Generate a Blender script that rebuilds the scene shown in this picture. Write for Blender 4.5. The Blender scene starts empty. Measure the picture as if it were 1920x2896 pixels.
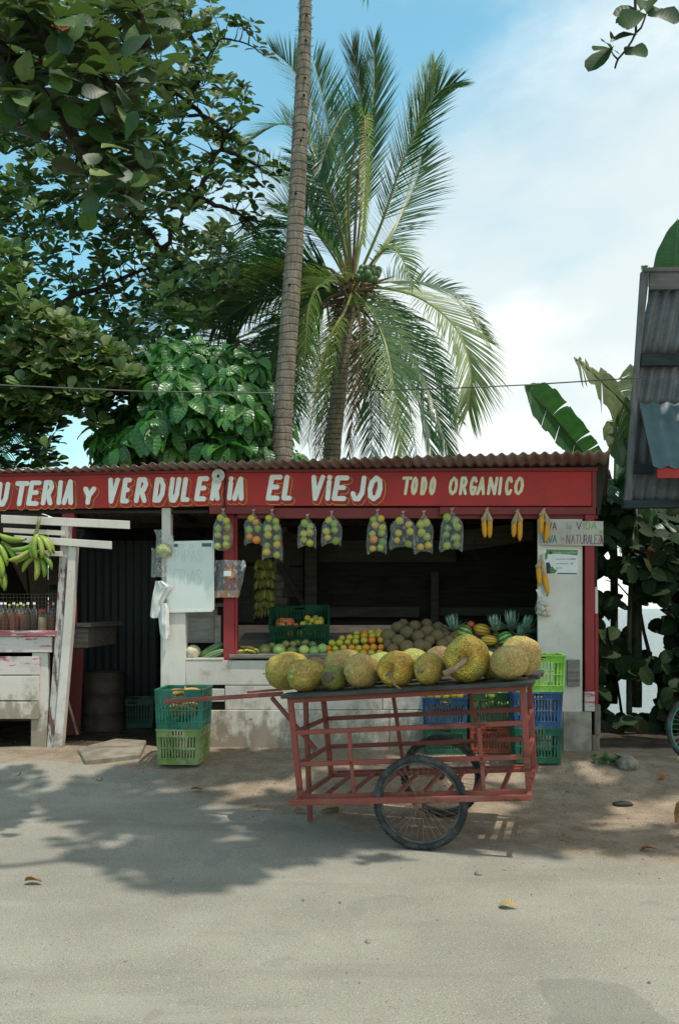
import bpy, math, random
import numpy as np
from mathutils import Vector, Matrix, noise as mnoise

random.seed(7)
R = math.radians
scn = bpy.context.scene
COL = scn.collection

# ---------------------------------------------------------------- camera
F_PX, CX, HOR, CAMH = 2400.0, 960.0, 1720.0, 1.68
cam_d = bpy.data.cameras.new('camera')
cam_d.sensor_fit = 'VERTICAL'; cam_d.sensor_height = 36.0
cam_d.lens = 36.0 * F_PX / 2896.0
cam_d.shift_y = (HOR - 1448.0) / 2896.0
cam_d.clip_start = 0.05; cam_d.clip_end = 9000.0
cam = bpy.data.objects.new('camera', cam_d); COL.objects.link(cam)
cam.location = (0, 0, CAMH); cam.rotation_euler = (R(90), 0, 0)
scn.camera = cam

# ---------------------------------------------------------------- world, sun, exposure
SUN = Vector((0.27, -0.22, 1.0)).normalized()
sun_el = math.asin(SUN.z); sun_az = math.atan2(SUN.x, SUN.y)
world = bpy.data.worlds.new('World'); scn.world = world; world.use_nodes = True
wn = world.node_tree; wn.nodes.clear()
def wnode(t, **k):
    n = wn.nodes.new(t)
    for a, b in k.items(): setattr(n, a, b)
    return n
w_out = wnode('ShaderNodeOutputWorld'); w_bg = wnode('ShaderNodeBackground'); w_bg.inputs['Strength'].default_value = 0.1
w_sky = wnode('ShaderNodeTexSky', sky_type='NISHITA', sun_disc=False, sun_elevation=sun_el, sun_rotation=sun_az,
              air_density=1.3, dust_density=0.6, ozone_density=2.2)
w_tc = wnode('ShaderNodeTexCoord'); w_map = wnode('ShaderNodeMapping')
w_map.inputs['Scale'].default_value = (1.0, 1.0, 2.1); w_map.inputs['Location'].default_value = (1.35, 0.4, 0.55)
w_map.inputs['Rotation'].default_value = (0, R(14), R(12))
wn.links.new(w_tc.outputs['Generated'], w_map.inputs['Vector'])
w_n = wnode('ShaderNodeTexNoise'); w_n.inputs['Scale'].default_value = 1.7; w_n.inputs['Detail'].default_value = 9
w_n.inputs['Roughness'].default_value = 0.56; w_n.inputs['Distortion'].default_value = 0.25
wn.links.new(w_map.outputs['Vector'], w_n.inputs['Vector'])
w_sep = wnode('ShaderNodeSeparateXYZ'); wn.links.new(w_tc.outputs['Generated'], w_sep.inputs[0])
def wmath(op, a, b=0.0, clamp=False):
    n = wnode('ShaderNodeMath', operation=op, use_clamp=clamp)
    for i, v in enumerate((a, b)):
        if isinstance(v, (int, float)): n.inputs[i].default_value = v
        else: wn.links.new(v, n.inputs[i])
    return n.outputs[0]
# white low down, broken blue higher; unseen cloud added overhead as fill light
w_ele = wmath('SUBTRACT', wmath('MULTIPLY', wmath('MINIMUM', w_sep.outputs['Z'], 0.56), 1.55), wmath('MULTIPLY', wmath('MAXIMUM', wmath('SUBTRACT', w_sep.outputs['Z'], 0.60), 0.0), 3.0))
w_xx = wmath('MULTIPLY', w_sep.outputs['X'], 1.05)
w_v = wmath('ADD', wmath('MULTIPLY', w_n.outputs['Fac'], 1.9), wmath('SUBTRACT', w_xx, w_ele))
w_v = wmath('ADD', w_v, 0.42)
w_mr = wnode('ShaderNodeMapRange', interpolation_type='SMOOTHSTEP'); wn.links.new(w_v, w_mr.inputs[0])
w_mr.inputs[1].default_value = 0.42; w_mr.inputs[2].default_value = 1.12
w_mr.inputs[3].default_value = 0.05; w_mr.inputs[4].default_value = 0.93
w_mix = wnode('ShaderNodeMix', data_type='RGBA')
wn.links.new(w_mr.outputs[0], w_mix.inputs[0]); 
w_tint = wnode('ShaderNodeMix', data_type='RGBA', blend_type='MULTIPLY'); w_tint.inputs[0].default_value = 1.0
wn.links.new(w_sky.outputs[0], w_tint.inputs[6]); w_tint.inputs[7].default_value = (0.78, 1.32, 1.12, 1)
wn.links.new(w_tint.outputs[2], w_mix.inputs[6])
w_n2 = wnode('ShaderNodeTexNoise'); w_n2.inputs['Scale'].default_value = 2.6; w_n2.inputs['Detail'].default_value = 7; w_n2.inputs['Roughness'].default_value = 0.55
wn.links.new(w_map.outputs['Vector'], w_n2.inputs['Vector']); w_m2 = wnode('ShaderNodeMapRange', interpolation_type='SMOOTHSTEP'); wn.links.new(w_n2.outputs['Fac'], w_m2.inputs[0]); w_m2.inputs[1].default_value = 0.40; w_m2.inputs[2].default_value = 0.70
w_cc = wnode('ShaderNodeMix', data_type='RGBA'); wn.links.new(w_m2.outputs[0], w_cc.inputs[0]); w_cc.inputs[6].default_value = (4.9, 5.3, 5.3, 1); w_cc.inputs[7].default_value = (8.4, 8.2, 7.55, 1)
wn.links.new(w_cc.outputs[2], w_mix.inputs[7])
wn.links.new(w_mix.outputs[2], w_bg.inputs['Color']); wn.links.new(w_bg.outputs[0], w_out.inputs[0])

sun_d = bpy.data.lights.new('sun', 'SUN'); sun_d.energy = 2.25; sun_d.angle = R(0.8); sun_d.color = (1.0, 0.93, 0.82)
sun = bpy.data.objects.new('sun', sun_d); COL.objects.link(sun)
sun.rotation_euler = (-SUN).to_track_quat('-Z', 'Y').to_euler(); sun.location = (3, -3, 12)
scn.view_settings.view_transform = 'Standard'; scn.view_settings.look = 'None'
scn.view_settings.gamma = 1.0; scn.view_settings.use_curve_mapping = False
scn.view_settings.exposure = 0.83

# ---------------------------------------------------------------- helpers
def P(px, py, Y):
    return Vector(((px - CX) / F_PX * Y, Y, CAMH - (py - HOR) / F_PX * Y))
def proj(p):
    return (CX + p[0] / p[1] * F_PX, HOR - (p[2] - CAMH) / p[1] * F_PX)
def unproj(Mi, px, py, val, axis=1):
    c = Mi @ Vector((0, 0, CAMH)); d = Mi.to_3x3() @ Vector(((px - CX) / F_PX, 1.0, -(py - HOR) / F_PX))
    t = (val - c[axis]) / d[axis]
    return c + d * t
def smooth(a, b, x):
    t = min(1.0, max(0.0, (x - a) / (b - a))); return t * t * (3 - 2 * t)
def nz(x, y, z=0.0, s=1.0): return mnoise.noise(Vector((x * s, y * s, z * s)))

def tag(o, label=None, cat=None, group=None, kind=None):
    if label: o['label'] = label
    if cat: o['category'] = cat
    if group: o['group'] = group
    if kind: o['kind'] = kind
    return o
def thing(name, label, cat, loc=(0, 0, 0), rot=(0, 0, 0), group=None):
    o = bpy.data.objects.new(name, None); COL.objects.link(o)
    o.empty_display_size = 0.1; o.location = loc; o.rotation_euler = rot
    return tag(o, label, cat, group)
def link_mesh(name, me, parent=None, loc=None, rot=None, scale=None, mtx=None):
    o = bpy.data.objects.new(name, me); COL.objects.link(o)
    if parent: o.parent = parent
    if mtx is not None: o.matrix_local = mtx
    if loc is not None: o.location = loc
    if rot is not None: o.rotation_euler = rot
    if scale is not None: o.scale = scale if hasattr(scale, '__len__') else (scale,) * 3
    return o
def kids(o): return [c for c in bpy.data.objects if c.parent == o]
def copy_tree(o, ch=None, parent=None):
    c = o.copy(); COL.objects.link(c); c.parent = parent
    for k in (ch if ch is not None else kids(o)):
        if isinstance(k, tuple): copy_tree(k[0], k[1], c)
        else: copy_tree(k, [], c)
    return c

class MB:
    def __init__(s): s.v = []; s.f = []; s.m = []; s.uv = []; s.rn = []
    def add(s, vs, fs, m=0, uvs=None, rn=0.5):
        b = len(s.v); s.v.extend([tuple(v) for v in vs])
        for i, f in enumerate(fs):
            s.f.append(tuple(b + k for k in f)); s.m.append(m); s.rn.append(rn)
            s.uv.append([uvs[k] for k in f] if uvs else None)
    def box(s, x0, x1, y0, y1, z0, z1, m=0, j=0.0, rn=0.5):
        vs = [(x, y, z) for z in (z0, z1) for y in (y0, y1) for x in (x0, x1)]
        if j: vs = [tuple(c + random.uniform(-j, j) for c in v) for v in vs]
        s.add(vs, [(0, 2, 3, 1), (4, 5, 7, 6), (0, 1, 5, 4), (2, 6, 7, 3), (0, 4, 6, 2), (1, 3, 7, 5)], m, rn=rn)
        return s
    def bar(s, p, q, w, h, up=(0, 0, 1), m=0, rn=0.5, taper=1.0):
        p = Vector(p); q = Vector(q); d = (q - p).normalized(); u = Vector(up)
        sd = d.cross(u)
        if sd.length < 1e-4: sd = d.cross(Vector((0, 1, 0)))
        sd.normalize(); u = sd.cross(d).normalized()
        vs = []
        for c, k in ((p, 1.0), (q, taper)):
            for a, b in ((-1, -1), (1, -1), (1, 1), (-1, 1)):
                vs.append(c + sd * (a * w / 2 * k) + u * (b * h / 2 * k))
        s.add(vs, [(0, 1, 2, 3), (7, 6, 5, 4), (0, 4, 5, 1), (1, 5, 6, 2), (2, 6, 7, 3), (3, 7, 4, 0)], m, rn=rn)
        return s
    def tube(s, pts, rad, n=6, m=0, cap=True, rn=0.5):
        pts = [Vector(p) for p in pts]; L = len(pts)
        if not hasattr(rad, '__len__'): rad = [rad] * L
        t = (pts[1] - pts[0]).normalized()
        a = t.cross(Vector((0, 0, 1)))
        if a.length < 0.1: a = t.cross(Vector((1, 0, 0)))
        a.normalize(); vs = []; uvs = []
        ln = 0
        for i, p in enumerate(pts):
            if i: ln += (pts[i] - pts[i - 1]).length
            t = (pts[min(i + 1, L - 1)] - pts[max(i - 1, 0)]).normalized()
            a = (a - t * a.dot(t)).normalized(); b = t.cross(a)
            for k in range(n):
                g = 2 * math.pi * k / n
                vs.append(p + (a * math.cos(g) + b * math.sin(g)) * rad[i]); uvs.append((k / n, ln))
        fs = []
        for i in range(L - 1):
            for k in range(n):
                k2 = (k + 1) % n
                fs.append((i * n + k, i * n + k2, (i + 1) * n + k2, (i + 1) * n + k))
        if cap: fs.append(tuple(range(n - 1, -1, -1))); fs.append(tuple((L - 1) * n + k for k in range(n)))
        s.add(vs, fs, m, uvs, rn); return s
    def lathe(s, prof, n=16, mtx=None, m=0, rn=0.5, wob=None):
        vs = []; uvs = []; L = len(prof)
        for i, (r, z) in enumerate(prof):
            for k in range(n):
                g = 2 * math.pi * k / n
                v = Vector((r * math.cos(g), r * math.sin(g), z))
                if wob: v = wob(v, g, i)
                vs.append(mtx @ v if mtx is not None else v); uvs.append((k / n, i / (L - 1)))
        fs = []
        for i in range(L - 1):
            for k in range(n):
                k2 = (k + 1) % n
                fs.append((i * n + k, i * n + k2, (i + 1) * n + k2, (i + 1) * n + k))
        s.add(vs, fs, m, uvs, rn); return s
    def ell(s, c, r, nu=12, nv=8, mtx=None, m=0, rn=0.5, fn=None):
        if not hasattr(r, '__len__'): r = (r, r, r)
        c = Vector(c); vs = []; fs = []; uvs = []
        for i in range(nv + 1):
            th = math.pi * i / nv
            for k in range(nu):
                g = 2 * math.pi * k / nu
                d = Vector((math.sin(th) * math.cos(g), math.sin(th) * math.sin(g), math.cos(th)))
                q = 1.0 if fn is None else fn(d)
                v = Vector((d.x * r[0], d.y * r[1], d.z * r[2])) * q
                if mtx is not None: v = mtx @ v
                vs.append(c + v); uvs.append((k / nu, i / nv))
        for i in range(nv):
            for k in range(nu):
                k2 = (k + 1) % nu
                fs.append((i * nu + k, (i + 1) * nu + k, (i + 1) * nu + k2, i * nu + k2))
        s.add(vs, fs, m, uvs, rn); return s
    def mesh(s, name, mats, smooth_=False):
        me = bpy.data.meshes.new(name); me.from_pydata(s.v, [], s.f)
        if not isinstance(mats, (list, tuple)): mats = [mats]
        for m_ in mats: me.materials.append(m_)
        me.polygons.foreach_set('material_index', s.m)
        if smooth_: me.polygons.foreach_set('use_smooth', [True] * len(s.f))
        if any(u is not None for u in s.uv):
            ul = me.uv_layers.new(name='UVMap'); flat = []
            for f, u in zip(s.f, s.uv):
                for k in range(len(f)): flat.extend(u[k] if u else (0.0, 0.0))
            ul.data.foreach_set('uv', flat)
        at = me.attributes.new('rnd', 'FLOAT', 'FACE'); at.data.foreach_set('value', s.rn)
        me.validate(); me.update(); return me
    def build(s, name, mats, parent=None, smooth_=False, **k):
        return link_mesh(name, s.mesh(name, mats, smooth_), parent, **k)

# ---------------------------------------------------------------- materials
class NT:
    def __init__(s, name):
        s.mat = bpy.data.materials.new(name); s.mat.use_nodes = True; s.t = s.mat.node_tree; s.t.nodes.clear()
        s.out = s.n('ShaderNodeOutputMaterial'); s.b = s.n('ShaderNodeBsdfPrincipled')
        s.l(s.b.outputs[0], s.out.inputs[0])
    def n(s, t, **k):
        x = s.t.nodes.new(t)
        for a, b in k.items(): setattr(x, a, b)
        return x
    def l(s, a, b): s.t.links.new(a, b)
    def put(s, sock, v):
        if isinstance(v, (int, float)): sock.default_value = v
        elif isinstance(v, (tuple, list)): sock.default_value = (*v[:3], 1.0) if sock.type == 'RGBA' else v[:3]
        else: s.l(v, sock)
    def co(s, which='Object', scale=None, rot=None):
        tc = s.n('ShaderNodeTexCoord').outputs[which]
        if scale is None: return tc
        mp = s.n('ShaderNodeMapping'); mp.inputs['Scale'].default_value = scale if hasattr(scale, '__len__') else (scale,) * 3
        if rot: mp.inputs['Rotation'].default_value = rot
        s.l(tc, mp.inputs[0]); return mp.outputs[0]
    def noise(s, vec, scale, detail=4, rough=0.55, dist=0.0, out='Fac'):
        x = s.n('ShaderNodeTexNoise'); s.l(vec, x.inputs['Vector']); x.inputs['Scale'].default_value = scale
        x.inputs['Detail'].default_value = detail; x.inputs['Roughness'].default_value = rough; x.inputs['Distortion'].default_value = dist
        return x.outputs[out]
    def vor(s, vec, scale, feature='F1', out='Distance', rnd=1.0):
        x = s.n('ShaderNodeTexVoronoi', feature=feature); s.l(vec, x.inputs['Vector']); x.inputs['Scale'].default_value = scale
        x.inputs['Randomness'].default_value = rnd
        return x.outputs[out]
    def mr(s, v, a, b, c=0.0, d=1.0, sm=True):
        x = s.n('ShaderNodeMapRange', interpolation_type='SMOOTHSTEP' if sm else 'LINEAR')
        s.put(x.inputs[0], v)
        for i, q in enumerate((a, b, c, d)): s.put(x.inputs[i + 1], q)
        return x.outputs[0]
    def mix(s, f, a, b, mode='MIX'):
        x = s.n('ShaderNodeMix', data_type='RGBA', blend_type=mode)
        s.put(x.inputs[0], f); s.put(x.inputs[6], a); s.put(x.inputs[7], b); return x.outputs[2]
    def math(s, op, a, b=0.0, clamp=False):
        x = s.n('ShaderNodeMath', operation=op, use_clamp=clamp); s.put(x.inputs[0], a); s.put(x.inputs[1], b); return x.outputs[0]
    def bump(s, h, strength=0.3, dist=0.01, normal=None):
        x = s.n('ShaderNodeBump'); x.inputs['Strength'].default_value = strength; x.inputs['Distance'].default_value = dist
        s.l(h, x.inputs['Height'])
        if normal is not None: s.l(normal, x.inputs['Normal'])
        return x.outputs[0]
    def attr(s, name, out='Fac'):
        x = s.n('ShaderNodeAttribute'); x.attribute_name = name; return x.outputs[out]
    def set(s, **k):
        for a, v in k.items():
            nm = {'color': 'Base Color', 'rough': 'Roughness', 'metal': 'Metallic', 'normal': 'Normal', 'alpha': 'Alpha',
                  'trans': 'Transmission Weight', 'ior': 'IOR', 'spec': 'Specular IOR Level', 'coat': 'Coat Weight'}[a]
            s.put(s.b.inputs[nm], v)
        return s

def m_paint(name, paint, under, wear=0.42, axis=0, dirt=(0.13, 0.10, 0.075), dirtamt=0.6, rough=0.62, paint2=None, band=0.06, splash=None):
    """weathered painted timber: paint worn to wood along the grain, grime blotches, nail-size specks"""
    t = NT(name)
    sc = [9.0, 9.0, 9.0]; sc[axis] = 1.3
    v = t.co('Object', sc); o = t.co('Object')
    g = t.noise(v, 3.0, 6, 0.65); g2 = t.noise(o, 2.3, 5, 0.6)
    w = t.math('ADD', t.math('MULTIPLY', g, 0.6), t.math('MULTIPLY', g2, 0.4))
    wf = t.mr(w, 1 - wear - 0.0, 1 - wear + band)
    p = t.mix(t.mr(t.noise(o, 1.4, 4), 0.35, 0.7), paint, paint2 or tuple(c * 0.82 for c in paint))
    wood = t.mix(t.noise(v, 14.0, 3), tuple(c * 0.6 for c in under), tuple(c * 1.25 for c in under))
    c = t.mix(wf, p, wood)
    df = t.math('MULTIPLY', t.mr(t.noise(o, 3.7, 6, 0.65), 0.5, 0.78), dirtamt)
    c = t.mix(df, c, dirt)
    sp = t.mr(t.vor(o, 9.0), 0.035, 0.06, 1.0, 0.0)
    c = t.mix(t.math('MULTIPLY', sp, 0.6), c, (0.05, 0.035, 0.03))
    if splash:      # mud thrown up from the ground: speckled, thinning out by height
        sx = t.n('ShaderNodeSeparateXYZ'); t.l(o, sx.inputs[0]); hgt = t.mr(sx.outputs[2], splash[0], splash[1], 1.0, 0.0, False)
        mud = t.mr(t.math('ADD', t.noise(t.co('Object', (1, 1, .6)), 7.0, 8, .72), t.math('MULTIPLY', hgt, .42)), .66, .86, 0, .8); c = t.mix(mud, c, (0.27, 0.205, 0.14))
        nl = t.mr(t.vor(o, 5.2), 0.045, 0.06, 1.0, 0.0); c = t.mix(t.math('MULTIPLY', nl, .85), c, (0.03, 0.02, 0.016))
        stk = t.mr(t.noise(t.co('Object', (14, 14, .9)), 2.0, 6, .7), .56, .74, 0, .42); c = t.mix(stk, c, (0.32, 0.27, 0.21))
    c = t.mix(0.35, c, t.mix(t.noise(v, 22.0, 4, 0.7), (0.3, 0.3, 0.3), (1, 1, 1)), 'MULTIPLY')
    h = t.math('SUBTRACT', t.noise(v, 20.0, 4), t.math('MULTIPLY', wf, 0.5))
    t.set(color=c, rough=rough, normal=t.bump(h, 0.5, 0.004), spec=0.3)
    return t.mat
def m_wood(name, a, b, axis=0, rough=0.8, sc=10.0):
    t = NT(name); s = [sc] * 3; s[axis] = sc * 0.1
    v = t.co('Object', s); g = t.noise(v, 2.5, 7, 0.65)
    c = t.mix(t.mr(g, 0.3, 0.7), a, b); c = t.mix(t.mr(t.noise(t.co(), 3.0, 4), 0.5, 0.8, 0, 0.6), c, tuple(x * 0.5 for x in a))
    t.set(color=c, rough=rough, normal=t.bump(g, 0.5, 0.006), spec=0.25); return t.mat
def m_var(name, a, b, scale=8.0, rough=0.5, bump=0.2, bs=60.0, spec=0.5, lo=0.35, hi=0.65, dist=0.002, rnd=0.0, coat=0.0):
    t = NT(name); o = t.co('Object')
    c = t.mix(t.mr(t.noise(o, scale, 5), lo, hi), a, b)
    if rnd:
        r = t.n('ShaderNodeObjectInfo').outputs['Random']
        hs = t.n('ShaderNodeHueSaturation'); t.l(c, hs.inputs['Color'])
        t.l(t.mr(r, 0, 1, 0.5 - rnd, 0.5 + rnd * 0.6, False), hs.inputs['Hue'])
        t.l(t.mr(r, 0, 1, 1 + rnd * 4, 1 - rnd * 5, False), hs.inputs['Value']); c = hs.outputs[0]
    t.set(color=c, rough=rough, spec=spec, coat=coat)
    if bump: t.set(normal=t.bump(t.noise(o, bs, 3), bump, dist))
    return t.mat
def m_leaf(name, cols, rough=0.38, veins=7.0, trans=0.3, spec=0.5, veinamt=0.5, under=None):
    """leaf: colour by the per-leaf 'rnd' value, side veins from UV, thin translucency"""
    t = NT(name); rn = t.attr('rnd')
    cr = t.n('ShaderNodeValToRGB'); t.l(rn, cr.inputs[0]); el = cr.color_ramp.elements
    el[0].position = cols[0][0]; el[0].color = (*cols[0][1], 1); el[1].position = cols[-1][0]; el[1].color = (*cols[-1][1], 1)
    for p_, c_ in cols[1:-1]:
        e = el.new(p_); e.color = (*c_, 1)
    uv = t.n('ShaderNodeSeparateXYZ'); t.l(t.co('UV'), uv.inputs[0])
    du = t.math('ABSOLUTE', t.math('SUBTRACT', uv.outputs[0], 0.5))
    ph = t.math('SUBTRACT', t.math('MULTIPLY', uv.outputs[1], veins), t.math('MULTIPLY', du, 2.2))
    w = t.math('ABSOLUTE', t.math('SUBTRACT', t.math('FRACT', ph), 0.5))
    vein = t.mr(w, 0.0, 0.10, 1.0, 0.0)
    mid = t.mr(du, 0.0, 0.035, 1.0, 0.0); vm = t.math('MAXIMUM', vein, mid)
    c = t.mix(0.5, cr.outputs[0], t.mix(t.mr(t.noise(t.co('Object'), 9.0, 4), 0.3, 0.7), (0.62, 0.62, 0.55), (1.25, 1.2, 1.1)), 'MULTIPLY')
    c = t.mix(t.math('MULTIPLY', vm, 0.35 * veinamt), c, (0.22, 0.30, 0.12))
    if under is not None: 
        bf = t.n('ShaderNodeNewGeometry').outputs['Backfacing']; c = t.mix(bf, c, t.mix(0.5, c, under))
    t.set(color=c, rough=rough, spec=spec, normal=t.bump(w, 0.6 * veinamt, 0.008))
    if trans:
        tr = t.n('ShaderNodeBsdfTranslucent'); t.l(t.mix(1.0, c, (1.1, 1.7, 0.6), 'MULTIPLY'), tr.inputs[0])
        ms = t.n('ShaderNodeMixShader'); ms.inputs[0].default_value = trans
        t.l(t.b.outputs[0], ms.inputs[1]); t.l(tr.outputs[0], ms.inputs[2]); t.l(ms.outputs[0], t.out.inputs[0])
    return t.mat
def m_plastic(name, a, rough=0.42, dirt=(0.10, 0.085, 0.06), amt=0.5, fade=None):
    t = NT(name); o = t.co()
    c = t.mix(t.mr(t.noise(o, 5.0, 4), 0.35, 0.7), a, fade or tuple(min(1, x * 1.25 + 0.02) for x in a))
    c = t.mix(t.mr(t.noise(o, 11.0, 6, 0.7), 0.5, 0.75, 0.0, amt), c, dirt)
    t.set(color=c, rough=rough, spec=0.4, normal=t.bump(t.noise(o, 70.0, 3), 0.12, 0.001)); return t.mat
def m_film(name, tint=(0.9, 0.92, 0.92), opaq=0.12, wrinkle=26.0, edge=0.28):
    """thin clear plastic film: mostly see-through with wrinkles that catch light"""
    t = NT(name); o = t.co('Object', (1, 1, 0.45))
    w = t.noise(o, wrinkle, 5, 0.6, 1.2); nrm = t.bump(w, 1.0, 0.02)
    tr = t.n('ShaderNodeBsdfTransparent'); tr.inputs[0].default_value = (0.97, 0.98, 0.98, 1)
    t.set(color=tint, rough=0.18, spec=0.9, normal=nrm)
    lw = t.n('ShaderNodeLayerWeight'); lw.inputs[0].default_value = 0.35; t.l(nrm, lw.inputs[1])
    f = t.math('ADD', t.math('MULTIPLY', lw.outputs['Facing'], edge), t.mr(w, 0.5, 0.72, opaq * 0.35, opaq * 2.2), True)
    ms = t.n('ShaderNodeMixShader'); t.l(f, ms.inputs[0]); t.l(tr.outputs[0], ms.inputs[1]); t.l(t.b.outputs[0], ms.inputs[2])
    t.l(ms.outputs[0], t.out.inputs[0]); return t.mat
def m_flat(name, c, rough=0.6, var=0.12):
    t = NT(name); o = t.co()
    t.set(color=t.mix(t.mr(t.noise(o, 30.0, 5, 0.7), 0.3, 0.7), tuple(x * (1 - var) for x in c), tuple(min(1, x * (1 + var)) for x in c)), rough=rough, spec=0.3)
    return t.mat

WHITE_H = m_paint('white_paint_boards', (0.76, 0.70, 0.615), (0.40, 0.34, 0.28), 0.38, 0, paint2=(0.60, 0.53, 0.45), dirtamt=0.85, dirt=(0.24, 0.20, 0.16), splash=(.2, .95))
WHITE_V = m_paint('white_paint_posts', (0.80, 0.745, 0.665), (0.38, 0.31, 0.25), 0.38, 2, dirtamt=0.35, splash=(.1, .8))
WHITE_FL = m_paint('flaking_white_paint', (0.66, 0.63, 0.60), (0.20, 0.10, 0.08), 0.50, 2, dirtamt=0.5)
WHITE_CL = m_paint('clean_white_paint', (0.82, 0.77, 0.69), (0.50, 0.44, 0.37), 0.30, 2, dirtamt=0.18, splash=(.1, .9))
PINKISH = m_paint('pinkish_white_boards', (0.74, 0.655, 0.62), (0.56, 0.12, 0.13), 0.46, 0, dirtamt=0.4, band=0.03)
REDRIM = m_paint('worn_red_rim', (0.50, 0.15, 0.17), (0.72, 0.60, 0.57), 0.50, 0, dirtamt=0.3, band=0.03)
RED_H = m_paint('red_paint_boards', (0.56, 0.038, 0.032), (0.34, 0.08, 0.06), 0.40, 0, paint2=(0.38, 0.034, 0.030), dirtamt=0.6, dirt=(0.20, 0.06, 0.045), rough=0.5)
RED_B = m_paint('dull_red_beam', (0.27, 0.050, 0.048), (0.20, 0.07, 0.06), 0.42, 0, dirtamt=0.4, dirt=(0.1, 0.05, 0.04))
RED_V = m_paint('red_paint_posts', (0.38, 0.045, 0.05), (0.50, 0.36, 0.35), 0.33, 2, dirtamt=0.4, dirt=(0.12, 0.05, 0.045), band=0.03)
RED_DK = m_paint('dark_red_timber', (0.16, 0.035, 0.032), (0.10, 0.05, 0.04), 0.4, 2, dirtamt=0.5)
GREYW_H = m_wood('grey_weathered_wood', (0.12, 0.105, 0.09), (0.27, 0.25, 0.22), 0)
GREYW_V = m_wood('grey_weathered_wood_upright', (0.14, 0.11, 0.09), (0.30, 0.25, 0.20), 2)
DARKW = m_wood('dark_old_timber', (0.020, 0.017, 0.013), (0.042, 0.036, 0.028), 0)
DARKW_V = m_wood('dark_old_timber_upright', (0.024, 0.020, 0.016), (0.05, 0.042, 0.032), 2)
OLIVEW = m_wood('olive_grey_boards', (0.055, 0.052, 0.041), (0.09, 0.085, 0.068), 0)
PINKW = m_wood('pink_brown_boards', (0.40, 0.25, 0.20), (0.60, 0.42, 0.34), 0)
TABLEW = m_wood('tar_dark_planks', (0.022, 0.022, 0.021), (0.085, 0.08, 0.07), 0, 0.6)
CONC = m_var('stained_concrete', (0.22, 0.20, 0.17), (0.40, 0.37, 0.32), 5.0, 0.9, 0.5, 40.0, 0.2)

# ================================================================ GROUND, SEA
def gh(x, y):
    z = 0.21 * smooth(6.9, 8.75, y + 0.25 * nz(x, 3.1, 0, 0.6)) + 0.012 * nz(x, y, 1.0, 0.9) * smooth(5, 7, y)
    z += 0.02 * smooth(6.6, 8, y) * nz(x, y, 7.0, 2.3)
    z += 0.07 * math.exp(-((x - 2.35) ** 2) / 0.5 - ((y - 8.1) ** 2) / 0.18)
    s = smooth(11.3, 17.0, y)
    return z * (1 - s) - 1.7 * s
def G(px, py, dz=0.0):
    d = Vector(((px - CX) / F_PX, 1.0, -(py - HOR) / F_PX)); Y = 6.0
    for _ in range(30):
        Y = (CAMH - gh(d.x * Y, Y)) / max(0.02, -d.z)
    return Vector((d.x * Y, Y, gh(d.x * Y, Y) + dz))
def pt_poly(x, y, pg):
    ins = False; n = len(pg); best = 1e9
    for i in range(n):
        x1, y1 = pg[i]; x2, y2 = pg[(i + 1) % n]
        if (y1 > y) != (y2 > y) and x < (x2 - x1) * (y - y1) / (y2 - y1) + x1: ins = not ins
        dx, dy = x2 - x1, y2 - y1; t = max(0, min(1, ((x - x1) * dx + (y - y1) * dy) / (dx * dx + dy * dy + 1e-9)))
        best = min(best, math.hypot(x - x1 - t * dx, y - y1 - t * dy))
    return best if ins else -best
def lerp_tab(tab, x):
    if x <= tab[0][0]: return tab[0][1]
    for (a, b), (c, d) in zip(tab, tab[1:]):
        if x <= c: return b + (d - b) * (x - a) / (c - a)
    return tab[-1][1]
xs = [-900, -300, -120, -60, -30, -18, -12, -9, -7, -6] + [-5.2 + 0.075 * i for i in range(140)] + [5.6, 6.5, 8, 11, 16, 28, 60, 140, 400, 900]
ys = [-400, -120, -40, -15, -6, -2, 0, 1.2, 2.2] + [2.9 + 0.07 * i for i in range(112)] + [11.2, 11.8, 12.5, 13.4, 14.5, 16, 18, 22, 30]
Yb = [(-5, 8.5), (-2.6, 8.25), (-1.7, 8.0), (-1.2, 7.5), (0, 6.55), (0.6, 6.05), (1.6, 5.75), (3, 5.6), (8, 5.3)]
stain = [(P(x, y, 1)[0] * (CAMH / ((y - HOR) / F_PX)), CAMH / ((y - HOR) / F_PX)) for x, y in
         ((1488, 2772), (1580, 2768), (1700, 2772), (1788, 2800), (1850, 2850), (1950, 2930), (1540, 2930), (1560, 2860), (1530, 2800))]
mb = MB(); NX = len(xs)
a_d, a_s, a_st = [], [], []
for y in ys:
    for x in xs:
        mb.v.append((x, y, gh(x, y)))
        yb = lerp_tab(Yb, x) + 0.25 * nz(x, y, 3.0, 0.8); a_d.append(smooth(yb - 0.7, yb + 0.6, y))
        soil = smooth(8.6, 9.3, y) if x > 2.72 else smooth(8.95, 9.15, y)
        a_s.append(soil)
        a_st.append(0.5 + 0.5 * max(-1, min(1, pt_poly(x, y, stain) / 0.12)) if y < 4.6 and x > 0 else 0.0)
for j in range(len(ys) - 1):
    for i in range(NX - 1):
        mb.f.append((j * NX + i, j * NX + i + 1, (j + 1) * NX + i + 1, (j + 1) * NX + i)); mb.m.append(0); mb.rn.append(0.5); mb.uv.append(None)
t = NT('road_and_dirt'); o = t.co('Object')
dirt = t.mr(t.math('ADD', t.attr('dirt'), t.math('MULTIPLY', t.math('SUBTRACT', t.noise(o, 5.0, 6, 0.65), 0.5), 0.9)), 0.3, 0.7)
soil = t.mr(t.math('ADD', t.attr('soil'), t.math('MULTIPLY', t.math('SUBTRACT', t.noise(o, 6.0, 6, 0.65), 0.5), 0.6)), 0.35, 0.65)
stn = t.mr(t.math('ADD', t.attr('stain'), t.math('MULTIPLY', t.math('SUBTRACT', t.noise(o, 7.0, 5), 0.5), 0.5)), 0.45, 0.53)
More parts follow.
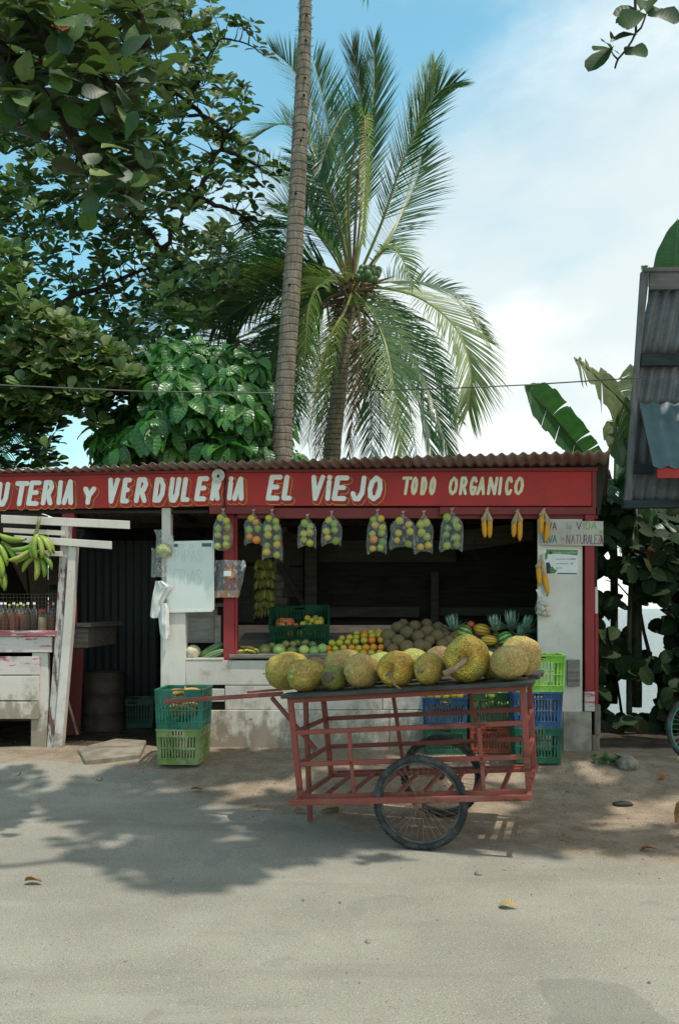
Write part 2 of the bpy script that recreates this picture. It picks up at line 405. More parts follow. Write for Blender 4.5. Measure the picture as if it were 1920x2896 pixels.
agg = t.noise(o, 130.0, 4, 0.8); agg2 = t.vor(o, 95.0, out='Color'); big = t.noise(o, 0.9, 5, 0.55); medn = t.noise(o, 4.0, 6, 0.65)
asp = t.mix(t.mr(big, 0.3, 0.7), (0.218, 0.208, 0.178), (0.285, 0.272, 0.236))
asp = t.mix(t.math('MULTIPLY', t.mr(medn, 0.45, 0.75), 0.35), asp, (0.20, 0.185, 0.155))
asp = t.mix(0.62, asp, t.mix(t.mr(agg, 0.32, 0.68), (0.36, 0.35, 0.33), (1.6, 1.58, 1.52)), 'MULTIPLY')
spk = t.vor(o, 62.0, out='Color'); sps = t.n('ShaderNodeSeparateXYZ'); t.l(spk, sps.inputs[0])
asp = t.mix(t.math('MULTIPLY', t.mr(t.vor(o, 62.0), 0.22, 0.32, 1.0, 0.0), t.mr(sps.outputs[0], 0.55, 0.8, 0, .6)), asp, (0.42, 0.41, 0.38)); asp = t.mix(t.math('MULTIPLY', t.mr(t.vor(o, 62.0), 0.22, 0.32, 1.0, 0.0), t.mr(sps.outputs[1], 0.7, 0.85, 0, .7)), asp, (0.10, 0.095, 0.085))
pv = t.vor(o, 34.0); peb = t.mr(pv, 0.09, 0.15, 1.0, 0.0)
asp = t.mix(t.math('MULTIPLY', peb, 0.55), asp, (0.12, 0.11, 0.095))
drt = t.mix(t.mr(medn, 0.3, 0.72), (0.19, 0.150, 0.110), (0.31, 0.25, 0.19))
drt = t.mix(0.55, drt, t.mix(t.mr(t.noise(o, 60.0, 5, 0.75), 0.3, 0.7), (0.5, 0.48, 0.45), (1.4, 1.36, 1.3)), 'MULTIPLY')
drt = t.mix(t.math('MULTIPLY', t.mr(t.vor(o, 21.0), 0.08, 0.15, 1.0, 0.0), 0.7), drt, (0.34, 0.30, 0.25))
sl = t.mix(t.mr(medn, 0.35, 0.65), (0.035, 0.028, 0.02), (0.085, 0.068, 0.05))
lng = t.noise(t.co('Object', (0.22, 1.5, 1.0)), 1.6, 5, 0.6); asp = t.mix(t.mr(lng, 0.52, 0.7, 0, .45), asp, (0.17, 0.157, 0.132)); asp = t.mix(t.mr(lng, 0.28, 0.42, .35, 0), asp, (0.34, 0.32, 0.275))
pat = t.mr(t.noise(o, 1.7, 2, 0.5, 0.8), 0.66, 0.685, 0, .30); asp = t.mix(pat, asp, (0.16, 0.155, 0.14))
sm_ = t.mr(t.noise(o, 11.0, 6, 0.75), 0.62, 0.75, 0, .5); asp = t.mix(sm_, asp, (0.15, 0.14, 0.12))
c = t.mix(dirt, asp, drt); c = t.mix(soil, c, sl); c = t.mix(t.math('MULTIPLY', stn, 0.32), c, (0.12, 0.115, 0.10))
h = t.math('ADD', t.math('MULTIPLY', agg, 0.3), t.math('MULTIPLY', t.noise(o, 28.0, 6, 0.7), t.math('ADD', 0.35, dirt)))
t.set(color=c, rough=t.mr(stn, 0, 1, 0.93, 0.7), spec=0.15, normal=t.bump(h, 0.55, 0.012))
me = mb.mesh('ground', t.mat, True)
for nm, arr in (('dirt', a_d), ('soil', a_s), ('stain', a_st)):
    me.attributes.new(nm, 'FLOAT', 'POINT').data.foreach_set('value', arr)
tag(link_mesh('ground', me), kind='structure')
t = NT('sea_water'); o = t.co('Object', (1.0, 2.4, 1))
t.set(color=(0.14, 0.20, 0.21), rough=0.3, spec=0.28, normal=t.bump(t.noise(o, 1.6, 7, 0.62, 0.4), 1.0, 0.25))
mb = MB(); mb.add([(-4000, 12.5, 0), (4000, 12.5, 0), (4000, 7000, 0), (-4000, 7000, 0)], [(0, 1, 2, 3)])
tag(mb.build('sea', t.mat, loc=(0, 0, -0.8)), kind='structure')

# ================================================================ THE STALL
SH_M = Matrix.Translation((0, 8.86, 0)) @ Matrix.Rotation(R(-3), 4, 'Z'); SH_I = SH_M.inverted()
def S(px, py, d): return unproj(SH_I, px, py, d)
def SW(px, py, d): return SH_M @ S(px, py, d)
def sthing(name, label, cat, px, py, d, group=None, z=None):
    l = S(px, py, d)
    if z is not None: l.z = z
    o = thing(name, label, cat, SH_M @ l, (0, 0, R(-3)), group); o['_'] = 1; del o['_']
    OFF[o.name] = l; return o
OFF = {}
shop = thing('fruit_stall', 'open fronted timber fruit stall with white plank front, red posts and rusty corrugated roof', 'market stall', (0, 8.86, 0), (0, 0, R(-3)))
OFF[shop.name] = Vector((0, 0, 0))
def prism(name, mat, pts, d0, d1, parent=shop, bev=0.003, z0=None, jit=0.0):
    """board whose front face has these picture-measured corners, set at real depths d0..d1 of the stall front"""
    off = OFF[parent.name]; fr = [S(x, y, d0) for x, y in pts]
    if z0 is not None:
        zm = min(v.z for v in fr)
        for v in fr:
            if v.z < zm + 0.06: v.z = z0
    n = len(fr); mb = MB()
    vs = [v - off for v in fr] + [Vector((v.x, d1, v.z)) - off for v in fr]
    if jit: vs = [v + Vector((random.uniform(-jit, jit), 0, random.uniform(-jit, jit))) for v in vs]
    fs = [tuple(range(n)), tuple(range(2 * n - 1, n - 1, -1))] + [(i, i + n, (i + 1) % n + n, (i + 1) % n) for i in range(n)]
    mb.add(vs, fs); o = mb.build(name, mat, parent)
    if bev:
        b = o.modifiers.new('bevel', 'BEVEL'); b.width = bev; b.segments = 1; b.limit_method = 'ANGLE'
    return o
def rect(name, mat, x0, y0, x1, y1, d0, d1, parent=shop, bev=0.003, **k):
    return prism(name, mat, [(x0, y0), (x1, y0), (x1, y1), (x0, y1)], d0, d1, parent, bev, **k)

# --- roof sheets (corrugations run back and to the right, sheet slopes down to the rear)
t = NT('rusty_corrugated_iron'); o = t.co('Object')
n1 = t.noise(o, 2.2, 6, 0.65); n2 = t.noise(t.co('Object', (7, 1.2, 1)), 2.2, 5, 0.7)
c = t.mix(t.mr(n1, 0.35, 0.65), (0.24, 0.15, 0.125), (0.38, 0.32, 0.30))
c = t.mix(t.mr(n2, 0.5, 0.75, 0, 0.75), c, (0.17, 0.08, 0.06)); c = t.mix(t.mr(t.noise(o, 9, 4), 0.58, 0.75, 0, 0.6), c, (0.34, 0.31, 0.29))
t.set(color=c, rough=0.62, metal=0.25, spec=0.4, normal=t.bump(t.noise(o, 40, 4), 0.25, 0.002)); IRON = t.mat
E0 = S(-190, 1332, -0.12); E1 = S(1724, 1277, -0.42); EV = E1 - E0; RL = EV.length; EU = EV / RL
RD = Vector((0.24, 1.0, -0.135)); NS = 9; PITCH = 0.104
for k in range(NS):
    u0 = RL * k / NS - (0.05 if k else 0); u1 = RL * (k + 1) / NS; n = int((u1 - u0) / PITCH * 8); mb = MB(); rows = [0, 0.1, 0.4, 1.2, 2.2, 3.15]
    lift = 0.005 * (k % 2); adv = random.uniform(-0.03, 0.03); sag = random.uniform(-0.01, 0.01)
    for v in rows:
        for i in range(n + 1):
            u = u0 + (u1 - u0) * i / n; p = E0 + EU * u + RD * (v + (adv if v == 0 else 0))
            p.z += 0.0145 * math.cos(2 * math.pi * u / PITCH) + lift + sag * (1 if v == 0 else 0.3) + 0.004 * nz(u * 3, v, k)
            mb.v.append(tuple(p))
    for j in range(len(rows) - 1):
        for i in range(n):
            b = j * (n + 1) + i; mb.f.append((b, b + 1, b + n + 2, b + n + 1)); mb.m.append(0); mb.rn.append(0.5); mb.uv.append(None)
    o_ = mb.build('roof_sheet', IRON, shop, True); sm = o_.modifiers.new('thickness', 'SOLIDIFY'); sm.thickness = 0.0015
def roof_z(l):   # underside height of the roof at a stall-local point
    for _ in (0,):
        v = (l.y - (-0.3)); u = (l.x - E0.x - RD.x * v) / EU.x
        base = E0 + EU * u; v = (l.y - base.y); return base.z + RD.z * v - 0.02
for px in (60, 420, 760, 1130, 1480, 1668):                       # rafters under the sheets
    a = S(px, 1330, 0.03); b = Vector((a.x + 0.02, 2.6, 0)); a.z = roof_z(a) - 0.055; b.z = roof_z(b) - 0.055
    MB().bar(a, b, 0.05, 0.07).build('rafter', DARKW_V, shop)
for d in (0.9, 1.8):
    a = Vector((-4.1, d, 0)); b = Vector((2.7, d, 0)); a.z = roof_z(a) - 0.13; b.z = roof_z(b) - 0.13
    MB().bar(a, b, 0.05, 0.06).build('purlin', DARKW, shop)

# --- sign boards (a thing of their own) with hand painted lettering
sgn = sthing('painted_sign_board', 'long red fascia board under the roof edge with cream and ochre hand lettering', 'shop sign', 700, 1431, -0.03)
rect_l = [(-190, 1351), (632, 1337), (632, 1431), (-190, 1445)]
prism('board', RED_H, rect_l, -0.035, -0.012, sgn)
prism('board', RED_H, [(634, 1337), (1672, 1333), (1672, 1431), (634, 1430.5)], -0.033, -0.012, sgn)
prism('end_board', RED_B, [(1673.5, 1331), (1686, 1331), (1686, 1436), (1673.5, 1436)], -0.04, -0.01, sgn)
prism('top_trim', RED_B, [(-190, 1341), (634, 1328), (634, 1336), (-190, 1350)], -0.045, -0.01, sgn)
prism('top_trim', RED_B, [(635, 1328), (1690, 1321), (1690, 1332), (635, 1336)], -0.05, -0.01, sgn)
FONT = {
 'A': [[(0, 0), (.55, 1), (1, 0)], [(.22, .34), (.82, .34)]], 'B': [[(0, 0), (0, 1), (.7, 1), (.9, .8), (.7, .55), (0, .55)], [(.7, .55), (1, .3), (.75, 0), (0, 0)]],
 'C': [[(1, .8), (.75, 1), (.35, 1), (.05, .7), (.05, .3), (.35, 0), (.75, 0), (1, .2)]],
 'D': [[(.1, 0), (.1, 1), (.55, 1), (.95, .72), (.95, .3), (.6, 0), (.1, 0)]], 'E': [[(1, 1), (.12, 1), (0, 0), (.95, 0)], [(.1, .53), (.8, .53)]],
 'F': [[(1, 1), (.1, 1), (.05, 0)], [(.1, .53), (.8, .53)]], 'G': [[(1, .8), (.75, 1), (.35, 1), (.05, .7), (.05, .3), (.35, 0), (.8, 0), (1, .4), (.6, .4)]],
 'I': [[(.5, 0), (.5, 1)]], 'J': [[(.95, 1), (.95, .3), (.65, 0), (.3, 0), (.03, .25)]], 'L': [[(.1, 1), (.03, 0), (.97, 0)]],
 'N': [[(0, 0), (.1, 1), (.85, 0), (1, 1)]], 'O': [[(.5, 1), (.15, .8), (.02, .45), (.15, .12), (.5, 0), (.85, .15), (.98, .5), (.87, .85), (.5, 1)]],
 'P': [[(.05, 0), (.05, 1), (.7, 1), (.98, .78), (.7, .5), (.05, .5)]], 'R': [[(0, 0), (.08, 1), (.7, 1), (.95, .78), (.7, .5), (.08, .5)], [(.45, .5), (1, 0)]],
 'S': [[(.95, .82), (.65, 1), (.25, 1), (.05, .75), (.3, .53), (.75, .48), (.97, .25), (.7, 0), (.25, 0), (.03, .2)]],
 'T': [[(0, 1), (1, 1)], [(.52, 1), (.42, 0)]], 'U': [[(.05, 1), (.05, .3), (.3, 0), (.65, 0), (.92, .3), (.98, 1)]],
 'V': [[(0, 1), (.45, 0), (1, 1)]], 'Y': [[(0, 1), (.5, .48), (1, 1)], [(.5, .48), (.47, 0)]], 'Z': [[(0, 1), (.95, 1), (0, 0), (1, 0)]],
 'i': [[(.5, 0), (.5, .78)], [(.5, .97), (.5, 1.0)]],
 'l': [[(.5, 1), (.5, .1), (.75, 0)]], 'a': [[(.85, .5), (.4, .55), (.1, .25), (.4, 0), (.85, .2), (.85, .5), (.9, 0)]],
 'o': [[(.5, .55), (.1, .3), (.5, 0), (.9, .3), (.5, .55)]], 'e': [[(.1, .3), (.9, .3), (.7, .55), (.25, .5), (.1, .2), (.4, 0), (.9, .08)]],
 't': [[(.5, .9), (.5, .05), (.8, 0)], [(.15, .58), (.85, .58)]], 'b': [[(.1, 1), (.1, 0), (.6, 0), (.9, .28), (.6, .55), (.1, .5)]],
 's': [[(.85, .5), (.2, .5), (.25, .3), (.8, .25), (.75, 0), (.1, .03)]], 'f': [[(.9, .95), (.5, .9), (.5, 0)], [(.15, .55), (.85, .55)]],
 'h': [[(.1, 1), (.1, 0)], [(.1, .4), (.6, .55), (.9, .35), (.9, 0)]], 'C_': [], 'R_': [], 'c': [[(.9, .5), (.3, .5), (.1, .25), (.35, 0), (.9, .05)]],
 'p': [[(.1, .55), (.1, -.4)], [(.1, .5), (.6, .55), (.9, .28), (.6, 0), (.1, .03)]], 'r': [[(.15, .55), (.15, 0)], [(.15, .35), (.6, .55), (.9, .5)]],
 'n': [[(.1, .55), (.1, 0)], [(.1, .4), (.6, .55), (.9, .35), (.9, 0)]], 'm': [[(.1, .55), (.1, 0)], [(.1, .5), (.4, .5), (.5, 0)], [(.5, .45), (.9, .5), (.9, 0)]],
 'v': [[(.1, .55), (.5, 0), (.9, .55)]], 'u': [[(.1, .55), (.15, .1), (.5, 0), (.9, .2)], [(.9, .55), (.9, 0)]], 'g': [[(.9, .5), (.3, .5), (.1, .25), (.4, 0), (.9, .1)], [(.9, .55), (.9, -.3), (.3, -.38)]],
}
def strokes(mb, ch, org, ax, az, ay, w, h, th, m, depth, shear=0.0, dx=0.0, dz=0.0, rough=0.0):
    """paint a letter as flat strokes; org = lower left, ax/az in-plane axes, ay = outward normal; every stroke a hair above the last"""
    k = depth
    r2 = random.Random(hash(ch) % 997 if not rough else None)
    for st in FONT.get(ch, []):
        pts = [org + ax * (x * w + shear * z * h + dx) + az * (z * h + dz) for x, z in st]
        for a, b in zip(pts, pts[1:]):
            d = b - a
            if d.length < 1e-6: continue
            s_ = d.normalized().cross(ay).normalized() * th / 2; e = d.normalized() * th * 0.08; o_ = ay * k
            ta = 1 + random.uniform(-.06, .06); tb = 1 + random.uniform(-.06, .06)
            mb.add([a - e + s_ * ta + o_, b + e + s_ * tb + o_, b + e - s_ * tb + o_, a - e - s_ * ta + o_], [(0, 1, 2, 3)], m); k += 0.00018
        for p in pts:
            n = 10; o_ = ay * k
            mb.add([p + o_ + (ax * math.cos(6.2832 * i / n) + az * math.sin(6.2832 * i / n)) * th * 0.5 for i in range(n)], [tuple(range(n))], m); k += 0.00018
CREAM = m_var('cream_lettering_paint', (0.90, 0.89, 0.84), (0.84, 0.81, 0.74), 9, 0.55, 0.1)
YELLOW = m_var('ochre_outline_paint', (0.70, 0.42, 0.07), (0.58, 0.30, 0.05), 9, 0.55, 0.1)
CREAM2 = m_var('cream_small_lettering', (0.82, 0.75, 0.60), (0.78, 0.64, 0.40), 14, 0.55, 0.1)
def sign_letter(ch, x0, x1, yt, yb, big=True):
    o = S(x0, yb, -0.0355); p = S(x1, yb, -0.0355); q = S(x0, yt, -0.0355); off = OFF[sgn.name]
    ax = (p - o).normalized(); az = Vector((0, 0, 1)); ay = ax.cross(az); ay = -ay if ay.y > 0 else ay
    th = 0.051 if big else 0.030; h = q.z - o.z - th; w = (p - o).length - th; sh = 0.13 if big else 0.10
    if ch in 'Ii': sh = 0.1
    w2 = max(0.01, w - sh * h); org = o - off + ax * th / 2 + az * th / 2
    mb = MB()
    if big:
        strokes(mb, ch, org, ax, az, ay, w2, h, th + 0.035, 1, 0.0008, sh, 0.016, -0.026)
        strokes(mb, ch, org, ax, az, ay, w2, h, th + 0.022, 2, 0.0045, sh, 0.016, -0.026)
        strokes(mb, ch, org, ax, az, ay, w2, h, th, 0, 0.0085, sh)
        mb.build('letter', [CREAM, YELLOW, RED_H], sgn)
    else:
        strokes(mb, ch, org, ax, az, ay, w2, h, th, 1, 0.0008, sh, -0.004, -0.006); strokes(mb, ch, org, ax, az, ay, w2, h, th, 0, 0.0040, sh)
        mb.build('letter', [CREAM2, YELLOW], sgn)
for ch, a, b, yt, yb in [('F', -100, -64, 1364, 1434), ('R', -60, -18, 1364, 1434), ('U', -12, 32, 1363, 1433), ('T', 38, 86, 1361, 1432), ('E', 76, 120, 1359, 1431), ('R', 117, 158, 1358, 1430),
        ('I', 160, 180, 1358, 1429), ('A', 176, 216, 1356, 1429), ('Y', 232, 274, 1376, 1428), ('V', 300, 341, 1351, 1425), ('E', 341, 375, 1351, 1424), ('R', 380, 424, 1350, 1423),
        ('D', 430, 473, 1350, 1422), ('U', 474, 515, 1349, 1422), ('L', 511, 545, 1349, 1420), ('E', 550, 593, 1347, 1418), ('R', 594, 630, 1347, 1417), ('i', 641, 662, 1347, 1416),
        ('A', 657, 697, 1348, 1417), ('E', 752, 800, 1343, 1416), ('L', 796, 834, 1343, 1416), ('V', 873, 920, 1343, 1417), ('i', 915, 944, 1343, 1417), ('E', 938, 988, 1345, 1417),
        ('J', 988, 1038, 1345, 1418), ('O', 1035, 1086, 1345, 1418)]:
    sign_letter(ch, a, b, yt, yb)
for ch, a, b in [('T', 1133, 1167), ('O', 1160, 1184), ('D', 1186, 1210), ('O', 1211, 1235), ('O', 1266, 1297), ('R', 1297, 1324), ('G', 1325, 1351), ('A', 1346, 1375),
        ('N', 1376, 1409), ('I', 1406, 1422), ('C', 1425, 1451), ('O', 1451, 1483)]:
    sign_letter(ch, a, b, 1348, 1400, False)
# beams under the sign
rect('beam', RED_B, 592, 1431.5, 774, 1453, -0.04, 0.0); rect('beam', RED_B, 672, 1436, 1250, 1466, 0.003, 0.05)
rect('beam', RED_B, 1243, 1434, 1684, 1455, -0.04, 0.001); rect('beam', RED_B, 1251, 1438, 1690, 1467, 0.004, 0.05)
rect('beam', DARKW, -190, 1443, 590, 1452, 0.01, 0.06)
prism('roof_side_flap', DARKW_V, [(1684, 1284), (1722, 1278), (1703, 1405), (1696, 1455), (1686, 1455)], -0.02, 0.03)
# --- posts and pillars
gz = lambda px, d: gh(*(SW(px, 2100, d)[:2])) - 0.02
rect('post', RED_V, 632, 1454, 663, 1867, 0.052, 0.16); rect('post_side', RED_V, 664, 1458, 671, 1864, 0.06, 0.14)
rect('pillar', WHITE_V, 458, 1436, 483, 1742, 0.0, 0.10)
rect('pillar', WHITE_CL, 455, 1725, 525, 2020, -0.01, 0.09, z0=gz(490, 0))
rect('wall_panel', WHITE_CL, 1520, 1468, 1646, 2013, -0.005, 0.03)
rect('wall_panel', CONC, 1592, 2013, 1672, 2126, -0.03, 0.05, z0=gz(1630, 0))
rect('plank_end', GREYW_H, 1604, 1866, 1639, 1941, -0.05, -0.008)
rect('post', RED_V, 1654, 1456, 1680, 1955, -0.03, 0.05); rect('post', PINKISH, 1653, 1956, 1681, 2012, -0.03, 0.05)
rect('post', RED_V, 1681.5, 1736, 1691, 1992, 0.0, 0.05); rect('post', WHITE_V, 1681.5, 1660, 1690, 1735, 0.0, 0.05)
rect('post_foot', GREYW_V, 1681.5, 1993, 1697, 2078, -0.02, 0.05); rect('post_foot', GREYW_V, 1674, 2079, 1695, 2142, -0.02, 0.05, z0=gz(1690, 0) - 0.05)
rect('post_foot', GREYW_V, 1655, 2127, 1673, 2155, 0.0, 0.05, z0=gz(1690, 0) - 0.05)
# --- low plank front
for nm, m, a, y0, b, y1 in [('front_board', WHITE_H, 526, 1868, 1004, 1937), ('front_board', WHITE_H, 1006, 1868, 1519, 1936), ('front_board', WHITE_H, 596, 1948, 634, 1984),
        ('front_board', WHITE_H, 636, 1940, 1080, 2007), ('front_board', WHITE_H, 1082, 1939, 1590, 2006)]:
    rect(nm, m, a, y0, b, y1, random.uniform(-0.008, 0.0), 0.03, jit=0.003)
rect('skirt_panel', WHITE_H, 588, 2009, 1100, 2121, -0.02, 0.01, z0=gz(850, 0)); rect('skirt_panel', WHITE_H, 1102, 2009, 1591, 2121, -0.016, 0.01, z0=gz(1300, 0))
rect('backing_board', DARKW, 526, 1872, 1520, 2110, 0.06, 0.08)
# --- display tray of the counter (slopes up to the rear)
TZ0 = S(900, 1856, 0).z
def tray_z(d): return TZ0 + 0.22 * max(0, d) / 0.95
off0 = Vector((0, 0, 0)); xa, xb = S(652, 1856, 0).x, S(1519, 1856, 0).x
mb = MB(); mb.add([(xa, 0.0, TZ0), (xb, 0.0, TZ0), (xb, 0.95, tray_z(.95)), (xa, 0.95, tray_z(.95)), (xa, 0.0, TZ0 - .03), (xb, 0.0, TZ0 - .03), (xb, 0.95, tray_z(.95) - .03), (xa, 0.95, tray_z(.95) - .03)],
                  [(0, 1, 2, 3), (7, 6, 5, 4), (0, 4, 5, 1), (1, 5, 6, 2), (2, 6, 7, 3), (3, 7, 4, 0)]); mb.build('display_tray', GREYW_H, shop)
rect('tray_lip', GREYW_H, 648, 1851, 1519, 1862, -0.03, -0.002); rect('tray_back', PINKW, 644, 1768, 1262, 1840, 0.96, 0.985)
rect('sill', WHITE_H, 526, 1861, 631, 1867, -0.01, 0.5)
# --- interior: floor-to-roof rear wall of old boards, corrugated panel, posts
bx0, bx1 = -4.15, 2.66
for k in range(11):
    z0 = 0.2 + k * 0.225; z1 = z0 + 0.235
    if z0 > 2.4: z1 = 2.825
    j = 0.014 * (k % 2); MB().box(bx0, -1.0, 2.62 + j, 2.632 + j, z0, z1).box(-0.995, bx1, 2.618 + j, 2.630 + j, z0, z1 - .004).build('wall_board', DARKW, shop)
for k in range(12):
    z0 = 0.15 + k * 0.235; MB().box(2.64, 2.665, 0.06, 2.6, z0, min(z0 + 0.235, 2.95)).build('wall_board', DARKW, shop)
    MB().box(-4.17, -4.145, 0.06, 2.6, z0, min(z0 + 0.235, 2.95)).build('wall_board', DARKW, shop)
rect('wall_rail', OLIVEW, 868, 1528, 1290, 1590, 2.5, 2.53); prism('wall_rail', OLIVEW, [(1305, 1500), (1508, 1474), (1508, 1527), (1300, 1560)], 1.5, 1.53)
rect('wall_rail', OLIVEW, 925, 1716, 1186, 1746, 2.46, 2.5); rect('wall_rail', OLIVEW, 1240, 1718, 1515, 1742, 2.5, 2.53)
rect('inner_post', OLIVEW, 862, 1540, 896, 1760, 2.35, 2.44); rect('inner_post', OLIVEW, 1218, 1618, 1240, 1760, 2.40, 2.46)
prism('inner_brace', OLIVEW, [(780, 1600), (795, 1590), (862, 1700), (858, 1720)], 2.50, 2.53)
for a, b, y0, y1 in ((676, 760, 1500, 1590), (762, 858, 1505, 1600), (676, 720, 1600, 1760), (800, 858, 1605, 1690)):
    rect('wall_patch', OLIVEW, a, y0, b, y1, 2.56, 2.58)
t = NT('dark_green_corrugated_iron'); t.set(color=t.mix(t.noise(t.co('Object', (6, 1, 1)), 2.5, 5), (0.013, 0.020, 0.018), (0.027, 0.037, 0.033)), rough=0.6, metal=0.2); GIRON = t.mat
def corr_wall(name, mat, x0, x1, y, z0, z1, parent, pitch=0.1, amp=0.012):
    n = int((x1 - x0) / pitch * 6); mb = MB()
    for z in (z0, z1):
        for i in range(n + 1):
            x = x0 + (x1 - x0) * i / n; mb.v.append((x, y + amp * math.cos(2 * math.pi * x / pitch), z))
    for i in range(n): mb.f.append((i, i + 1, n + 2 + i, n + 1 + i)); mb.m.append(0); mb.rn.append(.5); mb.uv.append(None)
    return mb.build(name, mat, parent, True)
a, b = S(222, 1530, 2.0), S(452, 2030, 2.0)
corr_wall('corrugated_panel', GIRON, a.x, b.x - 0.02, 2.0, 0.2, a.z, shop); corr_wall('corrugated_panel', GIRON, b.x, b.x + 0.55, 2.04, 0.2, a.z - .03, shop)
MB().box(S(452, 1900, .1).x, S(458, 1900, .1).x, 0.12, 1.9, 0.2, S(0, 1868, .1).z).build('partition', DARKW, shop)
LGREY = m_wood('light_grey_boards', (0.30, 0.29, 0.26), (0.5, 0.48, 0.43), 0)
rect('inner_box', LGREY, 529, 1716, 606, 1818, 0.42, 0.62); rect('inner_box_post', LGREY, 607, 1740, 624, 1822, 0.40, 0.44); rect('inner_box_top', GREYW_H, 527, 1706, 630, 1716, 0.38, 0.64)
rect('partition', DARKW, 527, 1700, 640, 1860, 0.68, 0.70)
# wires inside
for pts, r_ in (([(1310, 1500), (1318, 1545), (1345, 1580), (1352, 1600)], .004), ([(1345, 1520), (1340, 1560), (1362, 1590)], .004), ([(630, 1560), (700, 1548), (790, 1556)], 0.003)):
    MB().tube([S(x, y, 1.1) for x, y in pts], r_, 5).build('wire', DARKW_V, shop)
for px, h_ in ((690, 25), (940, 22)): pass

# --- left bay: white cross boards and leaning posts
prism('post', RED_V, [(176, 1441), (211, 1442), (210, 1500), (212, 1770), (190, 1780), (176, 1500)], 0.02, 0.1)
prism('leaning_post', WHITE_FL, [(174, 1484), (200, 1485), (181, 1760), (151, 2104), (133, 2104), (159, 1760)], -0.10, -0.03, z0=gz(140, -.1))
prism('leaning_post', WHITE_V, [(195, 1546), (216, 1547), (205, 1760), (175, 2112), (151, 2112), (181, 1760)], -0.13, -0.04, z0=gz(165, -.1))
for pg, d in (([(4, 1456), (367, 1473), (367, 1496), (4, 1479)], -.16), ([(10, 1492), (184, 1501), (184, 1515), (10, 1505)], -.15),
              ([(41, 1514), (316, 1531), (316, 1553), (41, 1532)], -.16), ([(40, 1552), (178, 1560), (178, 1574), (40, 1567)], -.15)):
    prism('cross_board', WHITE_V if d < -.155 else WHITE_H, pg, d, d + 0.022)
rect('inner_counter_top', GREYW_H, 205, 1762, 259, 1774, 0.45, 1.6); rect('inner_counter_apron', GREYW_H, 200, 1775, 250, 1832, 0.5, 1.5)
prism('inner_counter_side', RED_DK, [(200, 1833), (237, 1833), (226, 2078), (186, 2080)], 0.52, 0.55); 

# --- step slab in the doorway
pg = [G(222, 2128), G(330, 2101), (G(415, 2106)), (G(398, 2146)), G(240, 2163)]
mb = MB(); n = len(pg); mb.add([p + Vector((0, 0, 0.05)) for p in pg] + [p - Vector((0, 0, 0.05)) for p in pg], [tuple(range(n))[::-1], tuple(range(n, 2 * n))] + [(i, (i + 1) % n, (i + 1) % n + n, i + n) for i in range(n)])
c0 = sum(pg, Vector()) / n; mb.v = [tuple(Vector(v) - c0) for v in mb.v]
st_ = tag(mb.build('step_slab', m_var('dusty_slab', (0.17, 0.145, 0.11), (0.27, 0.235, 0.185), 6, .9, .6, 40, .2), loc=c0), 'flat worn concrete step slab in front of the dark doorway', 'step'); bb = st_.modifiers.new('bevel', 'BEVEL'); bb.width = .012

# --- drinks counter at the left with bottles
ctr = sthing('drinks_counter', 'pink and white worn wooden counter at the left edge carrying amber bottles', 'counter', 60, 2100, 0.1, z=0.2)
rect('counter_top', REDRIM, -150, 1784, 157, 1799, -0.15, 0.42, ctr); rect('apron', PINKISH, -150, 1800, 147, 1845, -0.12, -0.09, ctr)
prism('leg', WHITE_V, [(92, 1846), (136, 1846), (138, 1960), (132, 2106), (88, 2106), (90, 1960)], -0.088, -0.03, ctr, z0=gz(110, -.1))
rect('leg', WHITE_V, -120, 1846, -85, 2106, -0.088, -0.03, ctr, z0=gz(-100, -.1))
for y0, y1, m in ((1857, 1908, None), (1911, 1981, 1), (1985, 2033, 2)):
    rect('panel_board', WHITE_H if m else REDRIM if False else PINKISH, -150, y0, 112 - (m or 0), y1, -0.115, -0.092, ctr, jit=.003)
rect('counter_side', PINKISH, 128, 1801, 140, 1846, -0.08, 0.4, ctr); rect('shelf', DARKW, -150, 2030, 88, 2040, 0.0, 0.4, ctr)
mb = MB(); off = OFF[ctr.name]
for i in range(34):
    x = -150 + i * 10; mb.bar(S(x, 1680, -0.02) - off, S(x, 1783, -0.02) - off, 0.0022, 0.0022)
for j in range(11): mb.bar(S(-150, 1680 + j * 10.2, -0.02) - off, S(182, 1680 + j * 10.2, -0.02) - off, 0.0022, 0.0022, up=(0, 1, 0))
tag(mb.build('wire_mesh', m_flat('rusty_wire', (0.16, 0.13, 0.10)), ctr), kind='stuff')
t = NT('clear_bottle_glass'); t.set(color=(0.9, 0.93, 0.9), rough=0.08, spec=0.7); tr = t.n('ShaderNodeBsdfTransparent'); lw = t.n('ShaderNodeLayerWeight'); lw.inputs[0].default_value = 0.3
ms = t.n('ShaderNodeMixShader'); t.l(t.math('ADD', t.math('MULTIPLY', lw.outputs['Facing'], 0.35), 0.05), ms.inputs[0]); t.l(tr.outputs[0], ms.inputs[1]); t.l(t.b.outputs[0], ms.inputs[2]); t.l(ms.outputs[0], t.out.inputs[0]); GLASS = t.mat
def liquid(name, c):
    t = NT(name); t.set(color=c, rough=0.15, spec=0.5); tr = t.n('ShaderNodeBsdfTranslucent'); tr.inputs[0].default_value = (*c, 1)
    ms = t.n('ShaderNodeMixShader'); ms.inputs[0].default_value = .5; t.l(t.b.outputs[0], ms.inputs[1]); t.l(tr.outputs[0], ms.inputs[2]); t.l(ms.outputs[0], t.out.inputs[0]); return t.mat
AMBER = liquid('amber_syrup', (0.45, 0.12, 0.015)); PALE = liquid('pale_honey', (0.55, 0.42, 0.24)); BRN = liquid('brown_syrup', (0.22, 0.07, 0.02))
CAPS = {'yellow': m_flat('yellow_green_cap', (0.42, 0.52, 0.04)), 'red': m_flat('red_cap', (0.62, 0.07, 0.04)), 'white': m_flat('white_cap', (0.75, 0.76, 0.74))}
